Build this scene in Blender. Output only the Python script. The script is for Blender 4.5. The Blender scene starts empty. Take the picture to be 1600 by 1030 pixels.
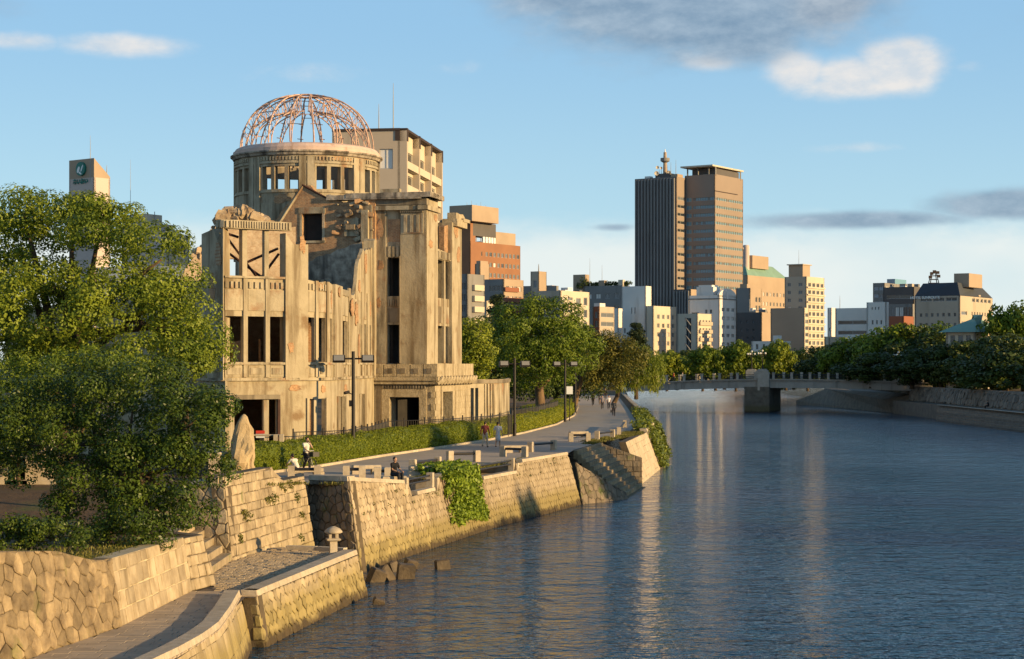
import bpy, bmesh, math, random
import numpy as np
from mathutils import Vector, Matrix, noise
rnd = random.Random(11)
sc = bpy.context.scene
col = sc.collection
V = Vector
# ---------------------------------------------------------------- measured frame
F, HY, HC = 2900.0, 570.0, 5.4          # focal length in photo pixels, horizon row, eye height above the promenade
WATER = -3.0
def W(px, Y): return (px - 800.0) / F * Y
def ZZ(py, Y): return HC - (py - HY) * Y / F
def PT(px, py, Y): return V((W(px, Y), Y, ZZ(py, Y)))
def GR(px, py, z=0.0):
    Y = F * (HC - z) / (py - HY)
    return V((W(px, Y), Y, z))
# ---------------------------------------------------------------- camera
cam = bpy.data.objects.new('camera', bpy.data.cameras.new('camera'))
col.objects.link(cam)
cam.location = (0, 0, HC); cam.rotation_euler = (math.pi / 2, 0, 0)
cam.data.sensor_width = 36; cam.data.lens = 36 * F / 1600
cam.data.shift_y = (HY - 515) / 1600
cam.data.clip_start = 1; cam.data.clip_end = 20000
sc.camera = cam
sc.view_settings.view_transform = 'Standard'; sc.view_settings.look = 'None'
sc.view_settings.exposure = 0.60; sc.view_settings.gamma = 1
sc.cycles.use_denoising = True
sc.cycles.max_bounces = 6; sc.cycles.transparent_max_bounces = 8
sc.cycles.sample_clamp_indirect = 6
# ---------------------------------------------------------------- sun
SUN = V((0.905, -0.425, 0.0)).normalized()
ELEV = math.radians(9.5)
sdir = V((SUN.x * math.cos(ELEV), SUN.y * math.cos(ELEV), math.sin(ELEV)))
sl = bpy.data.lights.new('sun', 'SUN'); sl.energy = 5.0; sl.angle = math.radians(0.5); sl.color = (1.0, 0.69, 0.32)
so = bpy.data.objects.new('sun', sl); col.objects.link(so)
so.rotation_euler = (-sdir).to_track_quat('-Z', 'Y').to_euler(); so.location = (200, -60, 60)
# ---------------------------------------------------------------- world: sky and clouds
world = bpy.data.worlds.new('World'); sc.world = world; world.use_nodes = True
nt = world.node_tree; nt.nodes.clear(); NL = nt.links
def nn(t, **k):
    n = nt.nodes.new(t)
    for a, b in k.items(): setattr(n, a, b)
    return n
def mth(op, a, b=None, clamp=False):
    n = nn('ShaderNodeMath', operation=op); n.use_clamp = clamp
    for i, x in enumerate((a, b)):
        if x is None: continue
        if isinstance(x, (int, float)): n.inputs[i].default_value = x
        else: NL.new(x, n.inputs[i])
    return n.outputs[0]
def mrange(x, a, b, c=0.0, d=1.0):
    n = nn('ShaderNodeMapRange'); n.interpolation_type = 'SMOOTHSTEP'; n.clamp = True
    NL.new(x, n.inputs[0])
    for i, q in enumerate((a, b, c, d)): n.inputs[i + 1].default_value = q
    return n.outputs[0]
def mixc(f, a, b):
    n = nn('ShaderNodeMix', data_type='RGBA')
    for s, x in ((0, f), (6, a), (7, b)):
        if isinstance(x, (int, float)): n.inputs[s].default_value = x
        elif isinstance(x, tuple): n.inputs[s].default_value = (*x, 1)
        else: NL.new(x, n.inputs[s])
    return n.outputs[2]
sky = nn('ShaderNodeTexSky', sky_type='NISHITA'); sky.sun_disc = False
sky.sun_elevation = ELEV; sky.sun_rotation = math.atan2(SUN.x, SUN.y)
sky.air_density = 1.0; sky.dust_density = 0.6; sky.ozone_density = 2.0
skyc = nn('ShaderNodeMix', data_type='RGBA', blend_type='MULTIPLY'); skyc.inputs[0].default_value = 1
NL.new(sky.outputs[0], skyc.inputs[6]); skyc.inputs[7].default_value = (0.11, 0.112, 0.112, 1)
tc = nn('ShaderNodeTexCoord'); sp = nn('ShaderNodeSeparateXYZ'); NL.new(tc.outputs['Generated'], sp.inputs[0])
az = mth('ARCTAN2', sp.outputs[0], sp.outputs[1]); el = mth('ARCSINE', sp.outputs[2])
cv = nn('ShaderNodeCombineXYZ'); NL.new(az, cv.inputs[0]); NL.new(mth('MULTIPLY', el, 1.9), cv.inputs[1])
def cnoise(scale, detail, off=(0, 0, 0), rough=0.55):
    ad = nn('ShaderNodeVectorMath', operation='ADD'); NL.new(cv.outputs[0], ad.inputs[0]); ad.inputs[1].default_value = off
    n = nn('ShaderNodeTexNoise'); NL.new(ad.outputs[0], n.inputs['Vector'])
    n.inputs['Scale'].default_value = scale; n.inputs['Detail'].default_value = detail; n.inputs['Roughness'].default_value = rough
    return n.outputs[0]
n1 = cnoise(30, 9, rough=.62); n1s = cnoise(30, 9, (0.006, 0.010, 0), rough=.62); nbig = cnoise(7, 4, (3, 1, 0))
def patches(lst):
    out = None
    for (px, py, rx, ry, k) in lst:
        a0, e0 = (px - 800) / F, (HY - py) / F
        dx = mth('MULTIPLY', mth('SUBTRACT', az, a0), F / rx); dy = mth('MULTIPLY', mth('SUBTRACT', el, e0), F / ry)
        r2 = mth('ADD', mth('MULTIPLY', dx, dx), mth('MULTIPLY', dy, dy))
        g = mth('MULTIPLY', mth('EXPONENT', mth('MULTIPLY', r2, -1.0)), k)
        out = g if out is None else mth('MAXIMUM', out, g)
    return out
grey = patches([(1095, -10, 290, 105, 1.25), (880, -10, 150, 62, 0.85), (1150, 62, 130, 52, .95), (1070, 85, 70, 30, .6), (1560, 328, 120, 24, 1.05), (1330, 348, 190, 15, .85), (960, 356, 40, 7, .6),
                (1290, 5, 90, 60, .8), (640, -160, 300, 90, 1), (1900, 60, 260, 70, 1), (-300, 20, 300, 60, 1), (2300, 250, 400, 40, 1), (-900, 160, 400, 50, 1)])
white = patches([(1240, 120, 52, 34, 1.1), (1398, 118, 68, 42, 1.3), (1325, 126, 75, 30, 1.0), (1325, 145, 125, 24, .85), (1110, 105, 60, 18, .7), (195, 86, 120, 21, .80), (50, 86, 80, 17, .72),
                 (480, 118, 110, 26, .42), (715, 112, 70, 18, .36), (1330, 238, 130, 12, .42), (1505, 122, 40, 14, .45), (1290, 20, 70, 50, .9),
                 (-250, 160, 160, 40, 1), (1850, 180, 200, 40, 1), (2600, 130, 300, 60, 1)])
nb = mth('SUBTRACT', n1, 0.5)
dg = mrange(mth('ADD', grey, mth('MULTIPLY', nb, 0.62)), 0.16, 0.72)
dw = mrange(mth('ADD', white, mth('MULTIPLY', nb, 0.62)), 0.22, 0.85)
lit = mth('ADD', mth('MULTIPLY', mth('SUBTRACT', n1, n1s), 3.5), 0.5, True)
cw = mixc(mth('ADD', mth('MULTIPLY', lit, .6), mth('MULTIPLY', nbig, .6), True), (0.38, 0.44, 0.50), (0.62, 0.575, 0.53)); cg = mixc(mth('ADD', mth('MULTIPLY', mth('SUBTRACT', n1, n1s), 2.0), mth('MULTIPLY', nbig, .9), True), (0.12, 0.185, 0.265), (0.28, 0.345, 0.41))
haze = mth('MULTIPLY', mrange(mth('ADD', el, mth('MULTIPLY', mth('SUBTRACT', n1, 0.5), 0.022)), 0.084, 0.058), mrange(nbig, .30, .62, .55, .95))
up = mixc(mrange(el, 0.03, 0.20), (0.335, 0.515, 0.615), (0.21, 0.385, 0.57)); up = mixc(mrange(el, 0.18, 0.9), up, (0.055, 0.115, 0.215))
c = mixc(0.80, skyc.outputs[2], up); c = mixc(haze, c, (0.55, 0.59, 0.575))
c = mixc(mth('MULTIPLY', dw, 0.85), c, cw); c = mixc(mth('MULTIPLY', dg, 0.85), c, cg)
bg = nn('ShaderNodeBackground'); NL.new(c, bg.inputs[0]); bg.inputs[1].default_value = 1.0
wo = nn('ShaderNodeOutputWorld'); NL.new(bg.outputs[0], wo.inputs[0])
# ---------------------------------------------------------------- materials
M = {}
def mat(name, c1, c2=None, scale=1.0, rough=0.85, bump=0.0, bscale=None, stretch=(1, 1, 1), streak=None, rand=0.0, metal=0.0, tide=None, spec=0.3, detail=6, moss=None):
    m = bpy.data.materials.new(name); m.use_nodes = True; t = m.node_tree; L = t.links
    b = t.nodes['Principled BSDF']; b.inputs['Roughness'].default_value = rough; b.inputs['Metallic'].default_value = metal
    b.inputs['Specular IOR Level'].default_value = spec
    g = t.nodes.new('ShaderNodeNewGeometry')
    def nz(s, st=(1, 1, 1), det=detail, r=0.6):
        mp = t.nodes.new('ShaderNodeMapping'); mp.inputs['Scale'].default_value = st; L.new(g.outputs['Position'], mp.inputs[0])
        n = t.nodes.new('ShaderNodeTexNoise'); L.new(mp.outputs[0], n.inputs['Vector'])
        n.inputs['Scale'].default_value = s; n.inputs['Detail'].default_value = det; n.inputs['Roughness'].default_value = r
        return n.outputs[0]
    def mr(x, a, b_):
        n = t.nodes.new('ShaderNodeMapRange'); n.clamp = True; L.new(x, n.inputs[0]); n.inputs[1].default_value = a; n.inputs[2].default_value = b_
        return n.outputs[0]
    def mx(f, a, b_, mode='MIX'):
        n = t.nodes.new('ShaderNodeMix'); n.data_type = 'RGBA'; n.blend_type = mode
        for s, x in ((0, f), (6, a), (7, b_)):
            if isinstance(x, (int, float)): n.inputs[s].default_value = x
            elif isinstance(x, tuple): n.inputs[s].default_value = (*x, 1)
            else: L.new(x, n.inputs[s])
        return n.outputs[2]
    cc = c1
    if c2: cc = mx(mr(nz(scale, stretch), 0.33, 0.67), c1, c2)
    if streak: q0 = streak[2] if len(streak) > 2 else 0.52; cc = mx(mr(nz(streak[1], (1, 1, 0.12)), q0, q0 + .15), cc, streak[0])
    if moss: cc = mx(mr(nz(moss[1]), moss[2], moss[2] + 0.14), cc, moss[0])
    if tide:
        s = t.nodes.new('ShaderNodeSeparateXYZ'); L.new(g.outputs['Position'], s.inputs[0])
        a = t.nodes.new('ShaderNodeMath'); a.operation = 'MULTIPLY_ADD'; L.new(nz(1.3), a.inputs[0]); a.inputs[1].default_value = 0.9; L.new(s.outputs[2], a.inputs[2])
        cc = mx(mr(a.outputs[0], -1.05, -1.75), cc, tide)
        cc = mx(mr(a.outputs[0], -2.15, -2.4), cc, (0.07, 0.05, 0.025))
    if rand:
        oi = t.nodes.new('ShaderNodeObjectInfo')
        hs = t.nodes.new('ShaderNodeHueSaturation')
        q = t.nodes.new('ShaderNodeMapRange'); L.new(oi.outputs['Random'], q.inputs[0]); q.inputs[3].default_value = 1 - rand; q.inputs[4].default_value = 1 + rand
        if isinstance(cc, tuple): hs.inputs['Color'].default_value = (*cc, 1)
        else: L.new(cc, hs.inputs['Color'])
        L.new(q.outputs[0], hs.inputs['Value']); cc = hs.outputs[0]
    if isinstance(cc, tuple): b.inputs['Base Color'].default_value = (*cc, 1)
    else: L.new(cc, b.inputs['Base Color'])
    if bump:
        bn = t.nodes.new('ShaderNodeBump'); bn.inputs['Strength'].default_value = 1; bn.inputs['Distance'].default_value = bump
        L.new(nz(bscale or scale * 3, det=8, r=0.65), bn.inputs['Height']); L.new(bn.outputs[0], b.inputs['Normal'])
    M[name] = m
    return m
def leafmat(name, dark, light, trans=0.25, rough=0.5):
    m = bpy.data.materials.new(name); m.use_nodes = True; t = m.node_tree; L = t.links
    b = t.nodes['Principled BSDF']; o = t.nodes['Material Output']
    a = t.nodes.new('ShaderNodeAttribute'); a.attribute_name = 'tint'
    r = t.nodes.new('ShaderNodeMix'); r.data_type = 'RGBA'; L.new(a.outputs['Fac'], r.inputs[0]); r.inputs[6].default_value = (*dark, 1); r.inputs[7].default_value = (*light, 1)
    oi = t.nodes.new('ShaderNodeObjectInfo'); hs = t.nodes.new('ShaderNodeHueSaturation'); L.new(r.outputs[2], hs.inputs['Color'])
    q = t.nodes.new('ShaderNodeMapRange'); L.new(oi.outputs['Random'], q.inputs[0]); q.inputs[3].default_value = 0.8; q.inputs[4].default_value = 1.2; L.new(q.outputs[0], hs.inputs['Value'])
    q2 = t.nodes.new('ShaderNodeMapRange'); L.new(oi.outputs['Random'], q2.inputs[0]); q2.inputs[3].default_value = 0.515; q2.inputs[4].default_value = 0.485; L.new(q2.outputs[0], hs.inputs['Hue'])
    L.new(hs.outputs[0], b.inputs['Base Color']); b.inputs['Roughness'].default_value = rough; b.inputs['Specular IOR Level'].default_value = 0.25
    tr = t.nodes.new('ShaderNodeBsdfTranslucent'); L.new(hs.outputs[0], tr.inputs[0])
    ms = t.nodes.new('ShaderNodeMixShader'); ms.inputs[0].default_value = trans; L.new(b.outputs[0], ms.inputs[1]); L.new(tr.outputs[0], ms.inputs[2]); L.new(ms.outputs[0], o.inputs[0])
    M[name] = m
def brickmat(name, c1, c2, mortar, stain=(0.06, 0.05, 0.045), amount=0.55, bs=1.0):
    m = mat(name, c1); t = m.node_tree; L = t.links; b = t.nodes['Principled BSDF']
    g = t.nodes.new('ShaderNodeNewGeometry'); d = t.nodes.new('ShaderNodeVectorMath'); d.operation = 'DOT_PRODUCT'
    L.new(g.outputs['Position'], d.inputs[0]); d.inputs[1].default_value = (1.2, 0.75, 0)
    s = t.nodes.new('ShaderNodeSeparateXYZ'); L.new(g.outputs['Position'], s.inputs[0])
    cmb = t.nodes.new('ShaderNodeCombineXYZ'); L.new(d.outputs['Value'], cmb.inputs[0]); L.new(s.outputs[2], cmb.inputs[1])
    br = t.nodes.new('ShaderNodeTexBrick'); L.new(cmb.outputs[0], br.inputs['Vector'])
    br.inputs['Color1'].default_value = (*c1, 1); br.inputs['Color2'].default_value = (*c2, 1); br.inputs['Mortar'].default_value = (*mortar, 1)
    br.inputs['Scale'].default_value = bs; br.inputs['Brick Width'].default_value = 0.26; br.inputs['Row Height'].default_value = 0.095; br.inputs['Mortar Size'].default_value = 0.012
    n = t.nodes.new('ShaderNodeTexNoise'); L.new(g.outputs['Position'], n.inputs['Vector']); n.inputs['Scale'].default_value = 1.7; n.inputs['Detail'].default_value = 8; n.inputs['Roughness'].default_value = .7
    q = t.nodes.new('ShaderNodeMapRange'); q.clamp = True; L.new(n.outputs[0], q.inputs[0]); q.inputs[1].default_value = 0.42; q.inputs[2].default_value = 0.68; q.inputs[4].default_value = amount
    x = t.nodes.new('ShaderNodeMix'); x.data_type = 'RGBA'; L.new(q.outputs[0], x.inputs[0]); L.new(br.outputs[0], x.inputs[6]); x.inputs[7].default_value = (*stain, 1)
    L.new(x.outputs[2], b.inputs['Base Color'])
    bn = t.nodes.new('ShaderNodeBump'); bn.inputs['Distance'].default_value = 0.05; L.new(n.outputs[0], bn.inputs['Height']); L.new(bn.outputs[0], b.inputs['Normal'])
# ---------------------------------------------------------------- mesh helpers
class MB:
    def __init__(s): s.v = []; s.f = []; s.m = []
    def add(s, vs, fs, mi=0):
        o = len(s.v); s.v += [tuple(p) for p in vs]
        for f in fs: s.f.append([i + o for i in f]); s.m.append(mi)
    def quad(s, a, b, c, d, mi=0): s.add((a, b, c, d), [(0, 1, 2, 3)], mi)
    def para(s, o, x, y, z, mi=0):
        o, x, y, z = V(o), V(x), V(y), V(z)
        if x.cross(y).dot(z) < 0: x, y = y, x
        s.add([o, o + x, o + x + y, o + y, o + z, o + x + z, o + x + y + z, o + y + z],
              [(0, 3, 2, 1), (4, 5, 6, 7), (0, 1, 5, 4), (1, 2, 6, 5), (2, 3, 7, 6), (3, 0, 4, 7)], mi)
    def box(s, c, sz, mi=0, yaw=0.0, bev=0.0):
        c = V(c); R = Matrix.Rotation(yaw, 3, 'Z'); x, y, z = (R @ V((1, 0, 0))) * sz[0] / 2, (R @ V((0, 1, 0))) * sz[1] / 2, V((0, 0, sz[2] / 2))
        if not bev: s.para(c - x - y - z, 2 * x, 2 * y, 2 * z, mi); return
        ux, uy, uz = x.normalized() * bev, y.normalized() * bev, V((0, 0, bev))
        vs = []; 
        for zz, k in ((-z, 1), (-z + uz, 0), (z - uz, 0), (z, 1)):
            xx, yy = x - ux * k, y - uy * k
            vs += [c + zz - xx - yy, c + zz + xx - yy, c + zz + xx + yy, c + zz - xx + yy]
        fs = [(3, 2, 1, 0), (12, 13, 14, 15)]
        for r in range(3):
            for i in range(4): fs.append((r * 4 + i, r * 4 + (i + 1) % 4, r * 4 + 4 + (i + 1) % 4, r * 4 + 4 + i))
        s.add(vs, fs, mi)
    def tube(s, pts, rad, n=6, mi=0, cap=True):
        pts = [V(p) for p in pts]; k = len(pts)
        if isinstance(rad, (int, float)): rad = [rad] * k
        vs = []; prev = None
        for i, p in enumerate(pts):
            d = (pts[min(i + 1, k - 1)] - pts[max(i - 1, 0)]).normalized()
            a = prev if prev is not None else (V((0, 0, 1)) if abs(d.z) < 0.9 else V((1, 0, 0)))
            x = (a - d * a.dot(d)).normalized(); y = d.cross(x); prev = x
            vs += [p + (x * math.cos(2 * math.pi * j / n) + y * math.sin(2 * math.pi * j / n)) * rad[i] for j in range(n)]
        fs = [(i * n + j, i * n + (j + 1) % n, (i + 1) * n + (j + 1) % n, (i + 1) * n + j) for i in range(k - 1) for j in range(n)]
        if cap: fs += [tuple(range(n - 1, -1, -1)), tuple(range((k - 1) * n, k * n))]
        s.add(vs, fs, mi)
    def lathe(s, prof, c, n=24, mi=0, a0=0.0, a1=2 * math.pi):
        c = V(c); full = abs(a1 - a0 - 2 * math.pi) < 1e-6; k = n if full else n + 1
        vs = [c + V((r * math.cos(a0 + (a1 - a0) * j / n), r * math.sin(a0 + (a1 - a0) * j / n), z)) for (r, z) in prof for j in range(k)]
        fs = []
        for i in range(len(prof) - 1):
            for j in range(n): fs.append((i * k + j, i * k + (j + 1) % k, (i + 1) * k + (j + 1) % k, (i + 1) * k + j))
        s.add(vs, fs, mi)
    def prism(s, poly, h, mi=0):
        poly = [V(p) for p in poly]; n = len(poly); h = V(h)
        s.add(poly + [p + h for p in poly], [tuple(range(n - 1, -1, -1)), tuple(range(n, 2 * n))] + [(i, (i + 1) % n, n + (i + 1) % n, n + i) for i in range(n)], mi)
    def build(s, name, mats, parent=None, smooth=False, merge=0.0, origin=None, fix=False):
        if not isinstance(mats, (list, tuple)): mats = [mats]
        off = V((0, 0, 0))
        if parent is not None:
            p = parent
            while p is not None: off += V(p.location); p = p.parent
        elif origin is not None: off = V(origin)
        elif s.v:
            a = np.array(s.v); lo, hi = a.min(0), a.max(0); off = V(((lo[0] + hi[0]) / 2, (lo[1] + hi[1]) / 2, lo[2]))
        me = bpy.data.meshes.new(name)
        me.from_pydata([(x - off.x, y - off.y, z - off.z) for x, y, z in s.v], [], s.f)
        for m in mats: me.materials.append(M[m] if isinstance(m, str) else m)
        if len(mats) > 1: me.polygons.foreach_set('material_index', s.m)
        if merge or fix:
            bm = bmesh.new(); bm.from_mesh(me)
            if merge: bmesh.ops.remove_doubles(bm, verts=bm.verts, dist=merge)
            if fix: bmesh.ops.recalc_face_normals(bm, faces=bm.faces)
            bm.to_mesh(me); bm.free()
        if smooth: me.polygons.foreach_set('use_smooth', [True] * len(me.polygons))
        o = bpy.data.objects.new(name, me); col.objects.link(o)
        if parent is None: o.location = off
        else: o.parent = parent
        return o
def tag(o, label=None, cat=None, group=None, kind=None):
    for k, x in (('label', label), ('category', cat), ('group', group), ('kind', kind)):
        if x: o[k] = x
    return o
def thing(name, label, cat, loc=(0, 0, 0), rz=0.0, group=None):
    o = bpy.data.objects.new(name, None); col.objects.link(o); o.location = loc; o.rotation_euler.z = rz; o.empty_display_size = 0.3
    return tag(o, label, cat, group)
def copy_tree(o, parent=None):
    c = o.copy(); col.objects.link(c)
    if parent is not None: c.parent = parent; c.matrix_parent_inverse = o.matrix_parent_inverse
    for ch in list(o.children): copy_tree(ch, c)
    return c
def struct(mb, name, m, **k): return tag(mb.build(name, m, **k), kind='structure')
def grid_wall(mb, S, s0, s1, z0, z1, holes, thick, mi=0, ds=1e9, topf=None, mo=None):
    """wall sheet with real thickness and openings; S(s,z,d) gives a point, d is the depth behind the outer face"""
    ss = {s0, s1}; zs = {z0, z1}
    for h in holes: ss |= {max(s0, h[0]), min(s1, h[1])}; zs |= {max(z0, h[2]), min(z1, h[3])}
    ss = sorted(ss); zs = sorted(zs); fine = []
    for a, b in zip(ss, ss[1:]):
        n = max(1, int(math.ceil((b - a) / ds))); fine += [a + (b - a) * i / n for i in range(n)]
    ss = fine + [ss[-1]]
    ns, nz = len(ss) - 1, len(zs) - 1
    def solid(i, j):
        if i < 0 or j < 0 or i >= ns or j >= nz: return False
        a, b = (ss[i] + ss[i + 1]) / 2, (zs[j] + zs[j + 1]) / 2
        return not any(h[0] < a < h[1] and h[2] < b < h[3] for h in holes)
    idx = {}
    def vid(i, j, d):
        k = (i, j, d)
        if k not in idx:
            z = zs[j]
            if topf: z = min(z, topf(ss[i])) if j < nz else topf(ss[i])
            idx[k] = len(mb.v); mb.v.append(tuple(S(ss[i], z, thick * d)))
        return idx[k]
    def q(a, b, c, d, m=mi): mb.f.append([a, b, c, d]); mb.m.append(m)
    mo = mi if mo is None else mo
    for i in range(ns):
        for j in range(nz):
            if not solid(i, j): continue
            A, B, C, D = (vid(x, y, 0) for x, y in ((i, j), (i + 1, j), (i + 1, j + 1), (i, j + 1)))
            a, b, c, d = (vid(x, y, 1) for x, y in ((i, j), (i + 1, j), (i + 1, j + 1), (i, j + 1)))
            q(A, B, C, D); q(b, a, d, c, mo)
            if not solid(i, j - 1): q(a, b, B, A)
            if not solid(i, j + 1): q(D, C, c, d)
            if not solid(i - 1, j): q(a, A, D, d)
            if not solid(i + 1, j): q(B, b, c, C)
def flat(p0, p1):
    """surface map for a straight wall seen from its outer side with p0 left and p1 right"""
    p0, p1 = V((p0[0], p0[1], 0)), V((p1[0], p1[1], 0)); d = (p1 - p0).normalized(); n = V((d.y, -d.x, 0))
    return (lambda s, z, dd: p0 + d * s - n * dd + V((0, 0, z))), (p1 - p0).length
def lerp_list(tab, x):
    if x <= tab[0][0]: return tab[0][1]
    for (a, p), (b, q) in zip(tab, tab[1:]):
        if x <= b: return p + (q - p) * ((x - a) / (b - a))
    return tab[-1][1]
class Poly:
    def __init__(s, pts):
        s.p = [V((a[0], a[1], 0)) for a in pts]; s.t = [0.0]
        for a, b in zip(s.p, s.p[1:]): s.t.append(s.t[-1] + (b - a).length)
        s.L = s.t[-1]
    def at(s, t):
        t = max(0.0, min(s.L, t))
        for i in range(len(s.p) - 1):
            if t <= s.t[i + 1] + 1e-9:
                f = (t - s.t[i]) / max(1e-9, s.t[i + 1] - s.t[i]); return s.p[i].lerp(s.p[i + 1], f)
        return s.p[-1].copy()
    def dir(s, t):
        e = 0.35; return (s.at(min(s.L, t + e)) - s.at(max(0, t - e))).normalized()
    def nrm(s, t): d = s.dir(t); return V((d.y, -d.x, 0))
ORD = ['first', 'second', 'third', 'fourth', 'fifth', 'sixth', 'seventh', 'eighth', 'ninth', 'tenth', 'eleventh', 'twelfth', 'thirteenth', 'fourteenth', 'fifteenth', 'sixteenth', 'seventeenth', 'eighteenth']
# ---------------------------------------------------------------- material palette
mat('stone_warm', (0.42, 0.335, 0.215), (0.24, 0.185, 0.115), 1.9, bump=0.03, bscale=9, rand=0.22, tide=(0.27, 0.22, 0.09), moss=((0.16, 0.17, 0.06), 0.9, 0.62))
mat('stone_pale', (0.46, 0.37, 0.245), (0.29, 0.225, 0.14), 1.6, bump=0.03, bscale=9, rand=0.20, tide=(0.28, 0.22, 0.09), streak=((0.25, 0.19, 0.11), 1.6, .53))
mat('stone_rough', (0.36, 0.27, 0.155), (0.165, 0.12, 0.07), 2.3, bump=0.08, bscale=7, rand=0.30, moss=((0.15, 0.15, 0.05), 0.8, 0.6))
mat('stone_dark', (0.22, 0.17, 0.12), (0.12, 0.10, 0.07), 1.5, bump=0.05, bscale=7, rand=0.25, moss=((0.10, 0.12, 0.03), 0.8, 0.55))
mat('mortar', (0.12, 0.09, 0.055), (0.08, 0.06, 0.035), 3, bump=0.03)
mat('mortar_mid', (0.24, 0.18, 0.10), (0.15, 0.11, 0.06), 3, bump=0.04)
mat('mortar_pale', (0.55, 0.46, 0.30), (0.45, 0.36, 0.22), 3, bump=0.02)
mat('dressed', (0.52, 0.42, 0.30), (0.40, 0.33, 0.22), 1.0, bump=0.012, bscale=14, rand=0.10, streak=((0.28, 0.22, 0.14), 2.2, 0.55))
mat('granite', (0.50, 0.42, 0.31), (0.38, 0.31, 0.22), 4, bump=0.012, bscale=22, rand=0.12)
mat('slab', (0.44, 0.35, 0.25), (0.35, 0.28, 0.20), 1.2, bump=0.006, bscale=12, rand=0.10)
mat('slab_joint', (0.14, 0.11, 0.08), bump=0.01, bscale=12)
mat('sett', (0.46, 0.36, 0.24), (0.32, 0.25, 0.16), 2.5, bump=0.012, bscale=14)
mat('path', (0.42, 0.36, 0.29), (0.36, 0.30, 0.24), 0.6, rough=0.9, bump=0.004, bscale=30, streak=((0.30, 0.25, 0.20), 0.4, 0.6))
mat('soil', (0.14, 0.085, 0.04), (0.09, 0.055, 0.028), 1.3, bump=0.05, bscale=6, moss=((0.10, 0.10, 0.025), 0.35, 0.52))
mat('lawn_base', (0.10, 0.12, 0.025), (0.13, 0.12, 0.03), 0.8, bump=0.04, bscale=12)
mat('rail_dark', (0.025, 0.022, 0.02), rough=0.5, spec=0.4)
mat('lamp_dark', (0.018, 0.014, 0.012), rough=0.55, spec=0.3)
mat('lamp_top', (0.20, 0.20, 0.20), rough=0.6)
mat('lamp_glass', (0.62, 0.60, 0.52), rough=0.3)
mat('bark', (0.10, 0.065, 0.035), (0.05, 0.035, 0.02), 3, bump=0.05, bscale=6, stretch=(1, 1, .3))
mat('bark_warm', (0.20, 0.13, 0.07), (0.11, 0.07, 0.04), 3, bump=0.05, bscale=6, stretch=(1, 1, .3))
mat('bridge_conc', (0.38, 0.345, 0.29), (0.30, 0.275, 0.235), 0.5, bump=0.01, bscale=4, streak=((0.17, 0.155, 0.13), 1.1, 0.55))
mat('bridge_post', (0.42, 0.37, 0.30), (0.33, 0.29, 0.23), 1.5, rand=.1)
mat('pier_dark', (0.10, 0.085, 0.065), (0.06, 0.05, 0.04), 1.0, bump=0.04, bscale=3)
mat('far_stone', (0.19, 0.165, 0.13), (0.12, 0.105, 0.085), 0.9, bump=0.08, bscale=2.2, rand=0.25)
mat('far_ground', (0.13, 0.12, 0.10), (0.09, 0.09, 0.07), 0.05)
leafmat('leaf_camphor', (0.05, 0.095, 0.010), (0.25, 0.31, 0.028), 0.32)
leafmat('leaf_dark', (0.028, 0.054, 0.007), (0.135, 0.175, 0.018), 0.18, 0.4)
leafmat('leaf_hedge', (0.09, 0.125, 0.008), (0.36, 0.37, 0.024), 0.30)
leafmat('leaf_park', (0.05, 0.09, 0.008), (0.25, 0.30, 0.024), 0.26)
leafmat('leaf_brown', (0.045, 0.055, 0.009), (0.17, 0.155, 0.022), 0.22)
leafmat('leaf_willow', (0.09, 0.13, 0.012), (0.32, 0.35, 0.035), 0.35)
leafmat('leaf_ivy', (0.08, 0.13, 0.010), (0.33, 0.42, 0.035), 0.25)
leafmat('leaf_conifer', (0.014, 0.026, 0.010), (0.045, 0.065, 0.018), 0.1)
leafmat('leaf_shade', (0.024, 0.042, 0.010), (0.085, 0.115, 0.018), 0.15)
leafmat('grass', (0.06, 0.08, 0.012), (0.22, 0.19, 0.04), 0.25)
# water
m = bpy.data.materials.new('river_water'); m.use_nodes = True; t = m.node_tree; L = t.links; b = t.nodes['Principled BSDF']
b.inputs['Base Color'].default_value = (0.010, 0.026, 0.034, 1); b.inputs['Roughness'].default_value = 0.05; b.inputs['Specular Tint'].default_value = (0.17, 0.37, 0.59, 1); b.inputs['IOR'].default_value = 1.33
g = t.nodes.new('ShaderNodeNewGeometry')
def wn(scale, st, det, off=0):
    mp = t.nodes.new('ShaderNodeMapping'); mp.inputs['Scale'].default_value = st; mp.inputs['Location'].default_value = (off, off, 0); L.new(g.outputs['Position'], mp.inputs[0])
    mp.inputs['Rotation'].default_value = (0, 0, 0.12)
    n = t.nodes.new('ShaderNodeTexNoise'); n.inputs['Scale'].default_value = scale; n.inputs['Detail'].default_value = det; n.inputs['Roughness'].default_value = 0.55; n.inputs['Distortion'].default_value = 0.25
    L.new(mp.outputs[0], n.inputs['Vector']); return n.outputs[0]
def ma(a, k, c):
    n = t.nodes.new('ShaderNodeMath'); n.operation = 'MULTIPLY_ADD'; L.new(a, n.inputs[0]); n.inputs[1].default_value = k
    if c is None: n.inputs[2].default_value = 0
    else: L.new(c, n.inputs[2])
    return n.outputs[0]
b.inputs['Base Color'].default_value = (0.002, 0.040, 0.080, 1)
h = ma(wn(0.9, (0.75, 1.0, 1), 3), 1.0, ma(wn(3.2, (0.8, 1.0, 1), 3, 7), 0.42, ma(wn(0.16, (1, 1, 1), 2, 3), 1.2, None)))
bn = t.nodes.new('ShaderNodeBump'); bn.inputs['Strength'].default_value = 1.0; bn.inputs['Distance'].default_value = 0.50
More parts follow.
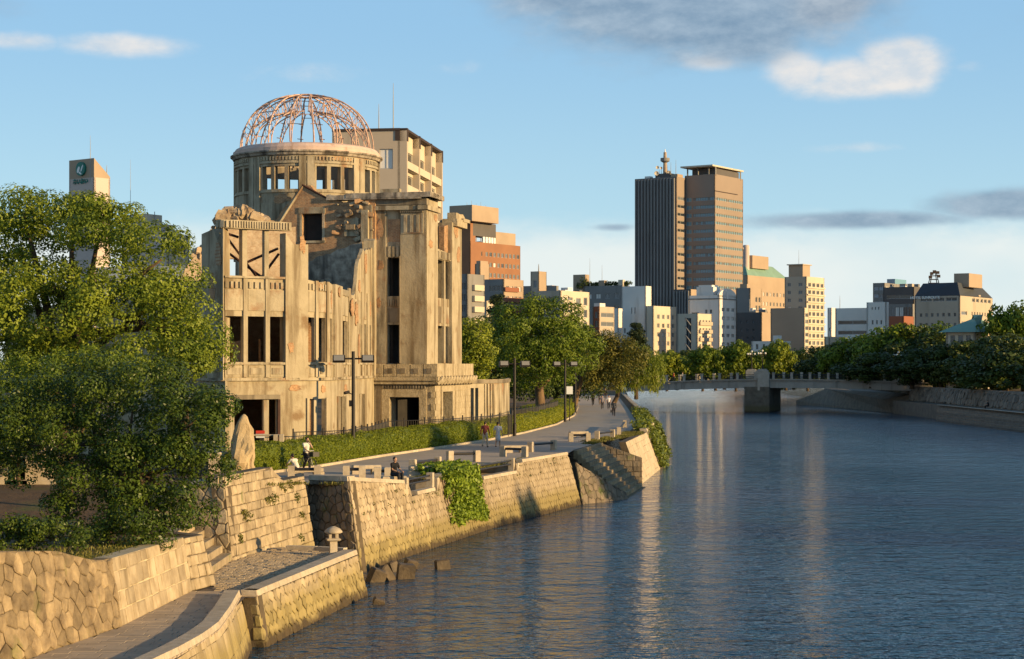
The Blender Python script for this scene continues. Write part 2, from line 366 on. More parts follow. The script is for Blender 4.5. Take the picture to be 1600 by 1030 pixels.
q = t.nodes.new('ShaderNodeMapRange'); q.clamp = True; L.new(wn(0.035, (1.6, .5, 1), 3, 11), q.inputs[0]); q.inputs[1].default_value = .35; q.inputs[2].default_value = .65; q.inputs[3].default_value = .55; q.inputs[4].default_value = 1.0; L.new(q.outputs[0], bn.inputs['Strength'])
L.new(h, bn.inputs['Height']); L.new(bn.outputs[0], b.inputs['Normal']); M['river_water'] = m
# ---------------------------------------------------------------- land, water
ZT = [(0, 1.1), (43, 1.05), (45.8, .76), (49, .25), (57, .06), (59, .10), (66, .85), (70.5, .85), (75, .62), (82.5, .05), (88, 0), (4000, 0)]
def zt(Y): return lerp_list(ZT, Y)
MAIN = Poly([(-6.1, 75), (-1.0, 95.2), (4.2, 111.5)])
BAT = 0.22
def main_s(Y): return lerp_list([(p.y, s) for p, s in zip(MAIN.p, MAIN.t)], Y)
def main_top(Y, z, extra=0.0):
    s = main_s(Y); return MAIN.at(s) - MAIN.nrm(s) * (BAT * (z + 3.2) + extra)
N1, N2 = (83.0, 87.6), (94.6, 101.2)
edge = [(-14.3, 0, None), (-14.2, 30, None), (-12.75, 42.9, None), (-11.9, 45.8, None), (-10.9, 49.1, None), (-10.3, 57.0, None), (-9.95, 58.6, None), (-13.2, 58.7, None), (-13.2, 66.1, None), (-10.75, 66.15, None), (-9.6, 71, None), (-8.9, 76.3, None)]
def addmain(Ys, ex):
    for Y in Ys:
        p = main_top(Y, zt(Y), ex); edge.append((p.x, Y, None))
addmain([76.31, 79, 82.98], 0.3); addmain([83.0, 87.6], 2.6); addmain([87.62, 94.58], .3); addmain([94.6, 101.2], 2.6); addmain([101.22, 106, 111.5], .3)
edge += [(3.9, 117.7, None), (6.1, 129.5, None), (10.0, 144, None), (12.6, 168, None), (15.6, 230, None), (20.6, 345, None), (30, 500, None), (45, 900, None)]
edge = [(x, y, zt(y) - 0.03) for x, y, _ in edge]
def edge_x(Y): return lerp_list([(e[1], e[0]) for e in edge], Y)
mb = MB()
cols = [0, 3, 8, 20, 60, 200, 3000]
vs = []; fs = []
for (x, y, z) in edge:
    for c_ in cols: vs.append((x - c_, y, z - (0.0 if c_ < 60 else 0.05)))
k = len(cols)
for i in range(len(edge) - 1):
    for j in range(k - 1): fs.append((i * k + j + 1, i * k + j, (i + 1) * k + j, (i + 1) * k + j + 1))
mb.add(vs, fs); struct(mb, 'ground_left_bank', 'soil', origin=(0, 0, 0))
mb = MB(); mb.quad((-3100, 900, -.2), (4000, 900, -.2), (5000, 9000, -.2), (-5000, 9000, -.2)); struct(mb, 'ground_far', 'far_ground', origin=(0, 0, 0))
mb = MB(); mb.quad((69.3, -50, 1.48), (3000, -50, 1.48), (3000, 330, 1.48), (69.3, 330, 1.48)); mb.quad((69.3, 330, 1.48), (3000, 330, 1.48), (3000, 920, 0.5), (98, 920, 0.5)); struct(mb, 'ground_right_bank', 'soil', origin=(0, 0, 0))
mb = MB()
mb.quad((-40, -60, WATER), (110, -60, WATER), (110, 905, WATER), (-40, 905, WATER)); struct(mb, 'water', 'river_water', origin=(0, 0, 0))
# promenade
KERB = Poly([GR(380, 748)[:2], GR(420, 740)[:2], GR(500, 729.5)[:2], GR(600, 713)[:2], GR(700, 698.5)[:2], GR(765, 688)[:2], GR(820, 677)[:2], GR(870, 664)[:2], GR(898, 650)[:2], (8.4, 235), (11.9, 330), (16, 420)])
def kerb_x(Y): return lerp_list([(p.y, p.x) for p in KERB.p], Y)
mb = MB(); vs = []; fs = []; Ys = [77, 79, 82.5, 83, 87.6, 88, 92, 94.5, 101.3, 104, 108, 111.5, 114, 118, 122, 126, 130, 140, 150, 170, 200, 235, 280, 330]
for Y in Ys:
    xr = edge_x(Y) - (0.9 if Y < 112 else 0.02 if Y < 130 else 1.2); z = zt(Y) - 0.018
    vs += [(kerb_x(max(Y, KERB.p[0].y)) if Y > 88 else kerb_x(88) - 2, Y, z), (xr, Y, z)]
for i in range(len(Ys) - 1): fs.append((2 * i, 2 * i + 1, 2 * i + 3, 2 * i + 2))
mb.add(vs, fs); struct(mb, 'promenade', 'path', origin=(0, 0, 0))
# ---------------------------------------------------------------- stone walls, stone by stone
def clip(poly, p, q):
    """keep the part of poly nearer to p than to q"""
    mx, my = (p[0] + q[0]) / 2, (p[1] + q[1]) / 2; dx, dy = q[0] - p[0], q[1] - p[1]; out = []
    for i in range(len(poly)):
        a, b_ = poly[i], poly[(i + 1) % len(poly)]
        fa = (a[0] - mx) * dx + (a[1] - my) * dy; fb = (b_[0] - mx) * dx + (b_[1] - my) * dy
        if fa <= 0: out.append(a)
        if fa * fb < 0:
            u = fa / (fa - fb); out.append((a[0] + (b_[0] - a[0]) * u, a[1] + (b_[1] - a[1]) * u))
    return out
def cells(Lx, Hx, su, sw, pattern, rg):
    out = []
    if pattern == 'course':
        w = 0.0
        while w < Hx:
            hh = sw * rg.uniform(.85, 1.15); u = -su * rg.random()
            while u < Lx:
                ww = su * rg.uniform(.6, 1.4); a, b_ = max(0, u), min(Lx, u + ww)
                if b_ - a > 0.12: j = lambda: rg.uniform(-.018, .018); out.append([(a, w + j()), (b_, w + j()), (b_, w + hh + j()), (a, w + hh + j())])
                u += ww
            w += hh
        return out
    pts = []
    nu, nw = int(Lx / su) + 3, int(Hx / sw) + 3
    for i in range(-1, nu):
        for j in range(-1, nw):
            if pattern == 'lozenge': pts.append(((i + (j % 2) * .5 + rg.uniform(-.12, .12)) * su, (j + rg.uniform(-.10, .10)) * sw * .62))
            else: pts.append(((i + .5 + (j % 2) * .5 + rg.uniform(-.36, .36)) * su, (j + .5 + rg.uniform(-.36, .36)) * sw))
    if pattern == 'lozenge':
        nw2 = int(Hx / (sw * .62)) + 3
        pts += [((i + (j % 2) * .5 + rg.uniform(-.12, .12)) * su, (j + rg.uniform(-.10, .10)) * sw * .62) for i in range(-1, nu) for j in range(nw, nw2)]
    bk = {}
    for p in pts: bk.setdefault((int(p[0] // su), int(p[1] // sw)), []).append(p)
    for p in pts:
        if not (-.3 * su < p[0] < Lx + .3 * su and -.3 * sw < p[1] < Hx + .3 * sw): continue
        poly = [(max(0, p[0] - 2 * su), p[1] - 2 * sw), (min(Lx, p[0] + 2 * su), p[1] - 2 * sw), (min(Lx, p[0] + 2 * su), p[1] + 2 * sw), (max(0, p[0] - 2 * su), p[1] + 2 * sw)]
        ci, cj = int(p[0] // su), int(p[1] // sw)
        for a in range(-2, 3):
            for b_ in range(-2, 3):
                for q in bk.get((ci + a, cj + b_), ()):
                    if q is not p and poly: poly = clip(poly, p, q)
        if len(poly) >= 3: out.append(poly)
    return out
def surf(P, z0, bat, trim=(0, 0)):
    def S(s, w, d=0.0):
        s = trim[0] * w + s * (P.L - (trim[0] + trim[1]) * w) / P.L
        n = P.nrm(s); p = P.at(s) - n * (bat * w) + n * d; return V((p.x, p.y, z0 + w))
    return S
def stone(mb, S, poly, gap, dep, rg):
    cx = sum(p[0] for p in poly) / len(poly); cy = sum(p[1] for p in poly) / len(poly)
    rad = max(.05, sum(math.hypot(p[0] - cx, p[1] - cy) for p in poly) / len(poly))
    k0 = max(.5, 1 - gap / rad); k1 = k0 - min(.25, .03 / rad + .05); dd = dep * rg.uniform(.55, 1.25); n = len(poly); vs = []
    tx, ty = rg.uniform(-.26, .26) * dep, rg.uniform(-.26, .26) * dep
    for kk, d in ((k0, -.05), (k0, dd * .55), (k1, dd)):
        for p in poly:
            q = (cx + (p[0] - cx) * kk, cy + (p[1] - cy) * kk)
            vs.append(S(q[0], q[1], d + (tx * (p[0] - cx) + ty * (p[1] - cy)) / rad * (1 if d > 0 else 0)))
    fs = [(r * n + i, r * n + (i + 1) % n, (r + 1) * n + (i + 1) % n, (r + 1) * n + i) for r in range(2) for i in range(n)] + [tuple(range(2 * n, 3 * n))]
    mb.add(vs, fs)
def area(p): return abs(sum(p[i][0] * p[(i + 1) % len(p)][1] - p[(i + 1) % len(p)][0] * p[i][1] for i in range(len(p)))) / 2
def stone_wall(name, label, P, z0, topf, bat, pattern, su, sw, m, mort='mortar', gap=.014, dep=.07, nmax=300, seed=1, cap=None, skip=None, thick=.5, near=None, name_piece='stone', trim=(0, 0)):
    if isinstance(P, list): P = Poly(P)
    rg = random.Random(seed); S = surf(P, z0, bat, trim)
    base = P.at(P.L / 2); root = thing(name, label, 'wall', (base.x, base.y, z0))
    H = max(topf(P.L * i / 40) for i in range(41)) - z0
    mb = MB(); grid_wall(mb, lambda s, z, d: S(s, z - z0, -d), 0, P.L, z0, z0 + H, [], thick, ds=.45, topf=lambda s: topf(s) - .004)
    mb.build('wall_core', mort, root)
    polys = []
    for p in cells(P.L, H, su, sw, pattern, rg):
        q = [(u, max(0.0, min(w, topf(u) - z0))) for u, w in p]
        if area(q) < .12 * su * sw: continue
        if skip and skip(sum(a for a, _ in q) / len(q), sum(a for _, a in q) / len(q)): continue
        polys.append(q)
    def dist(q): c_ = S(q[0][0], q[0][1]); return (c_.y + (1000 if near and not near(c_) else 0))
    polys.sort(key=dist); rest = MB()
    for i, q in enumerate(polys):
        if i < nmax: one = MB(); stone(one, S, q, gap, dep, rg); one.build(name_piece, m, root)
        else: stone(rest, S, q, gap, dep, rg)
    if rest.v: tag(rest.build('stonework', m, root), kind='stuff')
    if cap:
        ch, ov, seg, cm = cap; s = 0.0
        while s < P.L - .05:
            e = min(P.L, s + seg * rg.uniform(.9, 1.1))
            if P.L - e < .3: e = P.L
            zt0, zt1 = topf(s + .01), topf(e - .01)
            if abs(zt0 - zt1) < .5:
                one = MB(); q = []
                for ss, zz in ((s + .006, zt0), (e - .006, zt1)):
                    w = zz - z0
                    q += [S(ss, w, ov), S(ss, w, -thick), S(ss, w + ch, -thick), S(ss, w + ch, ov)]
                one.add(q, [(3, 2, 1, 0), (4, 5, 6, 7), (0, 1, 5, 4), (1, 2, 6, 5), (2, 3, 7, 6), (3, 0, 4, 7)]); one.build('coping_stone', cm, root)
            s = e
    return root
nearP = Poly([(-14.0, 33), GR(50, 1028, -1.5)[:2], GR(190, 979, -1.5)[:2]])
def top_near(s): p = nearP.at(s); return lerp_list([(33, 1.12), (42.9, 1.08), (45.8, .80), (47.5, .42), (48.3, .30), (49.2, .30)], p.y)
stone_wall('rubble_wall', 'rough rubble retaining wall at the near left corner, below the dark bush', nearP, -1.5, top_near, .17, 'random', .46, .38, 'stone_rough', mort='mortar_mid', gap=.008, dep=.055, seed=3, near=lambda c_: c_.y > 38)
p2 = [GR(190, 979, -1.5)[:2], GR(300, 924, -1.5)[:2]]
stone_wall('block_wall', 'wall of large squared blocks with pale mortar joints beside the near quay path', p2, -1.5, lambda s: .29 - .02 * s, .17, 'course', .62, .46, 'stone_pale', mort='mortar_pale', gap=.022, dep=.03, seed=4)
p3 = [GR(300, 924, -1.5)[:2], GR(336, 914, -1.5)[:2]]
stone_wall('corner_wall', 'short pale block wall with a slanting corner beside the recessed steps', p3, -1.5, lambda s: .10 + .0 * s, .20, 'course', .42, .34, 'stone_pale', gap=.018, dep=.05, seed=5, trim=(0, .15))
c3 = GR(336, 914, -1.5)
stone_wall('recess_side_wall', 'hidden side wall of the recessed steps', [(c3.x, c3.y), (c3.x - 3.0, c3.y + 1.0)], -1.5, lambda s: .1 + .06 * s, .15, 'random', .5, .4, 'stone_warm', seed=6, trim=(.2, 0))
stone_wall('recess_back_wall', 'irregular polygonal stone wall facing the viewer above the recessed steps', [(-13.1, 66.3), (-9.88, 65.4)], -1.5, lambda s: min(1.45, .15 + .45 * s), .14, 'random', .46, .42, 'stone_warm', gap=.018, dep=.05, seed=7, trim=(0, .165))
cw = Poly([(-9.88 + .252 - .045, 65.4 - .043 - .262), (-7.9, 75.66)])
stone_wall('coursed_wall', 'tall coursed stone wall that catches the shadow of the stone lantern', cw, -3.2, lambda s: 1.45 if s < 6.3 else 1.0 if s < 7.1 else .86, .15, 'course', .50, .36, 'stone_warm', gap=.016, dep=.05, seed=8, trim=(.156, 0), near=lambda c_: c_.z > -1.7)
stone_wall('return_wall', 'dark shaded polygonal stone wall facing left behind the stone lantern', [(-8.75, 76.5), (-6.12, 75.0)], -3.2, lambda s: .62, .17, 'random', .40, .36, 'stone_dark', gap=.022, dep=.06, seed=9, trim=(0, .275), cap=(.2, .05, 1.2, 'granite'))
def top_main(s):
    Y = MAIN.at(s).y
    for a, b_ in (N1, N2):
        if a < Y < b_: return -.52
    return zt(Y) + .02
stone_wall('river_wall', 'long sloping river wall of diagonal stones below the promenade', MAIN, -3.2, top_main, BAT, 'lozenge', .40, .52, 'stone_pale', gap=.012, dep=.05, seed=10, trim=(.24, .2), cap=(.16, .04, 1.5, 'granite'), thick=.35)
fp = Poly([(9.1, 130), (12.0, 149.5)])
stone_wall('far_river_wall', 'pale river wall with a stone strip just past the landing steps', fp, -3.2, lambda s: -.02, .36, 'course', .62, .45, 'dressed', gap=.006, dep=.02, seed=11)
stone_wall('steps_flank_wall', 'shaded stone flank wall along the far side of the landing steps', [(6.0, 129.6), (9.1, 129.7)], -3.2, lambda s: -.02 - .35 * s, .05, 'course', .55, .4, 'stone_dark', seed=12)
ip = Poly([(12.0, 149.5), (14.0, 168), (17, 230), (22, 345)])
stone_wall('bank_wall', 'ivy-covered river wall running away towards the bridge', ip, -3.2, lambda s: -.02, .36, 'random', 2.2, 1.2, 'stone_dark', nmax=120, seed=13, cap=(.25, .05, 2.4, 'granite'))
# quay: platform, path and their walls
PZ = -1.5
stone_wall('quay_wall', 'sloping wall of the low stone quay that carries the lantern', [(-7.3, 55.1), (-5.25, 67.7)], -3.2, lambda s: PZ - .02, .26, 'lozenge', .42, .50, 'stone_pale', gap=.014, dep=.06, seed=14, trim=(.2, 0), cap=(.17, .05, 1.3, 'granite'), thick=.42)
stone_wall('quay_end_wall', 'small end wall facing the viewer where the low quay begins', [(-8.15, 55.35), (-7.28, 55.1)], -3.2, lambda s: PZ - .02, .2, 'course', .4, .35, 'stone_warm', seed=15, trim=(0, .26), cap=(.17, .02, 1.0, 'granite'), thick=.3)
ncv = [(-9.2, 33), (-8.55, 40), GR(276, 1024, PZ)[:2], GR(312, 1004, PZ)[:2], GR(340, 984, PZ)[:2], GR(359, 958, PZ)[:2], GR(374, 931, PZ)[:2]]
ncv = [(x + .42, y) for x, y in ncv]
stone_wall('curved_quay_wall', 'curved wall with pale coping along the near quay path', ncv, -3.2, lambda s: PZ + .02, .24, 'course', .55, .8, 'stone_pale', gap=.008, dep=.03, seed=16, cap=(.16, .03, 1.1, 'granite'), thick=.40, near=lambda c_: c_.y > 40)
mb = MB(); mb.add([(-14, 33, PZ - .03), (-8.6, 33, PZ - .03), (-8.1, 40, PZ - .03), (-7.75, 46, PZ - .03), (-7.95, 55.3, PZ - .03), (-9.6, 60, PZ - .03), (-11, 50, PZ - .03), (-12.2, 42, PZ - .03)], [tuple(range(8))])
path_o = struct(mb, 'quay_path', 'slab_joint', origin=(-9.5, 48, PZ - .03))
rg = random.Random(5); made = 0
for r in range(60):
    Y0 = 39.5 + r * .34; x = -13.0 + rg.random() * .6
    while x < -6.9:
        ww = rg.uniform(.5, .85); xc = x + ww / 2
        lo = lerp_list([(33, -13.8), (43.7, -11.35), (48.8, -10.32), (56.8, -9.85), (58.1, -9.3)], Y0 + .17) + .02
        hi = lerp_list([(y, xx - .36) for xx, y in ncv], Y0 + .17) if Y0 < 55.4 else -7.6
        a, b_ = max(lo, x), min(hi, x + ww)
        if b_ - a > .15 and (Y0 < 56.4):
            one = MB(); one.box(((a + b_) / 2, Y0 + .17, PZ - .012 + rg.uniform(-.004, .004)), (b_ - a - .016, .325, .05), bev=.008); o = one.build('paving_slab', 'slab', path_o); made += 1
        x += ww
mb = MB(); plat = [(-9.25, 56.75), (-9.9, 65.6), (-8.6, 70.5), (-5.75, 67.75), (-5.6, 67.6), (-7.7, 55.2), (-8.1, 55.4), (-8.2, 56.75)]
mb.add([(x, y, PZ - .035) for x, y in plat], [tuple(range(7, -1, -1))]); plat_o = struct(mb, 'quay_platform', 'slab_joint', origin=(-7.8, 62, PZ))
sm = MB()
for r in range(150):
    Y0 = 56.8 + r * .185; x = -9.95 + (r % 2) * .13
    while x < -5.5:
        lo = lerp_list([(56.75, -9.25), (57.8, -9.35), (58.3, -12.3), (65.1, -12.3), (65.5, -9.95), (70.5, -9.0)], Y0); hi = lerp_list([(56.7, -7.95), (67.6, -6.1), (68.9, -7.2), (70.5, -9)], Y0)
        if lo < x and x + .26 < hi: sm.box((x + .13, Y0 + .09, PZ - .02 + rg.uniform(-.022, .018)), (.235, .155, .06), bev=.022)
        x += .27
    if Y0 > 70: break
tag(sm.build('setts', 'sett', plat_o), kind='stuff')
kb = MB()
for a, b_ in (((-8.42, 69.05), (-7.3, 68.75)), ((-7.28, 68.74), (-6.2, 68.2))):
    one = MB(); d = V((b_[0] - a[0], b_[1] - a[1], 0)); n_ = V((-d.y, d.x, 0)).normalized() * .28; one.para((a[0], a[1], PZ - 1.7), d, n_, (0, 0, 1.86)); tag(one.build('kerb_stone', 'granite', plat_o))
st = thing('recessed_steps', 'small stone steps set into the recess beside the near quay', 'steps', (-10.3, 61.5, PZ))
for i in range(5):
    one = MB(); one.box((-10.5 - i * .34, 62.6, PZ + .13 + i * .26), (.36 + .9, 6.2, .26), bev=.015); one.build('step', 'stone_warm', st)
# landing steps
ls = thing('landing_steps', 'wide stone steps leading down from the promenade into the river', 'steps', (6.5, 122, -3))
A0, A1, B0, B1 = V((3.9, 117.7, 0)), V((7.2, 116.2, -3.2)), V((6.1, 129.5, 0)), V((9.2, 127.5, -3.2))
NS = 13
for i in range(NS):
    f0, f1 = i / NS, (i + 1) / NS; z1_ = -3.2 * f0 - .04; z0_ = -3.2 * f1 - .35
    q = [A0.lerp(A1, f0), A0.lerp(A1, f1), B0.lerp(B1, f1), B0.lerp(B1, f0)]
    one = MB(); one.add([(p.x, p.y, z0_) for p in q] + [(p.x, p.y, z1_) for p in q], [(3, 2, 1, 0), (4, 5, 6, 7), (0, 1, 5, 4), (1, 2, 6, 5), (2, 3, 7, 6), (3, 0, 4, 7)]); one.build('step', 'stone_rough', ls)
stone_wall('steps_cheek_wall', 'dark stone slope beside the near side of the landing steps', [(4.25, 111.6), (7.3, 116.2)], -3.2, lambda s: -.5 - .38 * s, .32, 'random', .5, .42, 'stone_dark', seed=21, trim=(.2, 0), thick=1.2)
# landings cut into the river wall
def landing(rng, label):
    a, b_ = rng; root = None; c0 = main_top((a + b_) / 2, -.5); root = thing('landing', label, 'landing', (c0.x, c0.y, -.52))
    p = [main_top(a + .02, -.52, .02), main_top(b_ - .02, -.52, .02), main_top(b_ - .02, -.52, 2.7), main_top(a + .02, -.52, 2.7)]
    one = MB(); one.prism([(q.x, q.y, -.8) for q in p], (0, 0, .262)); one.build('floor_slab', 'slab', root)
    for (q0, q1) in ((p[0], p[3]), (p[3], p[2]), (p[2], p[1])):
        d = (q1 - q0); L_ = d.length; n = max(2, int(L_ / .9)); dn = d.normalized(); nn_ = V((dn.y, -dn.x, 0))
        for i in range(n):
            one = MB(); s0 = q0 + d * (i / n + .004); z1_ = zt((a + b_) / 2) + .03; one.para((s0.x, s0.y, -.535), d * (1 / n - .008), -nn_ * .3, (0, 0, z1_ + .535)); one.build('side_stone', 'granite', root)
    for Y in (a + .35, b_ - .35):
        q = main_top(Y, -.52, .28); one = MB(); one.box((q.x, q.y, -.1), (.3, .3, .84), yaw=-.25, bev=.02); one.build('post', 'granite', root)
    q0, q1 = main_top(a + .45, -.52, .28), main_top(b_ - .45, -.52, .28)
    for zz in (-.02, .18):
        one = MB(); one.tube([(q0.x, q0.y, zz), (q1.x, q1.y, zz)], .045, 8); one.build('rail', 'rail_dark', root)
    q = main_top((a + b_) / 2, -.52, 2.1); one = MB(); one.box((q.x, q.y, -.3), (.42, 1.5, .42), yaw=-.25, bev=.02); one.build('seat_block', 'granite', root)
landing(N1, 'lowered stone landing with posts and rail left of the ivy')
landing(N2, 'lowered stone landing with posts and rail right of the ivy')
# kerb along the hedge
kr = thing('kerb', 'pale stone kerb along the foot of the clipped hedge', 'kerb', (KERB.p[3].x, KERB.p[3].y, 0)); s = 0.0
while s < KERB.L - 150:
    a, b_ = KERB.at(s), KERB.at(s + 1.18); d = b_ - a; n = V((-d.y, d.x, 0)).normalized()
    one = MB(); one.para((a.x, a.y, zt(a.y) - .05), d, n * .16, (0, 0, .16)); one.build('kerb_stone', 'granite', kr); s += 1.2
# ---------------------------------------------------------------- the ruined domed building
mat('plaster', (0.43, 0.365, 0.255), (0.32, 0.27, 0.185), 0.9, bump=0.04, bscale=5, streak=((0.155, 0.12, 0.075), 1.3, 0.47), spec=0.15, moss=((0.27, 0.155, 0.085), 0.6, 0.555))
mat('plaster_warm', (0.42, 0.355, 0.245), (0.34, 0.285, 0.19), 1.1, bump=0.035, bscale=5, streak=((0.195, 0.15, 0.092), 1.2, 0.485), spec=0.15, moss=((0.22, 0.15, 0.085), 0.7, 0.555))
mat('plaster_dark', (0.27, 0.225, 0.16), (0.20, 0.165, 0.12), 0.9, bump=0.02, bscale=5, streak=((0.11, 0.09, 0.065), 1.2, 0.48), spec=0.15)
mat('plaster_worn', (0.52, 0.44, 0.34), (0.20, 0.16, 0.12), 2.2, bump=0.05, bscale=5, streak=((0.09, 0.075, 0.06), 1.0, 0.48))
mat('interior_shade', (0.035, 0.031, 0.028), (0.02, 0.018, 0.017), 1.2)  # near-black colour standing in for the shade inside the building
mat('carved', (0.46, 0.38, 0.25), (0.33, 0.265, 0.165), 3, bump=0.06, bscale=8, streak=((0.22, 0.17, 0.10), 1.8, 0.52))
mat('ring_pink', (0.62, 0.46, 0.38), (0.50, 0.36, 0.30), 1.5, bump=0.01, streak=((0.36, 0.24, 0.18), 2.0, .56))
mat('rust_steel', (0.60, 0.43, 0.34), (0.40, 0.23, 0.16), 2.5, rough=0.7, rand=.15)
mat('rust_beam', (0.07, 0.03, 0.022), (0.04, 0.02, 0.015), 3, rough=0.8)
mat('rubble', (0.40, 0.31, 0.20), (0.22, 0.15, 0.09), 2.5, bump=0.10, bscale=4)
brickmat('brick_red', (0.46, 0.25, 0.12), (0.33, 0.165, 0.075), (0.44, 0.33, 0.20))
brickmat('brick_pale', (0.52, 0.40, 0.27), (0.42, 0.28, 0.17), (0.50, 0.41, 0.28), stain=(0.25, 0.17, 0.10), amount=.6)
u_, n_ = V((.22, .9755, 0)), V((.9755, -.22, 0))
C0 = V((W(662, 129.5), 129.5, 0))
def LB(a, b_, z=0.0): p = C0 + u_ * a + n_ * b_; return V((p.x, p.y, z))
ruin = thing('ruined_building', 'ruined stone and brick building with a bare skeletal dome above the riverside hedge', 'ruin', LB(0, -6))
def part(mb, name, m, parent=None, **k): return mb.build(name, m, parent or ruin, **k)
def ragged(z, amp, seed, sc_=1.1):
    return lambda s: z + amp * noise.noise(V((s * sc_, seed, 0))) + amp * .5 * noise.noise(V((s * sc_ * 2.7, seed + 9, 0)))
# --- curved wing: its plan is tabulated by photo column and depth
WT = [(-60, 120), (240, 109.5), (318, 105.2), (350, 102.6), (400, 103.8), (445, 104.6), (478, 105.5), (500, 106.6), (513, 107.8), (522, 110), (530, 112.5), (545, 116.8), (565, 122.6), (585, 129.3)]
WPpts = [(W(px, Y), Y) for px, Y in WT]; WP = Poly(WPpts)
def ws(px): return lerp_list([(WT[i][0], WP.t[i]) for i in range(len(WT))], px)
def WS(s, z, d): p = WP.at(s) - WP.nrm(s) * d; return V((p.x, p.y, z))
win2 = [(352, 379), (386.5, 414), (421, 444), (479.5, 491), (496, 508), (513, 519), (533, 543), (559, 563), (567.5, 572), (576, 579.5)]
winl = [(246, 262), (268, 284), (290, 306)]
doors = [(366, 411), (420, 432), (482, 490.5), (496, 508), (530, 539), (564, 570)]
holes = [(ws(a), ws(b_), 5.55, 8.1) for a, b_ in win2 + winl] + [(ws(a), ws(b_), -.1, 3.45) for a, b_ in doors] + [(ws(a), ws(a + 26), .2, 3.2) for a in (20, 90, 160, 262)]
holes += [(ws(a), ws(a + 34), 5.4, 8) for a in (-20, 60, 130)]
def wtop(s):
    px = lerp_list([(WP.t[i], WT[i][0]) for i in range(len(WT))], s)
    base = lerp_list([(-60, 8.6), (200, 9.4), (240, 10.2), (478, 10.2), (520, 10.15), (540, 9.7), (556, 9.9), (558, 11.8), (566, 12.9), (575, 13.2), (585, 13.6)], px)
    return base + (.12 * noise.noise(V((s * 1.7, 3, 0))) if px > 480 else 0) + (.3 * noise.noise(V((s * 2.3, 5, 0))) if px > 553 else 0)
mb = MB(); grid_wall(mb, WS, 0, WP.L, -.3, 10.2, holes, .22, ds=.7, topf=wtop, mi=0, mo=1)
part(mb, 'wing_wall', ['plaster_warm', 'brick_red'])
def wband(name, pa, pb, z0, z1, out, m, inn=.02, parent=None):
    mb = MB(); grid_wall(mb, lambda s, z, d: WS(s, z, d - out), ws(pa), ws(pb), z0, z1, [], out + inn, ds=.6); return part(mb, name, m, parent)
for pa, pb, z1 in ((319, 350, 12.9), (444.5, 478.5, 12.75), (519.5, 531.5, 10.15), (545, 558, 9.6), (581, 584.5, 14)):     # big piers
    mb = MB(); grid_wall(mb, lambda s, z, d: WS(s, z, d - .16), ws(pa), ws(pb), 4.55, z1, [], .75 if z1 > 11 else .2, ds=.6, topf=(lambda s, z1=z1, pa=pa: z1 + .25 * noise.noise(V((s * 2.1, pa, 0))) - (.5 if z1 > 12 and noise.noise(V((s * 1.3, pa, 4))) > .25 else 0)) if z1 > 11 else None)
    part(mb, 'pier', 'plaster_warm')
for px in (379.2, 414.2, 491.5, 508.5, 543.2, 563.5, 572.2):                    # mullions
    wd = 6.6 if px < 440 else 4.2 if px < 540 else 3
    wband('mullion', px, px + wd, 4.7, 10.2, .1, 'plaster_warm')
for pa, pb in ((351, 379), (386.5, 414), (421, 444), (479.5, 491.3), (496.2, 508.3), (513, 519), (533, 543), (559, 563), (568, 572), (246, 262), (268, 284), (290, 306)):
    o = wband('spandrel_panel', pa + .5, pb - .5, 8.42, 9.58, .06, 'plaster')
    n = max(2, int((ws(pb) - ws(pa)) / .28)) if pb - pa > 8 else 0
    for i in range(n):                                                          # little brackets under the parapet
        f0, f1 = ws(pa) + (ws(pb) - ws(pa)) * (i + .2) / n, ws(pa) + (ws(pb) - ws(pa)) * (i + .68) / n
        mb = MB(); grid_wall(mb, lambda s, z, d: WS(s, z, d - .1), f0, f1, 9.66, 10.02, [], .12); part(mb, 'bracket', 'plaster', o)
    o = wband('balustrade_panel', pa + 1, pb - 1, 4.72, 5.35, .05, 'plaster_warm')
    if pb - pa > 8: wband('inset', pa + 3.5, pb - 3.5, 4.86, 5.22, .085, 'plaster', parent=o)
wband('string_course', 232, 583, 4.5, 4.66, .16, 'plaster')
wband('sill_course', 246, 582, 5.40, 5.53, .14, 'plaster')
wband('parapet_coping', 352, 444, 10.22, 10.34, .15, 'plaster', inn=.45)
wband('door_hood', 362, 436, 3.47, 3.72, .22, 'plaster_dark')
wband('door_post', 412, 419, 0, 3.46, .03, 'plaster'); wband('door_post', 433, 437, 0, 3.46, .12, 'rust_beam')
for pa, pb in ((478.5, 482), (508, 511), (526, 530), (539, 542), (561, 564)): wband('door_jamb', pa, pb, 0, 3.5, .09, 'plaster')
# open frame above the wing
for px, wd in ((380, 7.5), (414.3, 6.6)): wband('frame_post', px, px + wd, 10.2, 12.98, -.1, 'plaster', inn=.5)
mb = MB(); grid_wall(mb, lambda s, z, d: WS(s, z, d - .22), ws(343), ws(452), 12.95, 13.42, [], .7, ds=.6); fb = part(mb, 'frame_beam', 'plaster')
for i in range(26):
    px = 345 + i * 4.1; wband('flute', px, px + 2.2, 13.0, 13.37, .29, 'plaster', parent=fb)
for i, (pa, za, pb, zb, d0, d1) in enumerate(((366, 12.6, 414, 10.3, 1.0, 1.2), (370, 11.9, 440, 10.0, 1.6, 1.5), (352, 11.6, 368, 10.0, 1.0, 1.0), (446, 11.7, 421, 10.4, .8, 1.2), (362, 12.75, 383, 12.55, .8, .8), (404, 11.2, 446, 12.0, 1.8, .9))):
    mb = MB(); a, b_ = WS(ws(pa), za, d0), WS(ws(pb), zb, d1); mb.tube([a, b_], .075, 4); part(mb, 'fallen_girder', 'rust_beam')
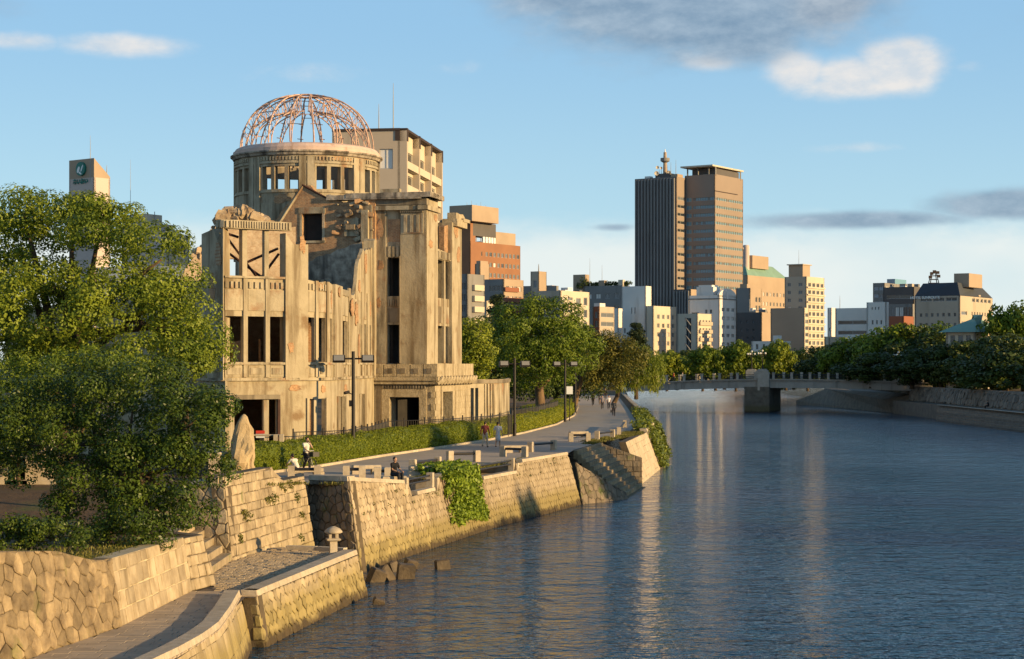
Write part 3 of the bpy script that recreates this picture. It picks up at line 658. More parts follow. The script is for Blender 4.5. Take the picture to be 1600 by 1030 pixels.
# interior of the wing: added dark slabs and the pale back wall with its broken top
mb = MB(); f0 = [WS(ws(px), 0, .5) for px in (240, 318, 350, 400, 445, 478, 513, 530, 565, 583)]
bk = [LB(1.0, -3.8), LB(1.0, -12), V((W(290, 116), 116, 0)), V((W(232, 116), 116, 0))]
for z in (4.55, 8.75): mb.prism([(p.x, p.y, z) for p in f0 + bk], (0, 0, .25))
tag(mb.build('floor_slab', 'interior_shade', ruin))  # slabs added to cover the storeys so the windows look dark
Sb, Lb = flat((W(236, 112.5), 112.5), (W(462, 115), 115))
rg1 = ragged(0, .35, 2.2)
def btop(s):
    return rg1(s) + lerp_list([(0, 8.5), (1.5, 9.3), (1.9, 11.2), (2.6, 12.0), (3.2, 12.4), (4.2, 14.3), (6.2, 14.5), (8.4, 13.9), (9.5, 14.0)], s)
hs = [(Lb - 4.1, Lb - 3.0, 10.0, 11.9), (3.3, 4.3, 10, 12), (2.8, 4, 5.5, 7.5)]
mb = MB(); grid_wall(mb, Sb, 0, Lb, 0, 14, hs, .6, ds=.35, topf=btop); part(mb, 'back_wall', 'brick_pale')
rb_ = random.Random(77)
for i in range(64):
    px = rb_.uniform(300, 425); f = (px - 236) / (462 - 236); Yb = 112.5 + 2.5 * f + .3; sz = rb_.uniform(.25, .75) * (1.5 if 345 < px < 395 else 1)
    zc = btop(f * Lb) + rb_.uniform(-.25, .12) + (.35 if 350 < px < 390 else 0); mb = MB(); mb.box((0, 0, 0), (sz, sz * .8, sz * .7), bev=sz * .2)
    R_ = Matrix.Rotation(rb_.random() * 3, 3, 'Z') @ Matrix.Rotation(rb_.uniform(-.5, .5), 3, 'X'); mb.v = [tuple(R_ @ V(p) * (1 + .3 * noise.noise(V(p) * 3 + V((i, 0, 0)))) + V((W(px, Yb), Yb, zc))) for p in mb.v]; part(mb, 'broken_masonry', 'rubble' if i % 3 else 'brick_pale')
# cross walls that close the view through the windows
for pa, Yb in ((330, 110.5), (470, 112.5), (500, 118), (548, 125)):
    a, b_ = WS(ws(pa), 0, .56), V((W(pa, Yb + 3) - 1.0, Yb + 3, 0)); Sx, Lx = flat(a, b_); mb = MB(); grid_wall(mb, Sx, 0, Lx, 0, 8.7, [], .35, ds=.8, topf=ragged(7.6, .9, pa)); part(mb, 'cross_wall', 'brick_red')
for pa, pb, d in ((356, 366, 3), (366, 372, 2.6), (402, 410, 3.5), (436, 441, 3)):
    mb = MB(); grid_wall(mb, lambda s, z, dd: WS(s, z, dd + d), ws(pa), ws(pb), 4.8, 6.9, [], .3, ds=.4, topf=ragged(6.8, .4, pa)); part(mb, 'inner_pier', 'brick_pale')
# --- gable wall and the wall below it
Sg, Lg = flat(LB(-.45, -12.4), LB(-.45, -3.4))
gh = [(12.4 - 8.75, 12.4 - 7.28, 14.15, 16.05)]
rgg = ragged(0, .22, 8.1, 2)
def gtop(s):
    b_ = s - 12.4; return rgg(s) + lerp_list([(-12.4, 13.2), (-11.2, 15.2), (-8.75, 18.05), (-8.3, 18.0), (-7.3, 17.3), (-6.6, 17.0), (-5.8, 16.8), (-4, 17.0), (-3.4, 17.2)], b_)
mb = MB(); grid_wall(mb, Sg, 0, Lg, 9.0, 17, gh, .6, ds=.3, topf=gtop); gable = part(mb, 'gable_wall', 'brick_red')
def gbox(b0, b1, z0, z1, out, name, m, parent=None, inn=.02):
    mb = MB(); p = LB(-.45 - out, b0, z0); mb.para(p, n_ * (b1 - b0), u_ * (out + inn), (0, 0, z1 - z0)); return part(mb, name, m, parent)
gbox(-9.2, -6.9, 13.9, 16.4, -.64, 'shade_panel', 'interior_shade', inn=.7)  # dark panel added behind the gable window, painting the shade inside
gbox(-9.0, -7.05, 16.06, 16.5, .07, 'window_lintel', 'plaster', gable); gbox(-7.27, -7.08, 14.15, 16.05, .05, 'window_jamb', 'brick_pale', gable); gbox(-8.93, -8.77, 14.15, 16.05, .05, 'window_jamb', 'plaster', gable)
gbox(-8.9, -7.05, 13.98, 14.14, .08, 'window_sill', 'plaster', gable)
mb = MB(); mb.tube([LB(-.5, -8.7, 18.0), LB(-.5, -10.6, 15.2)], .1, 4); part(mb, 'raking_beam', 'plaster', gable)
mb = MB(); mb.tube([LB(-.5, -8.75, 18.1), LB(-.5, -6.9, 17.1)], .07, 4); part(mb, 'raking_beam', 'rust_beam', gable)
Sp, Lp = flat(LB(-.9, -9.2), LB(-.9, -4.2)); ph = [(.9, 2.1, 9.5, 10.9)]
mb = MB(); grid_wall(mb, Sp, 0, Lp, 4.8, 13, ph, .5, ds=.3, topf=lambda s: 12.3 + .35 * s + .25 * noise.noise(V((s * 2, 1, 1)))); part(mb, 'stained_plaster_wall', 'plaster_worn')
gbox(-7.9, -6.9, 11.0, 11.35, .85, 'broken_lintel', 'plaster', inn=0.02); gbox(-6.95, -6.5, 9.2, 11.0, .9, 'broken_pier', 'brick_pale')
mb = MB(); mb.prism([LB(-1.0, -8.2, 4.8), LB(-1.0, -3.5, 4.8), LB(4, -3.5, 4.8), LB(4, -8.2, 4.8)], (0, 0, .2)); part(mb, 'floor_slab', 'interior_shade')
# torn corner of the upper storey left of the tower
for b0, b1, z0, z1, o_ in ((-5.6, -4.55, 14.4, 15.6, .42), (-4.5, -3.6, 13.6, 16.6, .36)):
    mb = MB(); S_, L_ = flat(LB(-.2 - o_, b0), LB(-.2 - o_, b1)); grid_wall(mb, S_, 0, L_, z0, z1, [], .5, ds=.2, topf=ragged(z1, .2, b0, 3)); o = part(mb, 'torn_corner', 'plaster'); gbox(b0 + .2, b1 - .2, z0 + .45, z1 - .4, o_ + .06, 'raised_panel', 'plaster_warm', o)
bq = random.Random(19)
for i in range(46):
    b0 = bq.uniform(-6.3, -3.5); zz = bq.uniform(13.3, 16.9); sz = bq.uniform(.15, .5)
    if zz < 15 - (b0 + 6.3) * .3 and bq.random() < .6: continue
    mb = MB(); mb.box((0, 0, 0), (sz * 1.3, sz, sz * .7), bev=sz * .12); R_ = Matrix.Rotation(bq.uniform(-.5, .5) - .2, 3, 'Z') @ Matrix.Rotation(bq.uniform(-.5, .5), 3, 'Y'); c_ = LB(-.5 - bq.random() * .18, b0, zz)
    mb.v = [tuple(R_ @ V(p) * (1 + .25 * noise.noise(V(p) * 4 + V((i, 0, 0)))) + c_) for p in mb.v]; part(mb, 'broken_masonry', ('rubble', 'brick_red', 'plaster', 'brick_pale')[i % 4])
S_, L_ = flat(LB(-.72, -6.9), LB(-.72, 0.0)); mb = MB(); grid_wall(mb, S_, 0, L_, 16.95, 17.4, [], 1.0, ds=.25, topf=ragged(17.3, .14, 5, 3)); part(mb, 'broken_cornice', 'plaster_worn')
# --- entrance tower
TA, TB = 10.0, -3.55
twl = [(.92, 1.86)]                                                             # window strip on the side facing the camera (distance from the left end)
St, Lt = flat(LB(0, TB), LB(0, 0))
th = [(.92, 1.86, 10.2, 12.9), (.92, 1.86, 5.5, 8.2), (1.38, 3.5, -.1, 3.1)]
mb = MB(); grid_wall(mb, St, 0, Lt, 0, 17.1, th, .5, ds=1.2, mo=1); part(mb, 'tower_side_wall', ['plaster', 'brick_red'])
Sw, Lw = flat(LB(0, 0), LB(TA, 0))
wh = [(3.05, 5.35, 10.2, 12.95), (5.75, 6.98, 10.2, 12.95), (3.05, 5.35, 5.5, 8.2), (5.75, 6.98, 5.5, 8.2), (1.05, 3.7, .3, 3.4)]
mb = MB(); grid_wall(mb, Sw, 0, Lw, 0, 13.55, wh, .12, ds=1.2, mo=1); part(mb, 'tower_front_wall', ['plaster_warm', 'brick_red'])
def tbox(S, s0, s1, z0, z1, out, name, m, parent=None, inn=.02, topf=None):
    mb = MB(); grid_wall(mb, lambda s, z, d: S(s, z, d - out), s0, s1, z0, z1, [], out + inn, topf=topf, ds=.5 if topf else 1e9); return part(mb, name, m, parent)
tbox(St, 1.92, Lt + .22, 5.44, 16.2, .22, 'pier', 'plaster_warm', inn=.01)
tbox(St, 0, .84, 5.4, 16.2, .14, 'pier', 'plaster')
tbox(St, .86, .92, 5.5, 13.0, .12, 'jamb', 'plaster_warm'); tbox(St, 1.86, 1.92, 5.5, 13.0, .3, 'jamb', 'plaster_dark')
tbox(Sw, -.2, 3.0, 5.44, 17.1, .22, 'pier', 'plaster_warm', inn=.5)
tbox(Sw, 7.0, 9.9, 5.44, 15.9, .22, 'pier', 'plaster_warm', inn=.9, topf=lambda s: 15.9 + .7 * noise.noise(V((s * 1.6, 2, 0))))
tbox(Sw, 6.0, 7.0, 13.4, 15.8, -.1, 'broken_pier', 'brick_red', inn=.5, topf=ragged(15.6, .35, 3, 2))
tbox(Sw, 7.3, 10.3, 15.6, 16.15, .55, 'pier_capital', 'carved', inn=.6); tbox(Sw, 7.6, 10.1, 16.15, 16.7, .4, 'pier_capital', 'carved', inn=.3, topf=ragged(16.6, .25, 8, 2)); tbox(Sw, 9.0, 11.0, 16.05, 16.3, .6, 'fallen_cornice', 'carved', inn=.2)
tbox(Sw, 5.36, 5.74, 5.5, 13.5, .06, 'mullion', 'plaster_warm')
o = tbox(Sw, 3.05, 6.98, 13.0, 13.75, .16, 'frieze', 'plaster_warm', topf=lambda s: 13.85 - .05 * s)
for i in range(9): tbox(Sw, 3.2 + i * .41, 3.42 + i * .41, 13.05, 13.55, .24, 'flute', 'plaster', o)
for s0, s1 in ((3.15, 5.0), (5.5, 6.9)): tbox(Sw, s0 + .1, s1 - .1, 8.4, 9.6, .05, 'spandrel_panel', 'plaster')
o = tbox(St, .95, 1.84, 8.35, 9.35, .04, 'spandrel_panel', 'plaster_dark')
for i in range(5): tbox(St, .97 + i * .175, 1.07 + i * .175, 9.5, 9.95, .08, 'bracket', 'plaster', o)
tbox(St, .95, 1.84, 13.1, 13.7, .03, 'frieze', 'plaster'); tbox(St, .95, 1.84, 14.0, 15.6, .015, 'brick_panel', 'brick_red')
for i in range(3): tbox(St, 1.0 + i * .3, 1.16 + i * .3, 12.95, 13.7, .12, 'flute', 'plaster')
o = tbox(St, 2.0, Lt + .05, 14.55, 15.95, .3, 'pier_panel', 'plaster')
for i in range(3): tbox(St, 2.2 + i * .45, 2.42 + i * .45, 14.65, 15.85, .36, 'flute', 'plaster_warm', o)
for i in range(12): tbox(St, 1.95 + i * .14, 2.02 + i * .14, 16.0, 16.12, .4, 'dentil', 'plaster_dark', o)
tbox(St, -1.6, Lt + .35, 16.2, 16.5, .42, 'cornice', 'plaster', inn=.9); tbox(St, -.6, Lt + .3, 16.55, 17.0, .3, 'frieze', 'plaster_dark', inn=.4); tbox(St, -1.9, Lt + .7, 17.05, 17.38, .75, 'cornice', 'plaster_worn', inn=2.0, topf=ragged(17.4, .08, 1, 3))
tbox(Sw, -.5, 3.1, 16.2, 16.5, .42, 'cornice', 'plaster_warm', inn=.3); tbox(Sw, -.65, 3.0, 17.05, 17.38, .7, 'cornice', 'plaster_worn', inn=.3)
tbox(St, .3, 1.7, 17.4, 17.75, -.3, 'broken_block', 'plaster', inn=.8); tbox(Sw, 6.3, 7.0, 16.2, 17.4, -1.0, 'broken_pier', 'rubble', inn=1.8)
Sr, Lr = flat(LB(TA, 0), LB(TA, TB - 6)); mb = MB(); grid_wall(mb, Sr, 0, Lr, 0, 15.6, [], .5, ds=1, topf=ragged(15.5, .3, 7)); part(mb, 'tower_rear_wall', 'plaster_dark')
mb = MB(); mb.prism([LB(.5, TB, 13.0), LB(.5, -.5, 13.0), LB(9.5, -.5, 13.0), LB(9.5, TB, 13.0)], (0, 0, .2)); mb.prism([LB(.5, TB, 8.9), LB(.5, -.5, 8.9), LB(9.5, -.5, 8.9), LB(9.5, TB, 8.9)], (0, 0, .2)); mb.prism([LB(.5, TB, 4.6), LB(.5, -.5, 4.6), LB(9.5, -.5, 4.6), LB(9.5, TB, 4.6)], (0, 0, .2)); part(mb, 'floor_slab', 'interior_shade')  # slabs added across the open tower to keep its inside dark
Sm, Lm = flat(LB(.5, -2.4), LB(9.5, -2.4)); mb = MB(); grid_wall(mb, Sm, 0, Lm, 0, 13, [], .3); part(mb, 'tower_shade_wall', 'interior_shade')  # unseen wall added in shade colour so the tower openings look dark
# balcony and carved ground storey of the tower
BA0, BA1, BB = -1.27, 9.2, 1.28
Sn, Ln = flat(LB(BA0, BB - 4.75), LB(BA0, BB)); Sv, Lv = flat(LB(BA0, BB), LB(BA1, BB))
dn = [(1.3, 3.45, -.2, 3.15)]; dv = [(2.3, 5.0, .4, 3.5)]
mb = MB(); grid_wall(mb, lambda s, z, d: Sn(s, z, d + .25), .25, Ln - .25, -.3, 4.1, dn, 1.0, mo=1); part(mb, 'portal_wall', ['carved', 'interior_shade'])
mb = MB(); grid_wall(mb, lambda s, z, d: Sv(s, z, d + .25), .26, Lv, -.3, 4.1, dv, 1.0, mo=1); part(mb, 'entrance_wall', ['carved', 'interior_shade'])
mb = MB(); mb.prism([LB(BA0 + .1, BB - 4.7, 3.95), LB(BA0 + .1, BB - .1, 3.95), LB(BA1, BB - .1, 3.95), LB(BA1, BB - 4.7, 3.95)], (0, 0, .3)); part(mb, 'floor_slab', 'interior_shade')
for r in range(9):                                                               # ashlar blocks of the carved ground storey
    z0 = .1 + r * .43
    for (S, L_, hl, off) in ((Sn, Ln - .25, dn[0], .25), (Sv, Lv, dv[0], .26)):
        s = off + (r % 2) * .3
        while s < L_ - .15:
            e = min(L_, s + .62)
            if not (e > hl[0] - .62 and s < hl[1] + .62): tbox(lambda a, z, d, S=S: S(a, z, d + .25), s + .01, e - .01, z0, z0 + .415, .05, 'ashlar_block', 'carved')
            s = e
for z0, z1, out in ((4.05, 4.3, .0), (4.3, 4.55, .14)):
    tbox(Sn, 0, Ln, z0, z1, out, 'balcony_moulding', 'carved', inn=.6); tbox(Sv, -out, Lv, z0, z1, out - .003, 'balcony_moulding', 'carved', inn=.6)
for i in range(5): tbox(Sn, i * .95 + .03, i * .95 + .92, 4.57, 5.45 - .02 * (i % 2), .06, 'balcony_block', 'carved', inn=.4)
for i in range(5): tbox(Sn, i * .95 + .3, i * .95 + .62, 4.8, 5.15, .12, 'carved_boss', 'plaster_dark', inn=.02)
for i in range(12): tbox(Sv, .42 + i * .83, .42 + i * .83 + .79, 4.57, 5.47, .05, 'balcony_block', 'carved', inn=.4)
tbox(Sv, -.04, .4, 4.57, 5.47, .05, 'balcony_block', 'carved', inn=.4)
for i in range(13):
    mb = MB(); a, b_ = Sv(i * .8 + .1, 4.1, -.02), Sv(i * .8 + .1, 4.5, -.3); mb.tube([a, Sv(i * .8 + .25, 4.3, -.26), Sv(i * .8 + .5, 4.52, -.3)], .16, 6); part(mb, 'acanthus_leaf', 'carved')
for s0, s1, z0, z1 in ((.75, 1.3, 0, 3.7), (3.45, 3.95, 0, 3.7), (1.3, 3.45, 3.16, 3.7)): tbox(lambda a, z, d: Sn(a, z, d + .25), s0, s1, z0, z1, .1, 'portal_frame', 'carved', inn=.3)
for i in range(16): tbox(lambda a, z, d: Sn(a, z, d + .25), .8 + i * .2, .9 + i * .2, 3.75, 3.95, .14, 'dentil', 'plaster_dark')
for s0, s1, z0, z1 in ((1.95, 2.3, .4, 3.9), (5.0, 5.6, .4, 3.9), (2.3, 5.0, 3.5, 3.9)): tbox(lambda a, z, d: Sv(a, z, d + .25), s0, s1, z0, z1, .1, 'entrance_frame', 'carved', inn=.3)
rgx = random.Random(3)
for i in range(40):
    mb = MB(); p = Sn(1.4 + rgx.random() * 2.0, .15 + rgx.random() * .35, .5 + rgx.random() * 1.6); mb.box(p, (rgx.uniform(.15, .4), rgx.uniform(.15, .35), rgx.uniform(.12, .3)), yaw=rgx.random() * 3); part(mb, 'rubble_stone', 'rubble')
# low remains of the far wing
An = [(W(731, 143), 143), (W(775, 146.5), 146.5), (W(788, 148.5), 148.5), (W(794, 152), 152), (W(796, 160), 160)]; AP = Poly(An)
def AS(s, z, d): p = AP.at(s) - AP.nrm(s) * d; return V((p.x, p.y, z))
ah = [(.3, .85, 1.0, 3.6), (1.05, 1.5, 1.0, 3.6)]
mb = MB(); grid_wall(mb, AS, 0, AP.L, -.3, 4.25, ah, .25, ds=.5); part(mb, 'far_wing_wall', 'plaster')
mb = MB(); grid_wall(mb, lambda s, z, d: AS(s, z, d - .12), 0, AP.L, 3.95, 4.22, [], .16, ds=.5); part(mb, 'far_wing_cornice', 'plaster_dark')
for s in (2.35, 2.75, 3.2, 3.6): mb = MB(); grid_wall(mb, lambda a, z, d: AS(a, z, d - .08), s, s + .2, 0, 3.9, [], .1); part(mb, 'pilaster', 'plaster')
mb = MB(); mb.prism([AS(0, 4.05, .6), AS(AP.L, 4.05, .6), LB(16, -4, 4.05), LB(10, -2, 4.05)], (0, 0, .1)); part(mb, 'floor_slab', 'interior_shade')
# patches where the plaster has fallen and brick shows
pr_ = random.Random(41)
def brick_patch(S, s, z, rs_, rz, m='brick_red'):
    n = 14; pts = []
    for i in range(n): a = 2 * math.pi * i / n; k = pr_.uniform(.6, 1.15); pts.append((s + rs_ * k * math.cos(a), z + rz * k * math.sin(a)))
    mb = MB(); mb.add([S(a, b_, -.028) for a, b_ in pts] + [S(a, b_, .02) for a, b_ in pts], [tuple(range(n))] + [(i, n + i, n + (i + 1) % n, (i + 1) % n) for i in range(n)]); part(mb, 'exposed_brick', m)
for px, z, a, b_, off in ((545.5, 9.0, .8, .55, .20), (552, 8.7, .9, .8, .20), (470, 12.2, .25, .5, .16), (460, 4.1, .5, .2, 0), (500, 9.95, .35, .2, .06), (516, 9.2, .3, .5, .06), (525, 9.7, .45, .35, .2), (345, 11.6, .4, .8, .16), (336, 9.6, .5, .9, .16), (571, 12.2, .7, .8, 0), (561, 10.6, .6, .5, 0), (578, 9.2, .5, .6, 0), (505, 4.0, .4, .25, 0), (540, 3.9, .8, .3, 0), (452, 6.4, .22, .35, .16), (556, 6.4, .4, .9, .2)):
    brick_patch(lambda s, zz, d, off=off: WS(s, zz, d - off), ws(px), z, a, b_)
for s_, z, a, b_ in ((.4, 14.9, .25, .7), (.5, 12.4, .2, .4), (.35, 9.7, .18, .4)): brick_patch(lambda s, zz, d: St(s, zz, d - .14), s_, z, a, b_)
for s_, z, a, b_ in ((8.2, 15.2, .7, .4), (2.3, 15.8, .5, .3), (8.9, 13.6, .5, .7), (1.0, 13.9, .6, .35)): brick_patch(lambda s, zz, d: Sw(s, zz, d - .22), s_, z, a, b_)
# --- rotunda and dome
RC = LB(5.9, -10.6); RR = 5.25
cam_ang = math.atan2(-RC.y, -RC.x)
def RS(s, z, d): a = cam_ang + s / RR; return V((RC.x + (RR - d) * math.cos(a), RC.y + (RR - d) * math.sin(a), z))
for a_, z, r_, q_ in ((-.35, 17.3, .7, .4), (.5, 20.15, 1.0, .18), (.15, 16.6, .5, .7), (-1.0, 16.4, .6, .6)): brick_patch(lambda s, zz, d: RS(s, zz, d - .07), RR * a_, z, r_, q_)
rh = []
for k in range(8):
    for c_ in (10.2, 21.7, 33.2):
        a = math.radians(45 * k + 1.5 + c_); rh.append((RR * (a - .073) - math.pi * RR, RR * (a + .073) - math.pi * RR, 17.95, 19.6))
rh += []
mb = MB(); grid_wall(mb, RS, -math.pi * RR, math.pi * RR, 9, 20.45, rh, .5, ds=.45, mo=1); part(mb, 'rotunda_wall', ['plaster', 'plaster_dark'], merge=.001)
for k in range(8):
    for c_, w_ in ((-3.2, .05), (3.2, .05)):
        a = math.radians(45 * k + c_) ; s0 = RR * a - math.pi * RR; tbox(RS, s0 - .26, s0 + .26, 13, 20.3, .13, 'pilaster', 'plaster')
    a = math.radians(45 * k + 22.5); s0 = RR * a - math.pi * RR
    o = tbox(RS, s0 - 1.5, s0 + 1.5, 17.72, 17.9, .1, 'window_sill', 'plaster', topf=lambda s: 17.9)
    tbox(RS, s0 - 1.4, s0 + 1.4, 14.6, 17.0, .06, 'panel', 'plaster', topf=lambda s: 17.0)
    for i in range(12): tbox(RS, s0 - 1.45 + i * .25, s0 - 1.33 + i * .25, 20.02, 20.28, .1, 'dentil', 'plaster', o)
mb = MB(); mb.lathe([(5.2, 19.75), (5.36, 19.8), (5.36, 19.95), (5.26, 20.0)], RC, 64); part(mb, 'string_course', 'plaster')
mb = MB(); mb.lathe([(5.1, 20.35), (5.42, 20.4), (5.5, 20.55), (5.62, 20.62), (5.62, 20.72), (5.0, 20.74), (5.0, 20.36)], RC, 64); part(mb, 'cornice', 'plaster_worn')
mb = MB(); mb.lathe([(5.40, 20.745), (5.42, 20.98), (5.36, 21.0), (5.22, 21.2), (5.0, 21.3), (4.75, 21.34), (4.55, 21.2), (4.7, 20.76)], RC, 64); part(mb, 'dome_ring', 'ring_pink')
dome = bpy.data.objects.new('dome_frame', None); col.objects.link(dome); dome.parent = ruin; dome.location = V((RC.x, RC.y, 21.3)) - ruin.location
rd = random.Random(21)
def dpt(a, t, rr, h, e=.86): return V((RC.x + rr * math.cos(t) ** e * math.cos(a), RC.y + rr * math.cos(t) ** e * math.sin(a), 21.35 + h * math.sin(t) ** .97))
NR = 18; bent = [rd.uniform(-.02, .02) for _ in range(NR)]
for i in range(NR):
    a = 2 * math.pi * i / NR + cam_ang + math.pi / NR * .6; T = [k / 12 * 1.5 for k in range(13)]
    mb = MB(); mb.tube([dpt(a + bent[i] * math.sin(3 * t), t, 4.92, 3.98) for t in T], .055, 5)
    Ti = [k / 10 * 1.42 for k in range(11)]; mb.tube([dpt(a, t, 4.55, 2.75) for t in Ti], .048, 5)
    for k in range(1, 10):
        if rd.random() < .7: mb.tube([dpt(a, T[k + 1], 4.92, 3.98), dpt(a, Ti[k], 4.55, 2.75)], .024, 4)
        if rd.random() < .5: mb.tube([dpt(a, T[k + 1], 4.92, 3.98), dpt(a, Ti[min(10, k + 1)], 4.55, 2.75)], .024, 4)
    mb.build('rib', 'rust_steel', dome)
for t, keep in ((.32, .05), (.62, .12), (.88, .25), (1.1, .4), (1.28, .6), (1.42, 1.0)):
    for i in range(NR):
        a0 = 2 * math.pi * i / NR + cam_ang + math.pi / NR * .6
        if rd.random() < keep:
            mb = MB(); mb.tube([dpt(a0 + 2 * math.pi / NR * f, t, 4.9, 3.98) for f in (0, .5, 1)], .03, 4); mb.build('purlin', 'rust_steel', dome)
        else:
            mb = MB(); mb.tube([dpt(a0 - .05, t, 4.93, 4.0), dpt(a0 + .05, t + .01, 4.97, 4.02)], .03, 4); mb.build('purlin_stub', 'rust_steel', dome)
for t in (.95, 1.2, 1.40):
    for i in range(NR):
        if rd.random() < .35:
            a0 = 2 * math.pi * i / NR + cam_ang + math.pi / NR * .6; mb = MB(); mb.tube([dpt(a0, t, 4.5, 2.75), dpt(a0 + 2 * math.pi / NR, t, 4.5, 2.75)], .026, 4); mb.build('inner_purlin', 'rust_steel', dome)
for i in range(16):
    i0 = rd.randrange(NR); a0 = 2 * math.pi * i0 / NR + cam_ang + math.pi / NR * .6; t0 = rd.uniform(.75, 1.3)
    mb = MB(); mb.tube([dpt(a0, t0, 4.88, 3.95), dpt(a0 + 2 * math.pi / NR, t0 + rd.uniform(-.2, .2), 4.88, 3.95)], .022, 4); mb.build('brace', 'rust_steel', dome)
mb = MB(); mb.lathe([(.75, 25.22), (.82, 25.3), (.75, 25.38), (.68, 25.3), (.75, 25.22)], RC, 24); mb.build('crown_ring', 'rust_steel', dome)
# ---------------------------------------------------------------- vegetation
def leaf_mesh(name, clumps, size, m, parent=None, seed=1, aspect=.55, up=.35, droop=0.0, shell=.55, nrand=.55, origin=None, tint_lo=0.0, smooth_n=False):
    """clumps: (x,y,z,rx,ry,rz,n): n leaf quads on the outer shell of each little ellipsoid"""
    rs = np.random.RandomState(seed); C = []; R = []; T = []
    for c_ in clumps:
        n = int(c_[6]); C.append(np.repeat([c_[:3]], n, 0)); R.append(np.repeat([c_[3:6]], n, 0)); T.append(np.full(n, rs.rand()))
    C = np.concatenate(C); R = np.concatenate(R); T = np.concatenate(T); n = len(C)
    d = rs.normal(size=(n, 3)); d /= np.linalg.norm(d, axis=1)[:, None]
    rad = shell + (1 - shell) * rs.rand(n) ** .6
    P = C + d * R * rad[:, None]
    nr = d + rs.normal(size=(n, 3)) * nrand; nr[:, 2] += up; nr /= np.linalg.norm(nr, axis=1)[:, None]
    tdir = np.cross(nr, rs.normal(size=(n, 3))); tdir /= np.linalg.norm(tdir, axis=1)[:, None]
    if droop: tdir[:, 2] -= droop; tdir /= np.linalg.norm(tdir, axis=1)[:, None]; nr = np.cross(tdir, np.cross(nr, tdir)); nr /= np.linalg.norm(nr, axis=1)[:, None]
    b_ = np.cross(nr, tdir); s = size * (.65 + .7 * rs.rand(n))[:, None]
    vs = np.stack([P - tdir * s * .5, P + b_ * s * aspect * .5 + tdir * s * .05, P + tdir * s * .5, P - b_ * s * aspect * .5 + tdir * s * .05], 1).reshape(-1, 3)
    off = V((0, 0, 0))
    if parent is not None:
        p = parent
        while p is not None: off += V(p.location); p = p.parent
    elif origin is not None: off = V(origin)
    vs = vs - np.array(off)
    me = bpy.data.meshes.new(name); me.vertices.add(4 * n); me.vertices.foreach_set('co', vs.astype(np.float32).ravel())
    me.loops.add(4 * n); me.loops.foreach_set('vertex_index', np.arange(4 * n, dtype=np.int32))
    me.polygons.add(n); me.polygons.foreach_set('loop_start', np.arange(0, 4 * n, 4, dtype=np.int32))
    me.update(calc_edges=True)
    at = me.attributes.new('tint', 'FLOAT', 'POINT'); tv = np.clip(tint_lo + .55 * T + .45 * rs.rand(n), 0, 1); at.data.foreach_set('value', np.repeat(tv, 4).astype(np.float32))
    me.materials.append(M[m]); o = bpy.data.objects.new(name, me); col.objects.link(o)
    if parent is not None: o.parent = parent
    else: o.location = off
    return o
def fill(lobes, n, r, nl, seed, inner=.15, up=.25, flatz=.75, var=.45):
    """clumps spread over the skin of big lobes, with some inside"""
    rs = random.Random(seed); out = []; wts = [l[3] * l[5] for l in lobes]
    for _ in range(n):
        l = rs.choices(lobes, wts)[0]
        d = V((rs.gauss(0, 1), rs.gauss(0, 1), rs.gauss(0, 1) + up)).normalized(); f = rs.uniform(.35, .8) if rs.random() < inner else rs.uniform(.82, 1.05)
        k = rs.uniform(1 - var, 1 + var); out.append((l[0] + d.x * l[3] * f, l[1] + d.y * l[4] * f, l[2] + d.z * l[5] * f, r * k, r * k, r * k * flatz, nl * k * k))
    return out
def limbs(mb, base, top, r0, lobes, seed, n=7, rl=.4):
    rs = random.Random(seed); b0, t0 = V(base), V(top)
    pts = [b0.lerp(t0, i / 5) + V((rs.uniform(-1, 1), rs.uniform(-1, 1), 0)) * r0 * .5 * (i > 0) for i in range(6)]
    mb.tube([b0 - V((0, 0, .3))] + pts, [r0 * 1.35] + [r0 * (1.15 - .13 * i) for i in range(6)], 9)
    for i in range(n):
        l = lobes[i % len(lobes)]; s = pts[2 + i % 4]; e = V(l[:3]) + V((rs.uniform(-.5, .5) * l[3], rs.uniform(-.5, .5) * l[4], rs.uniform(-.2, .4) * l[5])); m_ = s.lerp(e, .5) + V((rs.uniform(-.3, .3), rs.uniform(-.3, .3), .3)) * l[5] * .3
        mb.tube([s, s.lerp(m_, .5) + V((0, 0, .1)), m_, m_.lerp(e, .6), e], [r0 * rl * q for q in (1.2, 1, .75, .5, .2)], 6)
def tree(name, label, base, lobes, nclump, r, nl, size, m, seed, trunk=.3, bark='bark', cat='tree', group=None, nb=8, **k):
    root = thing(name, label, cat, base, group=group)
    cx = sum(l[0] for l in lobes) / len(lobes); cy = sum(l[1] for l in lobes) / len(lobes); cz = sum(l[2] for l in lobes) / len(lobes)
    mb = MB(); limbs(mb, base, (base[0] * .4 + cx * .6, base[1] * .4 + cy * .6, cz), trunk, lobes, seed, nb); mb.build('trunk', bark, root, smooth=True)
    leaf_mesh('crown', fill(lobes, nclump, r, nl, seed), size, m, root, seed, **k)
    return root
def lob(px, py, Y, rx, rz, dy=0, ry=None):
    """a lobe from its photo position and pixel radii"""
    s = Y / F; p = PT(px, py, Y + dy); return (p.x, p.y, p.z, rx * s, (ry or rx * .8) * s, rz * s)
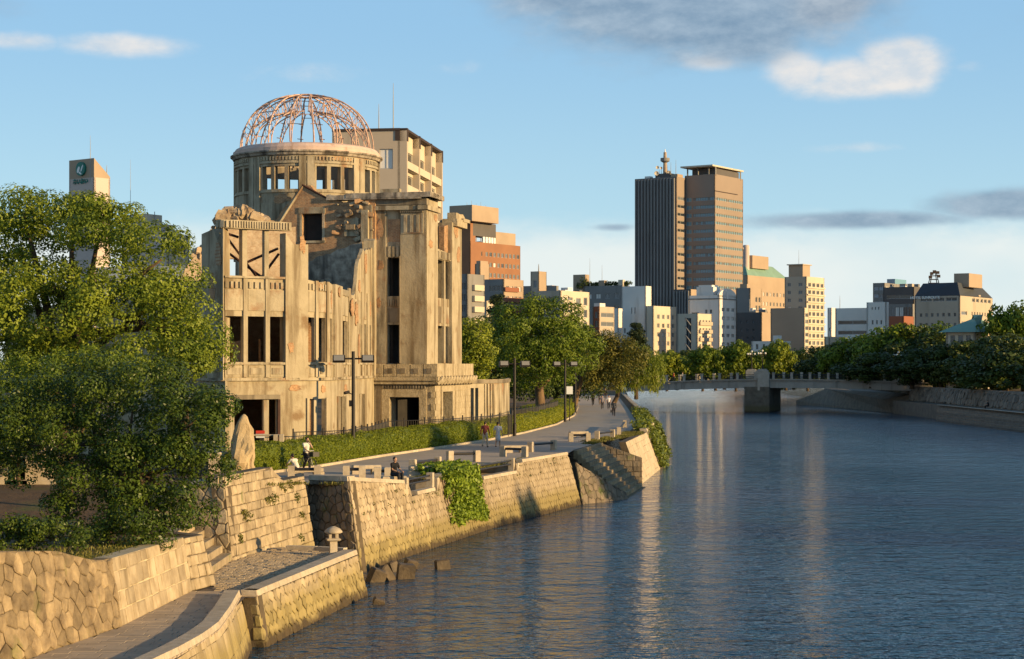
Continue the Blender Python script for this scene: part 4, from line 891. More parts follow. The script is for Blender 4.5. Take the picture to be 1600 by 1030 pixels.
# big camphor tree on the left
Y = 83.0
L1 = [lob(40, 400, Y, 110, 95, 2), lob(150, 400, Y, 110, 90, 0), lob(235, 420, Y, 70, 75, -1), lob(-70, 430, Y, 120, 110, 2), lob(80, 500, Y, 120, 80, -2), lob(200, 500, Y, 90, 70, -2), lob(275, 505, Y, 60, 50, -1), lob(295, 545, Y, 58, 42, -2),
      lob(245, 560, Y, 70, 45, -3), lob(60, 590, Y, 110, 60, -1), lob(-40, 540, Y, 110, 80, 1), lob(160, 590, Y, 70, 45, -2), lob(120, 350, Y, 75, 50, 1), lob(25, 345, Y, 60, 40, 1), lob(310, 440, Y, 30, 30, 0)]
tree('camphor_tree', 'huge camphor tree with yellow-green crown left of the ruin', (W(85, 84), 84, zt(84)), L1, 330, .82, 285, .15, 'leaf_camphor', 5, trunk=.55, nb=14, nrand=.26, up=.15, shell=.78)
Y = 56.0
L2 = [lob(120, 660, Y, 150, 75, 0), lob(230, 640, Y, 110, 70, 0), lob(300, 655, Y, 66, 55, -1), lob(60, 690, Y, 110, 60, 0), lob(200, 730, Y, 120, 60, -1), lob(300, 720, Y, 70, 45, -1), lob(170, 800, Y, 95, 55, -1), lob(245, 800, Y, 60, 45, -2), lob(150, 600, Y, 60, 45, 2), lob(338, 648, Y, 30, 30, -1), lob(300, 795, Y, 28, 25, -1), lob(318, 715, Y, 45, 18, -1)]
tree('evergreen_shrub', 'broad dark evergreen bush on the embankment above the near rubble wall', (W(165, 55), 55, zt(55)), L2, 330, .44, 200, .10, 'leaf_dark', 6, trunk=.16, nb=14, cat='bush', nrand=.36, shell=.7)
L2d = [lob(20, 690, 70, 70, 45, 0), lob(90, 675, 70, 60, 40, 0), lob(-50, 680, 70, 60, 60, 0)]
tree('dark_shrub', 'dark shrub behind the left end of the broad bush', (W(30, 70.5), 70.5, zt(70)), L2d, 90, .45, 150, .12, 'leaf_shade', 9, trunk=.08, nb=6, cat='bush')
L2b = [lob(30, 835, 47, 60, 22, 0), lob(90, 838, 47, 55, 20, 0), lob(-40, 830, 47, 60, 25, 0)]
tree('low_shrub', 'low dark shrub along the lawn edge at the far left of the embankment', (W(50, 47.5), 47.5, zt(47.5)), L2b, 90, .22, 80, .085, 'leaf_dark', 7, trunk=.05, nb=5, cat='bush')
L2c = [lob(165, 575, 62, 60, 30, 0), lob(210, 590, 62, 60, 28, 0), lob(20, 600, 62, 60, 40, 0), lob(80, 590, 62, 60, 40, 0)]
tree('twiggy_tree', 'thin yellow-tipped tree between the camphor tree and the dark bush', (W(110, 63), 63, zt(63)), L2c, 150, .34, 60, .11, 'leaf_camphor', 8, trunk=.10, nb=10, aspect=.4)
# cycad by the ruin
cy = thing('cycad', 'cycad with stiff arching fronds in front of the ruined wing', 'plant', (W(290, 92), 92, zt(92)))
mb = MB(); mb.tube([(W(290, 92), 92, -.1), (W(290, 92), 92, 2.1), (W(289, 92), 92, 3.2)], [.2, .22, .17], 8); mb.build('trunk', 'bark', cy)
rg = random.Random(4)
for i in range(22):
    a = i * 2.4; c_ = V((W(289, 92), 92, 3.2)); h = rg.uniform(.2, .9); pts = [c_ + V((math.cos(a) * f * 1.35, math.sin(a) * f * 1.35, h * f * 1.5 - f * f * 1.1)) for f in (0, .3, .6, .85, 1)]
    mb = MB(); 
    for p, q in zip(pts, pts[1:]):
        s = (q - p).cross(V((0, 0, 1))).normalized() * .16
        for k_ in range(4):
            b0 = p.lerp(q, k_ / 4); b1 = p.lerp(q, k_ / 4 + .16); mb.quad(b0, b1, b1 + s + V((0, 0, .05)), b0 + s * .9 + V((0, 0, .05))); mb.quad(b1, b0, b0 - s * .9 + V((0, 0, .05)), b1 - s + V((0, 0, .05)))
    tag(mb.build('frond', 'leaf_hedge', cy), kind='stuff')
# park trees beyond the ruin
def park(name, label, px, Y, lobes, n, r, nl, size, m, seed, trunk=.35, bark='bark_warm', **k):
    return tree(name, label, (W(px, Y), Y, 0), lobes, n, r, nl, size, m, seed, trunk=trunk, bark=bark, **k)
Y = 185
park('park_tree', 'big round bright green tree behind the lamps right of the ruin', 845, Y, [lob(820, 510, Y, 50, 42), lob(870, 515, Y, 52, 45), lob(840, 545, Y, 75, 45, -3), lob(795, 545, Y, 40, 45), lob(895, 545, Y, 40, 40), lob(850, 575, Y, 60, 30, -2)], 240, 1.0, 135, .25, 'leaf_park', 31, trunk=.5, nrand=.3, up=.2)
Y = 165
park('park_tree', 'bright leafy tree just right of the ruined tower', 738, Y, [lob(738, 530, Y, 28, 30), lob(725, 555, Y, 34, 30), lob(745, 560, Y, 26, 32), lob(720, 590, Y, 30, 26)], 110, .8, 120, .22, 'leaf_park', 32, trunk=.25, nrand=.3)
Y = 215
park('park_tree', 'brownish olive tree above the promenade between the round tree and the willow', 893, Y, [lob(925, 550, Y, 45, 32), lob(965, 560, Y, 42, 34), lob(905, 575, Y, 45, 26), lob(950, 585, Y, 45, 22, -2), lob(900, 540, Y, 30, 25)], 240, .9, 90, .27, 'leaf_brown', 33, trunk=.35, nrand=.35)
Y = 205
park('park_tree', 'dark tree filling the gap behind the round green tree', 775, Y, [lob(775, 545, Y, 50, 50), lob(760, 590, Y, 45, 35), lob(800, 590, Y, 60, 35), lob(735, 600, Y, 40, 30)], 260, 1.0, 75, .30, 'leaf_shade', 34, trunk=.3)
Y = 240
park('park_tree', 'dark tree at the back of the park behind the lamp posts', 870, Y, [lob(860, 585, Y, 60, 30), lob(900, 600, Y, 50, 22), lob(820, 595, Y, 60, 28)], 220, 1.1, 70, .34, 'leaf_shade', 35, trunk=.3)
for i, (px, h_) in enumerate(((853, 470), (861, 480), (740, 500), (600, 500))): pass
Y = 250
wl = [lob(1000, 565, Y, 32, 24), lob(985, 580, Y, 30, 24), lob(1010, 585, Y, 25, 22), lob(970, 575, Y, 26, 26)]
w_ = tree('willow', 'yellow-green weeping willow leaning over the river before the bridge', (W(958, Y), Y, 0), wl, 150, .9, 60, .34, 'leaf_willow', 36, trunk=.3, bark='bark', aspect=.3, droop=1.3)
leaf_mesh('hanging_twigs', [(W(px, Y), Y + rnd.uniform(-2, 2), ZZ(py, Y), .5, .5, 1.5, 40) for px, py in [(rnd.uniform(960, 1026), rnd.uniform(585, 603)) for _ in range(46)]], .5, 'leaf_willow', w_, 37, aspect=.2, droop=2.5)
def conifer(label, px, ytop, ybot, Y, wpx, seed):
    base = V((W(px, Y), Y, 0)); zt_, zb = ZZ(ytop, Y), ZZ(ybot, Y); w = wpx * Y / F; root = thing('cedar', label, 'tree', base)
    mb = MB(); mb.tube([(base.x, Y, -.2), (base.x, Y, zt_ * .6), (base.x, Y, zt_ - .3)], [.35, .22, .05], 7); mb.build('trunk', 'bark', root)
    rs = random.Random(seed); cl = []
    for i in range(150):
        f = rs.random() ** .8; z = zt_ + (zb - zt_) * f; a = rs.random() * 6.28; rr = w * (.1 + .9 * f) * rs.uniform(.4, 1); cl.append((base.x + rr * math.cos(a), Y + rr * math.sin(a), z - rr * .25, .9, .9, .3, 45))
    leaf_mesh('crown', cl, .42, 'leaf_conifer', root, seed, aspect=.4)
conifer('dark pointed cedar in front of the white building', 994, 505, 560, 300, 26, 41)
conifer('dark pointed cedar behind the bright tree right of the ruin', 777, 460, 530, 260, 26, 42)
# rows of far trees: shared crowns
def proto(seed, m, h=9.0, w=5.0, size=.55, n=130, nl=48, low=.5):
    rs = random.Random(seed); base = (0, 0, 0)
    lb = [(rs.uniform(-.5, .5) * w, rs.uniform(-.5, .5) * w, h * rs.uniform(low, .82), w * rs.uniform(.35, .6), w * rs.uniform(.35, .6), h * rs.uniform(.16, .26)) for _ in range(7)]
    root = thing('far_tree', 'x', 'tree'); mb = MB(); limbs(mb, base, (0, 0, h * .6), .3, lb, seed, 6); mb.build('trunk', 'bark', root); leaf_mesh('crown', fill(lb, n, 1.05, nl, seed), size, m, root, seed, nrand=.32, up=.2); return root
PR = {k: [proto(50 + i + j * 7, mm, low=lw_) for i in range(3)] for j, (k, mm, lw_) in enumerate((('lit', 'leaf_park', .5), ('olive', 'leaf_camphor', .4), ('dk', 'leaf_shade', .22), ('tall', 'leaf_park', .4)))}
used = set()
def place(kind, i, x, y, z, sx, sz, label, group):
    p = PR[kind][i % 3]
    if (kind, i % 3) in used: o = copy_tree(p)
    else: o = p; used.add((kind, i % 3))
    o.location = (x, y, z); o.scale = (sx, sx, sz); o.rotation_euler.z = (i * 2.1) % 6.28; tag(o, label, 'tree', group)
ft = [(1042, 560, 'lit'), (1072, 556, 'dk'), (1098, 553, 'lit'), (1118, 548, 'olive'), (1150, 546, 'lit'), (1182, 552, 'olive'), (1212, 545, 'lit'), (1240, 556, 'olive'), (1262, 556, 'dk'), (1058, 563, 'olive'), (1132, 556, 'dk'), (1196, 558, 'dk'), (1228, 562, 'dk')]
for i, (px, yt_, kd) in enumerate(sorted(ft)):
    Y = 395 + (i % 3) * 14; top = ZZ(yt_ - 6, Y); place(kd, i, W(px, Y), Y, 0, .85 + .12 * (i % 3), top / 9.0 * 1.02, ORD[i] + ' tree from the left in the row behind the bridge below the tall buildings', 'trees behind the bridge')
rt = [(1285, 548, 360, 'dk'), (1310, 545, 350, 'dk'), (1330, 535, 345, 'olive'), (1345, 550, 340, 'dk'), (1385, 520, 335, 'olive'), (1405, 545, 330, 'dk'), (1432, 515, 330, 'dk'), (1455, 512, 340, 'olive'), (1482, 520, 325, 'dk'), (1510, 540, 300, 'dk'), (1540, 538, 290, 'dk'), (1570, 530, 285, 'dk'), (1590, 490, 300, 'olive'), (1600, 535, 270, 'dk'), (1360, 560, 322, 'dk'), (1470, 548, 305, 'dk'), (1425, 555, 312, 'dk'), (1555, 560, 275, 'dk')]
for i, (px, yt_, Y, kd) in enumerate(sorted(rt)):
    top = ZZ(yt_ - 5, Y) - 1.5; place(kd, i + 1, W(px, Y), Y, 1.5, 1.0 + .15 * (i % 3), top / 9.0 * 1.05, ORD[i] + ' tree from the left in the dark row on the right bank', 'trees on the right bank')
for i, (x, y, sx, h_, lb) in enumerate(((72.5, 65.5, .85, 11.2, 'tall tree nearest the viewer on the right bank, outside the picture'), (72.5, 87.0, 1.0, 13.0, 'second tall tree on the near right bank, outside the picture'), (73.5, 93.5, 1.0, 13.0, 'third tall tree on the near right bank, outside the picture'))):
    place('tall', i, x, y, 1.5, sx, h_ / 9.0, lb, 'trees on the near right bank')
for i in range(16):
    Y = 236 + i * 6.5; place('dk', i, 73.5 + (i % 3) * 1.8, Y, 1.2, .62 + .08 * (i % 3), .36 + .06 * (i * 7 % 5), ORD[15 - i] + ' low dark shrub from the left under the trees on the right bank', 'shrubs on the right bank')
for k_, l_ in PR.items():
    for i, o in enumerate(l_):
        if (k_, i) not in used:
            for ch in list(o.children): bpy.data.objects.remove(ch)
            bpy.data.objects.remove(o)
# clipped hedges
def hedge(label, P, s0, s1, h, wd, dens, seed, wend=None):
    rs = np.random.RandomState(seed); root = thing('hedge', label, 'hedge', P.at((s0 + s1) / 2)); mb = MB(); N = 60; prof = []
    def ring(s):
        f = (s - s0) / (s1 - s0); w = wd + (wend - wd) * max(0, f - .5) * 2 if wend else wd; e = min(1, (s - s0) / .8, (s1 - s) / .8); e = max(.25, e) ** .5
        c_ = P.at(s); nn_ = -P.nrm(s); z = zt(c_.y); hh = h * (.93 + .07 * math.sin(s * 1.3) * math.sin(s * .37)) * (.6 + .4 * e)
        return [c_ + nn_ * (.28 + a * w) + V((0, 0, z + b_ * hh)) for a, b_ in ((.04 + (1 - e) * .2, 0), (.0 + (1 - e) * .2, .45), (.04 + (1 - e) * .2, .85), (.16, .98), (.5, 1.04), (.84, .98), (.98, .8), (1, 0))]
    rings = [ring(s0 + (s1 - s0) * i / N) for i in range(N + 1)]; k = 8
    mb.add([p for r in rings for p in r], [(i * k + j, i * k + j + 1, (i + 1) * k + j + 1, (i + 1) * k + j) for i in range(N) for j in range(k - 1)] + [tuple(range(k)), tuple(range(N * k + k - 1, N * k - 1, -1))])
    cm = [(p[0], p[1], p[2]) for p in mb.v]; core = mb.build('twigs', 'leaf_hedge', root, fix=True)
    cl = []; rr = random.Random(seed)
    for i in range(int((s1 - s0) * dens)):
        fi = rr.random() * N; i0 = int(fi); f = fi - i0; j = rr.choices(range(k - 1), (6, 6, 3, 4, 4, 2, 1))[0]; g_ = rr.random()
        a = rings[i0][j].lerp(rings[i0][j + 1], g_); b_ = rings[i0 + 1][j].lerp(rings[i0 + 1][j + 1], g_); p = a.lerp(b_, f); cl.append((p.x, p.y, p.z - .02, .2, .2, .16, 14))
    leaf_mesh('leaves', cl, .095, 'leaf_hedge', root, seed, shell=.3)
sk = lambda Y: lerp_list([(p.y, s) for p, s in zip(KERB.p, KERB.t)], Y)
hedge('long clipped hedge in front of the ruin beside the cyclist', KERB, sk(91), sk(131), 1.45, 1.8, 95, 61)
hedge('clipped hedge that widens and curves round the park lawn beyond the two walkers', KERB, sk(131.6), sk(196), 1.25, 2.4, 85, 62, wend=5.5)
hedge('short far hedge under the white notice board', KERB, sk(200), sk(232), 1.2, 3.0, 45, 63)
# ivy hanging over the river wall
iv = thing('ivy', 'bright green ivy hanging over the river wall between the two landings', 'ivy', main_top(91, 0)); cl = []
rr = random.Random(8)
for i in range(620):
    Yv = rr.gauss(91.6, 1.5); Yv = min(94.4, max(88.3, Yv)); f = rr.random(); z = -2.05 + f * 2.35 - (abs(Yv - 91.4) * .14) * (1 - f); p = main_top(Yv, z); n = MAIN.nrm(main_s(Yv)); b_ = .14 + .34 * math.sin(min(1, max(0, (Yv - 88) / 6.6)) * math.pi) * (.5 + .5 * f)
    p = p + n * rr.random() * b_; cl.append((p.x, p.y, z, .2, .2, .2, 17))
for i in range(170):
    Yv = rr.uniform(89.8, 94.2); p = main_top(Yv, .1, rr.random() * 1.8); cl.append((p.x, p.y, .18 + .25 * rr.random(), .22, .22, .18, 18))
leaf_mesh('leaves', cl, .16, 'leaf_ivy', iv, 71, aspect=.8, shell=.3)
mb = MB()
for i in range(14):
    Yv = rr.uniform(88, 93); pts = [main_top(Yv + rr.uniform(-.4, .4), z, -.06) + V((0, 0, z)) for z in (.05, -.5, -1.1, -1.7)]; mb.tube(pts, [.03, .025, .02, .01], 5)
tag(mb.build('stems', 'bark', iv), kind='stuff')
iv = thing('ivy', 'dark ivy covering the bank past the pale river wall', 'ivy', (12.5, 160, 0)); cl = []
for i in range(700):
    s = rr.random() ** 1.5 * 75; f = rr.random(); p = surf(ip, -3.2, .36)(s, .5 + f * 2.7, .15 + .3 * rr.random()); cl.append((p.x, p.y, p.z, .4, .4, .3, 14))
for i in range(160):
    s = rr.random() * 60; p = surf(ip, -3.2, .36)(s, 3.2, -rr.random() * 1.2); cl.append((p.x, p.y, .15 + .4 * rr.random(), .45, .45, .35, 16))
leaf_mesh('leaves', cl, .22, 'leaf_dark', iv, 72, aspect=.8, shell=.3, tint_lo=.15)
wd_ = []
for s, w in ((2.2, 3.2), (2.6, 3.1), (5.2, 3.5), (5.6, 3.45), (6.1, 3.6), (7.4, 3.8), (8.3, 3.9), (9.0, 3.3), (9.4, 2.6), (1.4, 2.4), (8.8, 1.8)):
    for _ in range(5): p = surf(cw, -3.2, .15)(s + rr.uniform(-.25, .25), w + rr.uniform(-.15, .12), .08); wd_.append((p.x, p.y, p.z, .13, .13, .12, 14))
for _ in range(40): p = MAIN.at(rr.random() * 36); sM = main_s(p.y); w = 2.4 + rr.random() * .8; q = surf(MAIN, -3.2, BAT)(sM, min(w, top_main(sM) + 3.15), .06); wd_.append((q.x, q.y, q.z, .12, .12, .08, 8))
tag(leaf_mesh('wall_weeds', wd_, .10, 'grass', None, 88, origin=wd_[0][:3]), 'small weeds rooted in the joints of the river walls', 'weeds', kind='stuff')
# grass on the bank edge and lawns
def grass(name, label, pts, n, size, seed, m='grass'):
    rr = random.Random(seed); cl = [(*pts(rr), .25, .25, .05, 10) for _ in range(n)]; o = leaf_mesh(name, cl, size, m, None, seed, aspect=.25, up=-.3, droop=-1.5, shell=.1, origin=cl[0][:3]); return tag(o, label, 'grass', kind='stuff')
def g1(rr):
    Y = rr.uniform(70.5, 82.6); x = (main_top(Y, zt(Y), rr.uniform(.3, 1.1)).x if Y > 76 else lerp_list([(70.5, -9.3), (76, -8.3)], Y) - rr.uniform(0, .9)); return (x, Y, zt(Y) - .0)
grass('grass', 'strip of grass on top of the near river wall', g1, 520, .13, 81)
def g2(rr): Y = rr.uniform(126.5, 150); x = edge_x(Y) - rr.uniform(0, 1.6) * (1 if Y > 130 else .5); return (x, Y, .0)
grass('grass', 'grass patch on top of the far river wall by the steps', g2, 420, .17, 82)
def g3(rr): Y = rr.uniform(41, 57); return (lerp_list([(41, -13.1), (49, -11), (57, -10.4)], Y) - rr.random() ** 2 * 2.5, Y, zt(Y))
grass('grass', 'thin dry grass along the embankment edge under the dark bush', g3, 500, .12, 83)
mb = MB(); mb.quad((W(800, 150), 150, .004), (W(812, 176), 176, .004), (W(860, 205), 205, .004), (W(700, 210), 210, .004)); struct(mb, 'lawn', 'lawn_base')
def g4(rr): Y = rr.uniform(152, 200); return (W(rr.uniform(770, lerp_list([(150, 800), (176, 815), (205, 850)], Y)), Y), Y, .0)
grass('grass', 'park lawn behind the curving hedge', g4, 500, .22, 84)
def g5(rr): Y = rr.choice((87.9, 94.3, 101.6)) + rr.uniform(-.2, 6) ; p = main_top(min(Y, 111), 0, rr.uniform(.5, 1.5)); return (p.x, min(Y, 111), 0.0)
grass('grass', 'small green turf around the stone benches on the promenade edge', g5, 420, .13, 85)
# ---------------------------------------------------------------- city
mat('glass_dark', (0.03, 0.035, 0.04), rough=0.12, spec=0.6); mat('glass_blue', (0.13, 0.28, 0.36), rough=0.12, spec=0.8); mat('glass_grey', (0.14, 0.15, 0.16), rough=0.2, spec=0.5)
mat('frame_metal', (0.35, 0.34, 0.32), rough=0.5)
mat('w_white', (0.74, 0.70, 0.64), (0.66, 0.62, 0.57), 0.12, streak=((0.48, 0.44, 0.39), 0.35, .58)); mat('w_cream', (0.58, 0.50, 0.38), (0.50, 0.43, 0.33), 0.12, streak=((0.42, 0.35, 0.27), 0.35, .58))
mat('w_beige', (0.47, 0.39, 0.30), (0.41, 0.34, 0.26), 0.12, streak=((0.34, 0.28, 0.21), 0.35, .58)); mat('w_brown', (0.30, 0.145, 0.075), (0.25, 0.12, 0.065), 0.15)
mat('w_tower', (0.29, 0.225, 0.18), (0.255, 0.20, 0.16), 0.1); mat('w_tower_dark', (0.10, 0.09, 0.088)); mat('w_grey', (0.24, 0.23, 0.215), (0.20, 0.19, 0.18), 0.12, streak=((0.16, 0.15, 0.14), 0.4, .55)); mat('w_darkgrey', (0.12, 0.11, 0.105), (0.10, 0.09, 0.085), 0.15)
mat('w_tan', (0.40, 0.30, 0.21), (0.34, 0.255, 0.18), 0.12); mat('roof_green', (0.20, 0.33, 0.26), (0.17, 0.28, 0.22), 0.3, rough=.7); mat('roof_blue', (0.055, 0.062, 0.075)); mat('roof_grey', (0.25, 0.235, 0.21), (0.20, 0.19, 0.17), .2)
mat('w_red', (0.26, 0.10, 0.055)); mat('sign_green', (0.01, 0.16, 0.12), rough=.4); mat('sign_white', (0.75, 0.75, 0.72), rough=.5); mat('sign_red', (0.55, 0.05, 0.03), rough=.5); mat('dark_trim', (0.05, 0.035, 0.03)); mat('w_pink', (0.56, 0.46, 0.40), (0.50, 0.41, 0.36), .12)
mat('w_slate', (0.19, 0.16, 0.145)); WIN = {}
def window_mesh(w, h, gm):
    k = (round(w, 2), round(h, 2), gm)
    if k not in WIN:
        mb = MB(); t_ = min(.12, w * .08)
        for x0, x1, z0, z1 in ((0, w, 0, t_), (0, w, h - t_, h), (0, t_, t_, h - t_), (w - t_, w, t_, h - t_), (w / 2 - t_ / 2, w / 2 + t_ / 2, t_, h - t_)): mb.para((x0, -.05, z0), (x1 - x0, 0, 0), (0, .1, 0), (0, 0, z1 - z0))
        mb.quad((0, 0, 0), (w, 0, 0), (w, 0, h), (0, 0, h), 1); me = bpy.data.meshes.new('window')
        me.from_pydata(mb.v, [], mb.f); me.materials.append(M['frame_metal']); me.materials.append(M[gm]); me.polygons.foreach_set('material_index', mb.m); WIN[k] = me
    return WIN[k]
def wins(root, p, d, L_, zb, zt_, sp):
    """window grid on one face; sp=(cols, rows, u0, u1, top, bottom, fw, fh, glass)"""
    nc, nr, u0, u1, v0, v1, fw, fh, gm = sp[:9]; out = []; alt = {'glass_grey': ('glass_grey', 'glass_dark', 'w_white'), 'glass_dark': ('glass_dark', 'glass_grey', 'glass_dark'), 'glass_blue': ('glass_blue', 'glass_grey', 'glass_blue')}.get(gm, (gm,))
    cw_, rh_ = (u1 - u0) * L_ / nc, (v1 - v0) / nr; yaw = math.atan2(d.y, d.x); n = V((d.y, -d.x, 0))
    for r in range(nr):
        for c_ in range(nc):
            s0 = u0 * L_ + (c_ + .5 - fw / 2) * cw_; z0 = zt_ - v0 - (r + .5 + fh / 2) * rh_
            if z0 < zb + .5: continue
            w, h = cw_ * fw, rh_ * fh; out.append((s0, s0 + w, z0, z0 + h))
            o = bpy.data.objects.new('window', window_mesh(w, h, rnd.choice(alt) if rnd.random() < .45 else gm)); col.objects.link(o); o.parent = root
            o.location = p + d * s0 - n * .22 + V((0, 0, z0)) - V(root.location); o.rotation_euler.z = yaw
    return out
def bld(name, label, Y, c, l, r, yt_, m, th=33, lw=None, rw=None, zb=-.5, par=.9, group='buildings of the city skyline', cat='building', ml=None, roofm='roof_grey', back=None):
    th = math.radians(th); P = V((W(c, Y), Y, 0)); k = (l - 800) / F; tl = (P.x - k * Y) / (math.cos(th) + k * math.sin(th)); k = (r - 800) / F; tr = (k * Y - P.x) / (math.sin(th) - k * math.cos(th))
    dl, dr = V((math.cos(th), -math.sin(th), 0)), V((math.sin(th), math.cos(th), 0)); zt_ = ZZ(yt_, Y)
    root = thing(name, label, cat, (P.x, P.y, 0)); A = P - dl * tl; B = P + dr * tr; D = A + dr * tr
    hl = []; hr = []
    for sp in (lw or []): hl += wins(root, A, dl, tl, zb, zt_, sp)
    for sp in (rw or []): hr += wins(root, P, dr, tr, zb, zt_, sp)
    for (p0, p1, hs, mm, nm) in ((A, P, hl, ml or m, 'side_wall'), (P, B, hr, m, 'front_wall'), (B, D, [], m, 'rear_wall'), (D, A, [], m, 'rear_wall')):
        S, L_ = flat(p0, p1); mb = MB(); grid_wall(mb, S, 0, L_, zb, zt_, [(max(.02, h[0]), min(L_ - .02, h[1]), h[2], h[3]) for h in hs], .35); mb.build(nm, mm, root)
    mb = MB(); e = .3; q = [A + dl * e + dr * e, P - dl * e + dr * e, B - dl * e - dr * e, D + dl * e - dr * e]; mb.prism([(p.x, p.y, zt_ - par - .2) for p in q], (0, 0, .2)); mb.build('roof', roofm, root)
    if tl > 7 and tr > 5:
        for _ in range(rnd.randint(3, 6)):
            a, b_ = rnd.uniform(.08, .8), rnd.uniform(.08, .8); w_ = rnd.uniform(.8, 2.4); p = A + dl * tl * a + dr * tr * b_; mb = MB(); mb.para((p.x, p.y, zt_ - par - .01), dl * w_, dr * rnd.uniform(.8, 2.2), (0, 0, par + rnd.uniform(.2, 1.3))); mb.build('roof_unit', rnd.choice(('w_grey', 'w_white', 'frame_metal', 'w_beige')), root)
        if rnd.random() < .6: p = A + dl * tl * rnd.uniform(.2, .8) + dr * tr * .4; mb = MB(); mb.tube([(p.x, p.y, zt_ - par), (p.x, p.y, zt_ + rnd.uniform(1.5, 4))], .06, 4); mb.build('aerial', 'frame_metal', root)
    return dict(root=root, P=P, A=A, B=B, D=D, dl=dl, dr=dr, tl=tl, tr=tr, zt=zt_, Y=Y, th=th)
def rbox(b_, s0, s1, t0, t1, z0, z1, name, m, topmat=None):
    """box on a building: s along the left face from its far end (fractions), t back along the right face, heights in metres over the roof"""
    p = b_['A'] + b_['dl'] * b_['tl'] * s0 + b_['dr'] * b_['tr'] * t0; mb = MB(); mb.para((p.x, p.y, b_['zt'] + z0), b_['dl'] * b_['tl'] * (s1 - s0), b_['dr'] * b_['tr'] * (t1 - t0), (0, 0, z1 - z0)); return mb.build(name, m, b_['root'])
def face_box(b_, side, u0, u1, z0, z1, out, name, m):
    p, d, L_ = (b_['A'], b_['dl'], b_['tl']) if side == 'l' else (b_['P'], b_['dr'], b_['tr']); n = V((d.y, -d.x, 0)); q = p + d * (u0 * L_) - n * .02
    mb = MB(); mb.para((q.x, q.y, z0), d * ((u1 - u0) * L_), n * (out + .02), (0, 0, z1 - z0)); return mb.build(name, m, b_['root'])
def mast(b_, s, t_, h, r=.08, name='antenna'):
    p = b_['A'] + b_['dl'] * b_['tl'] * s + b_['dr'] * b_['tr'] * t_; mb = MB(); mb.tube([(p.x, p.y, b_['zt'] - .8), (p.x, p.y, b_['zt'] + h * .6), (p.x, p.y, b_['zt'] + h)], [r, r * .7, r * .3], 5); mb.build(name, 'frame_metal', b_['root'])
# the tall office tower: a ribbed slab and a banded block
Y = 600
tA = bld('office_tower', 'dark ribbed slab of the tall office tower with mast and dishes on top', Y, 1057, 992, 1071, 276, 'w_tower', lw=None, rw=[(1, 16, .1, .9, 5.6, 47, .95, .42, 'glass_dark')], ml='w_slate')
for i in range(13): face_box(tA, 'l', .02 + i * .076, .05 + i * .076, 0, tA['zt'] - .5, .6, 'rib', 'w_grey')
tB = bld('office_tower', 'brown office tower block with bands of blue windows and a flat helipad roof', Y, 1117, 1070, 1161, 272, 'w_tower', lw=[(9, 15, .28, 1, 6.6, 45.6, .94, .42, 'glass_blue'), (1, 15, .04, .24, 6.6, 45.6, .9, .55, 'glass_blue')], rw=[(12, 15, .02, .98, 6.6, 45.6, .92, .36, 'glass_blue')], ml='w_tower')
face_box(tB, 'r', 0.0, .8, tB['zt'] - 5.6, tB['zt'] - 5.3, .03, 'groove', 'dark_trim')
rbox(tB, .15, .95, .1, .9, 0, 2.0, 'plant_room', 'w_darkgrey')
rbox(tB, -.05, 1.02, -.1, 1.0, 2.4, 2.9, 'helipad', 'w_cream')
for s in (.05, .4, .75, .98):
    for t_ in (.02, .9): rbox(tB, s, s + .02, t_, t_ + .03, -.5, 2.4, 'helipad_leg', 'w_grey')
mp = tA['A'] + tA['dl'] * tA['tl'] * .62 + tA['dr'] * tA['tr'] * .5; z0 = tA['zt']
mb = MB(); mb.tube([(mp.x, mp.y, z0 - 1), (mp.x, mp.y, z0 + 8.5)], [.75, .5], 10); mb.build('mast', 'w_tan', tA['root'])
mb = MB(); mb.lathe([(.5, z0 + 5), (1.5, z0 + 5.6), (1.5, z0 + 6.6), (1.4, z0 + 6.6), (1.4, z0 + 5.7), (.4, z0 + 5.7)], (mp.x, mp.y, 0), 14); mb.build('mast_platform', 'w_grey', tA['root'])
mb = MB(); mb.tube([(mp.x, mp.y, z0 + 8), (mp.x, mp.y, z0 + 9.6)], [.3, .1], 6); mb.build('mast_tip', 'sign_white', tA['root'])
for dx, dz, r_ in ((-2.6, 3.4, .55), (1.1, 1.6, .8), (-2.9, 1.5, .75), (-1.4, 3.2, .45)):
    mb = MB(); mb.lathe([(.05, 0), (r_ * .7, .12), (r_, .35), (r_ * .95, .4), (.05, .1)], (0, 0, 0), 14); R_ = Matrix.Rotation(math.pi / 2, 3, 'X'); mb.v = [tuple(R_ @ V(p) + V((mp.x + dx, mp.y - 1, z0 + dz))) for p in mb.v]; mb.build('dish', 'w_cream', tA['root'])
for i, s in enumerate((.5, .55, .7, .78, .9)): mast(tA, s, .4, 3 + (i * 37 % 30) / 10, .12)
rbox(tA, .45, .8, .2, .8, 0, 1.4, 'plant_frame', 'w_darkgrey'); rbox(tA, .82, .98, .2, .8, 0, 1.0, 'plant_room', 'w_tan')
b1 = bld('office_building', 'lower ribbed annex at the foot of the tall tower', 590, 1079, 1052, 1092, 452, 'w_tan', ml='w_darkgrey')
for i in range(6): face_box(b1, 'l', .04 + i * .16, .12 + i * .16, 0, b1['zt'] - .5, .5, 'rib', 'w_grey')
b1 = bld('office_building', 'office building with a green sloping copper roof right of the tower', 720, 1168, 1148, 1230, 430, 'w_tan', rw=[(10, 5, .1, .95, 5, 24, .4, .4, 'glass_grey')])
h_ = 4.6; q = [b1['A'], b1['P'], b1['B'], b1['D']]; ins = [b1['A'] + b1['dr'] * 5 + b1['dl'] * 1.5, b1['P'] + b1['dr'] * 4 - b1['dl'] * 3, b1['B'] - b1['dr'] * 9 - b1['dl'] * 3, b1['D'] - b1['dr'] * 5 + b1['dl'] * 1.5]
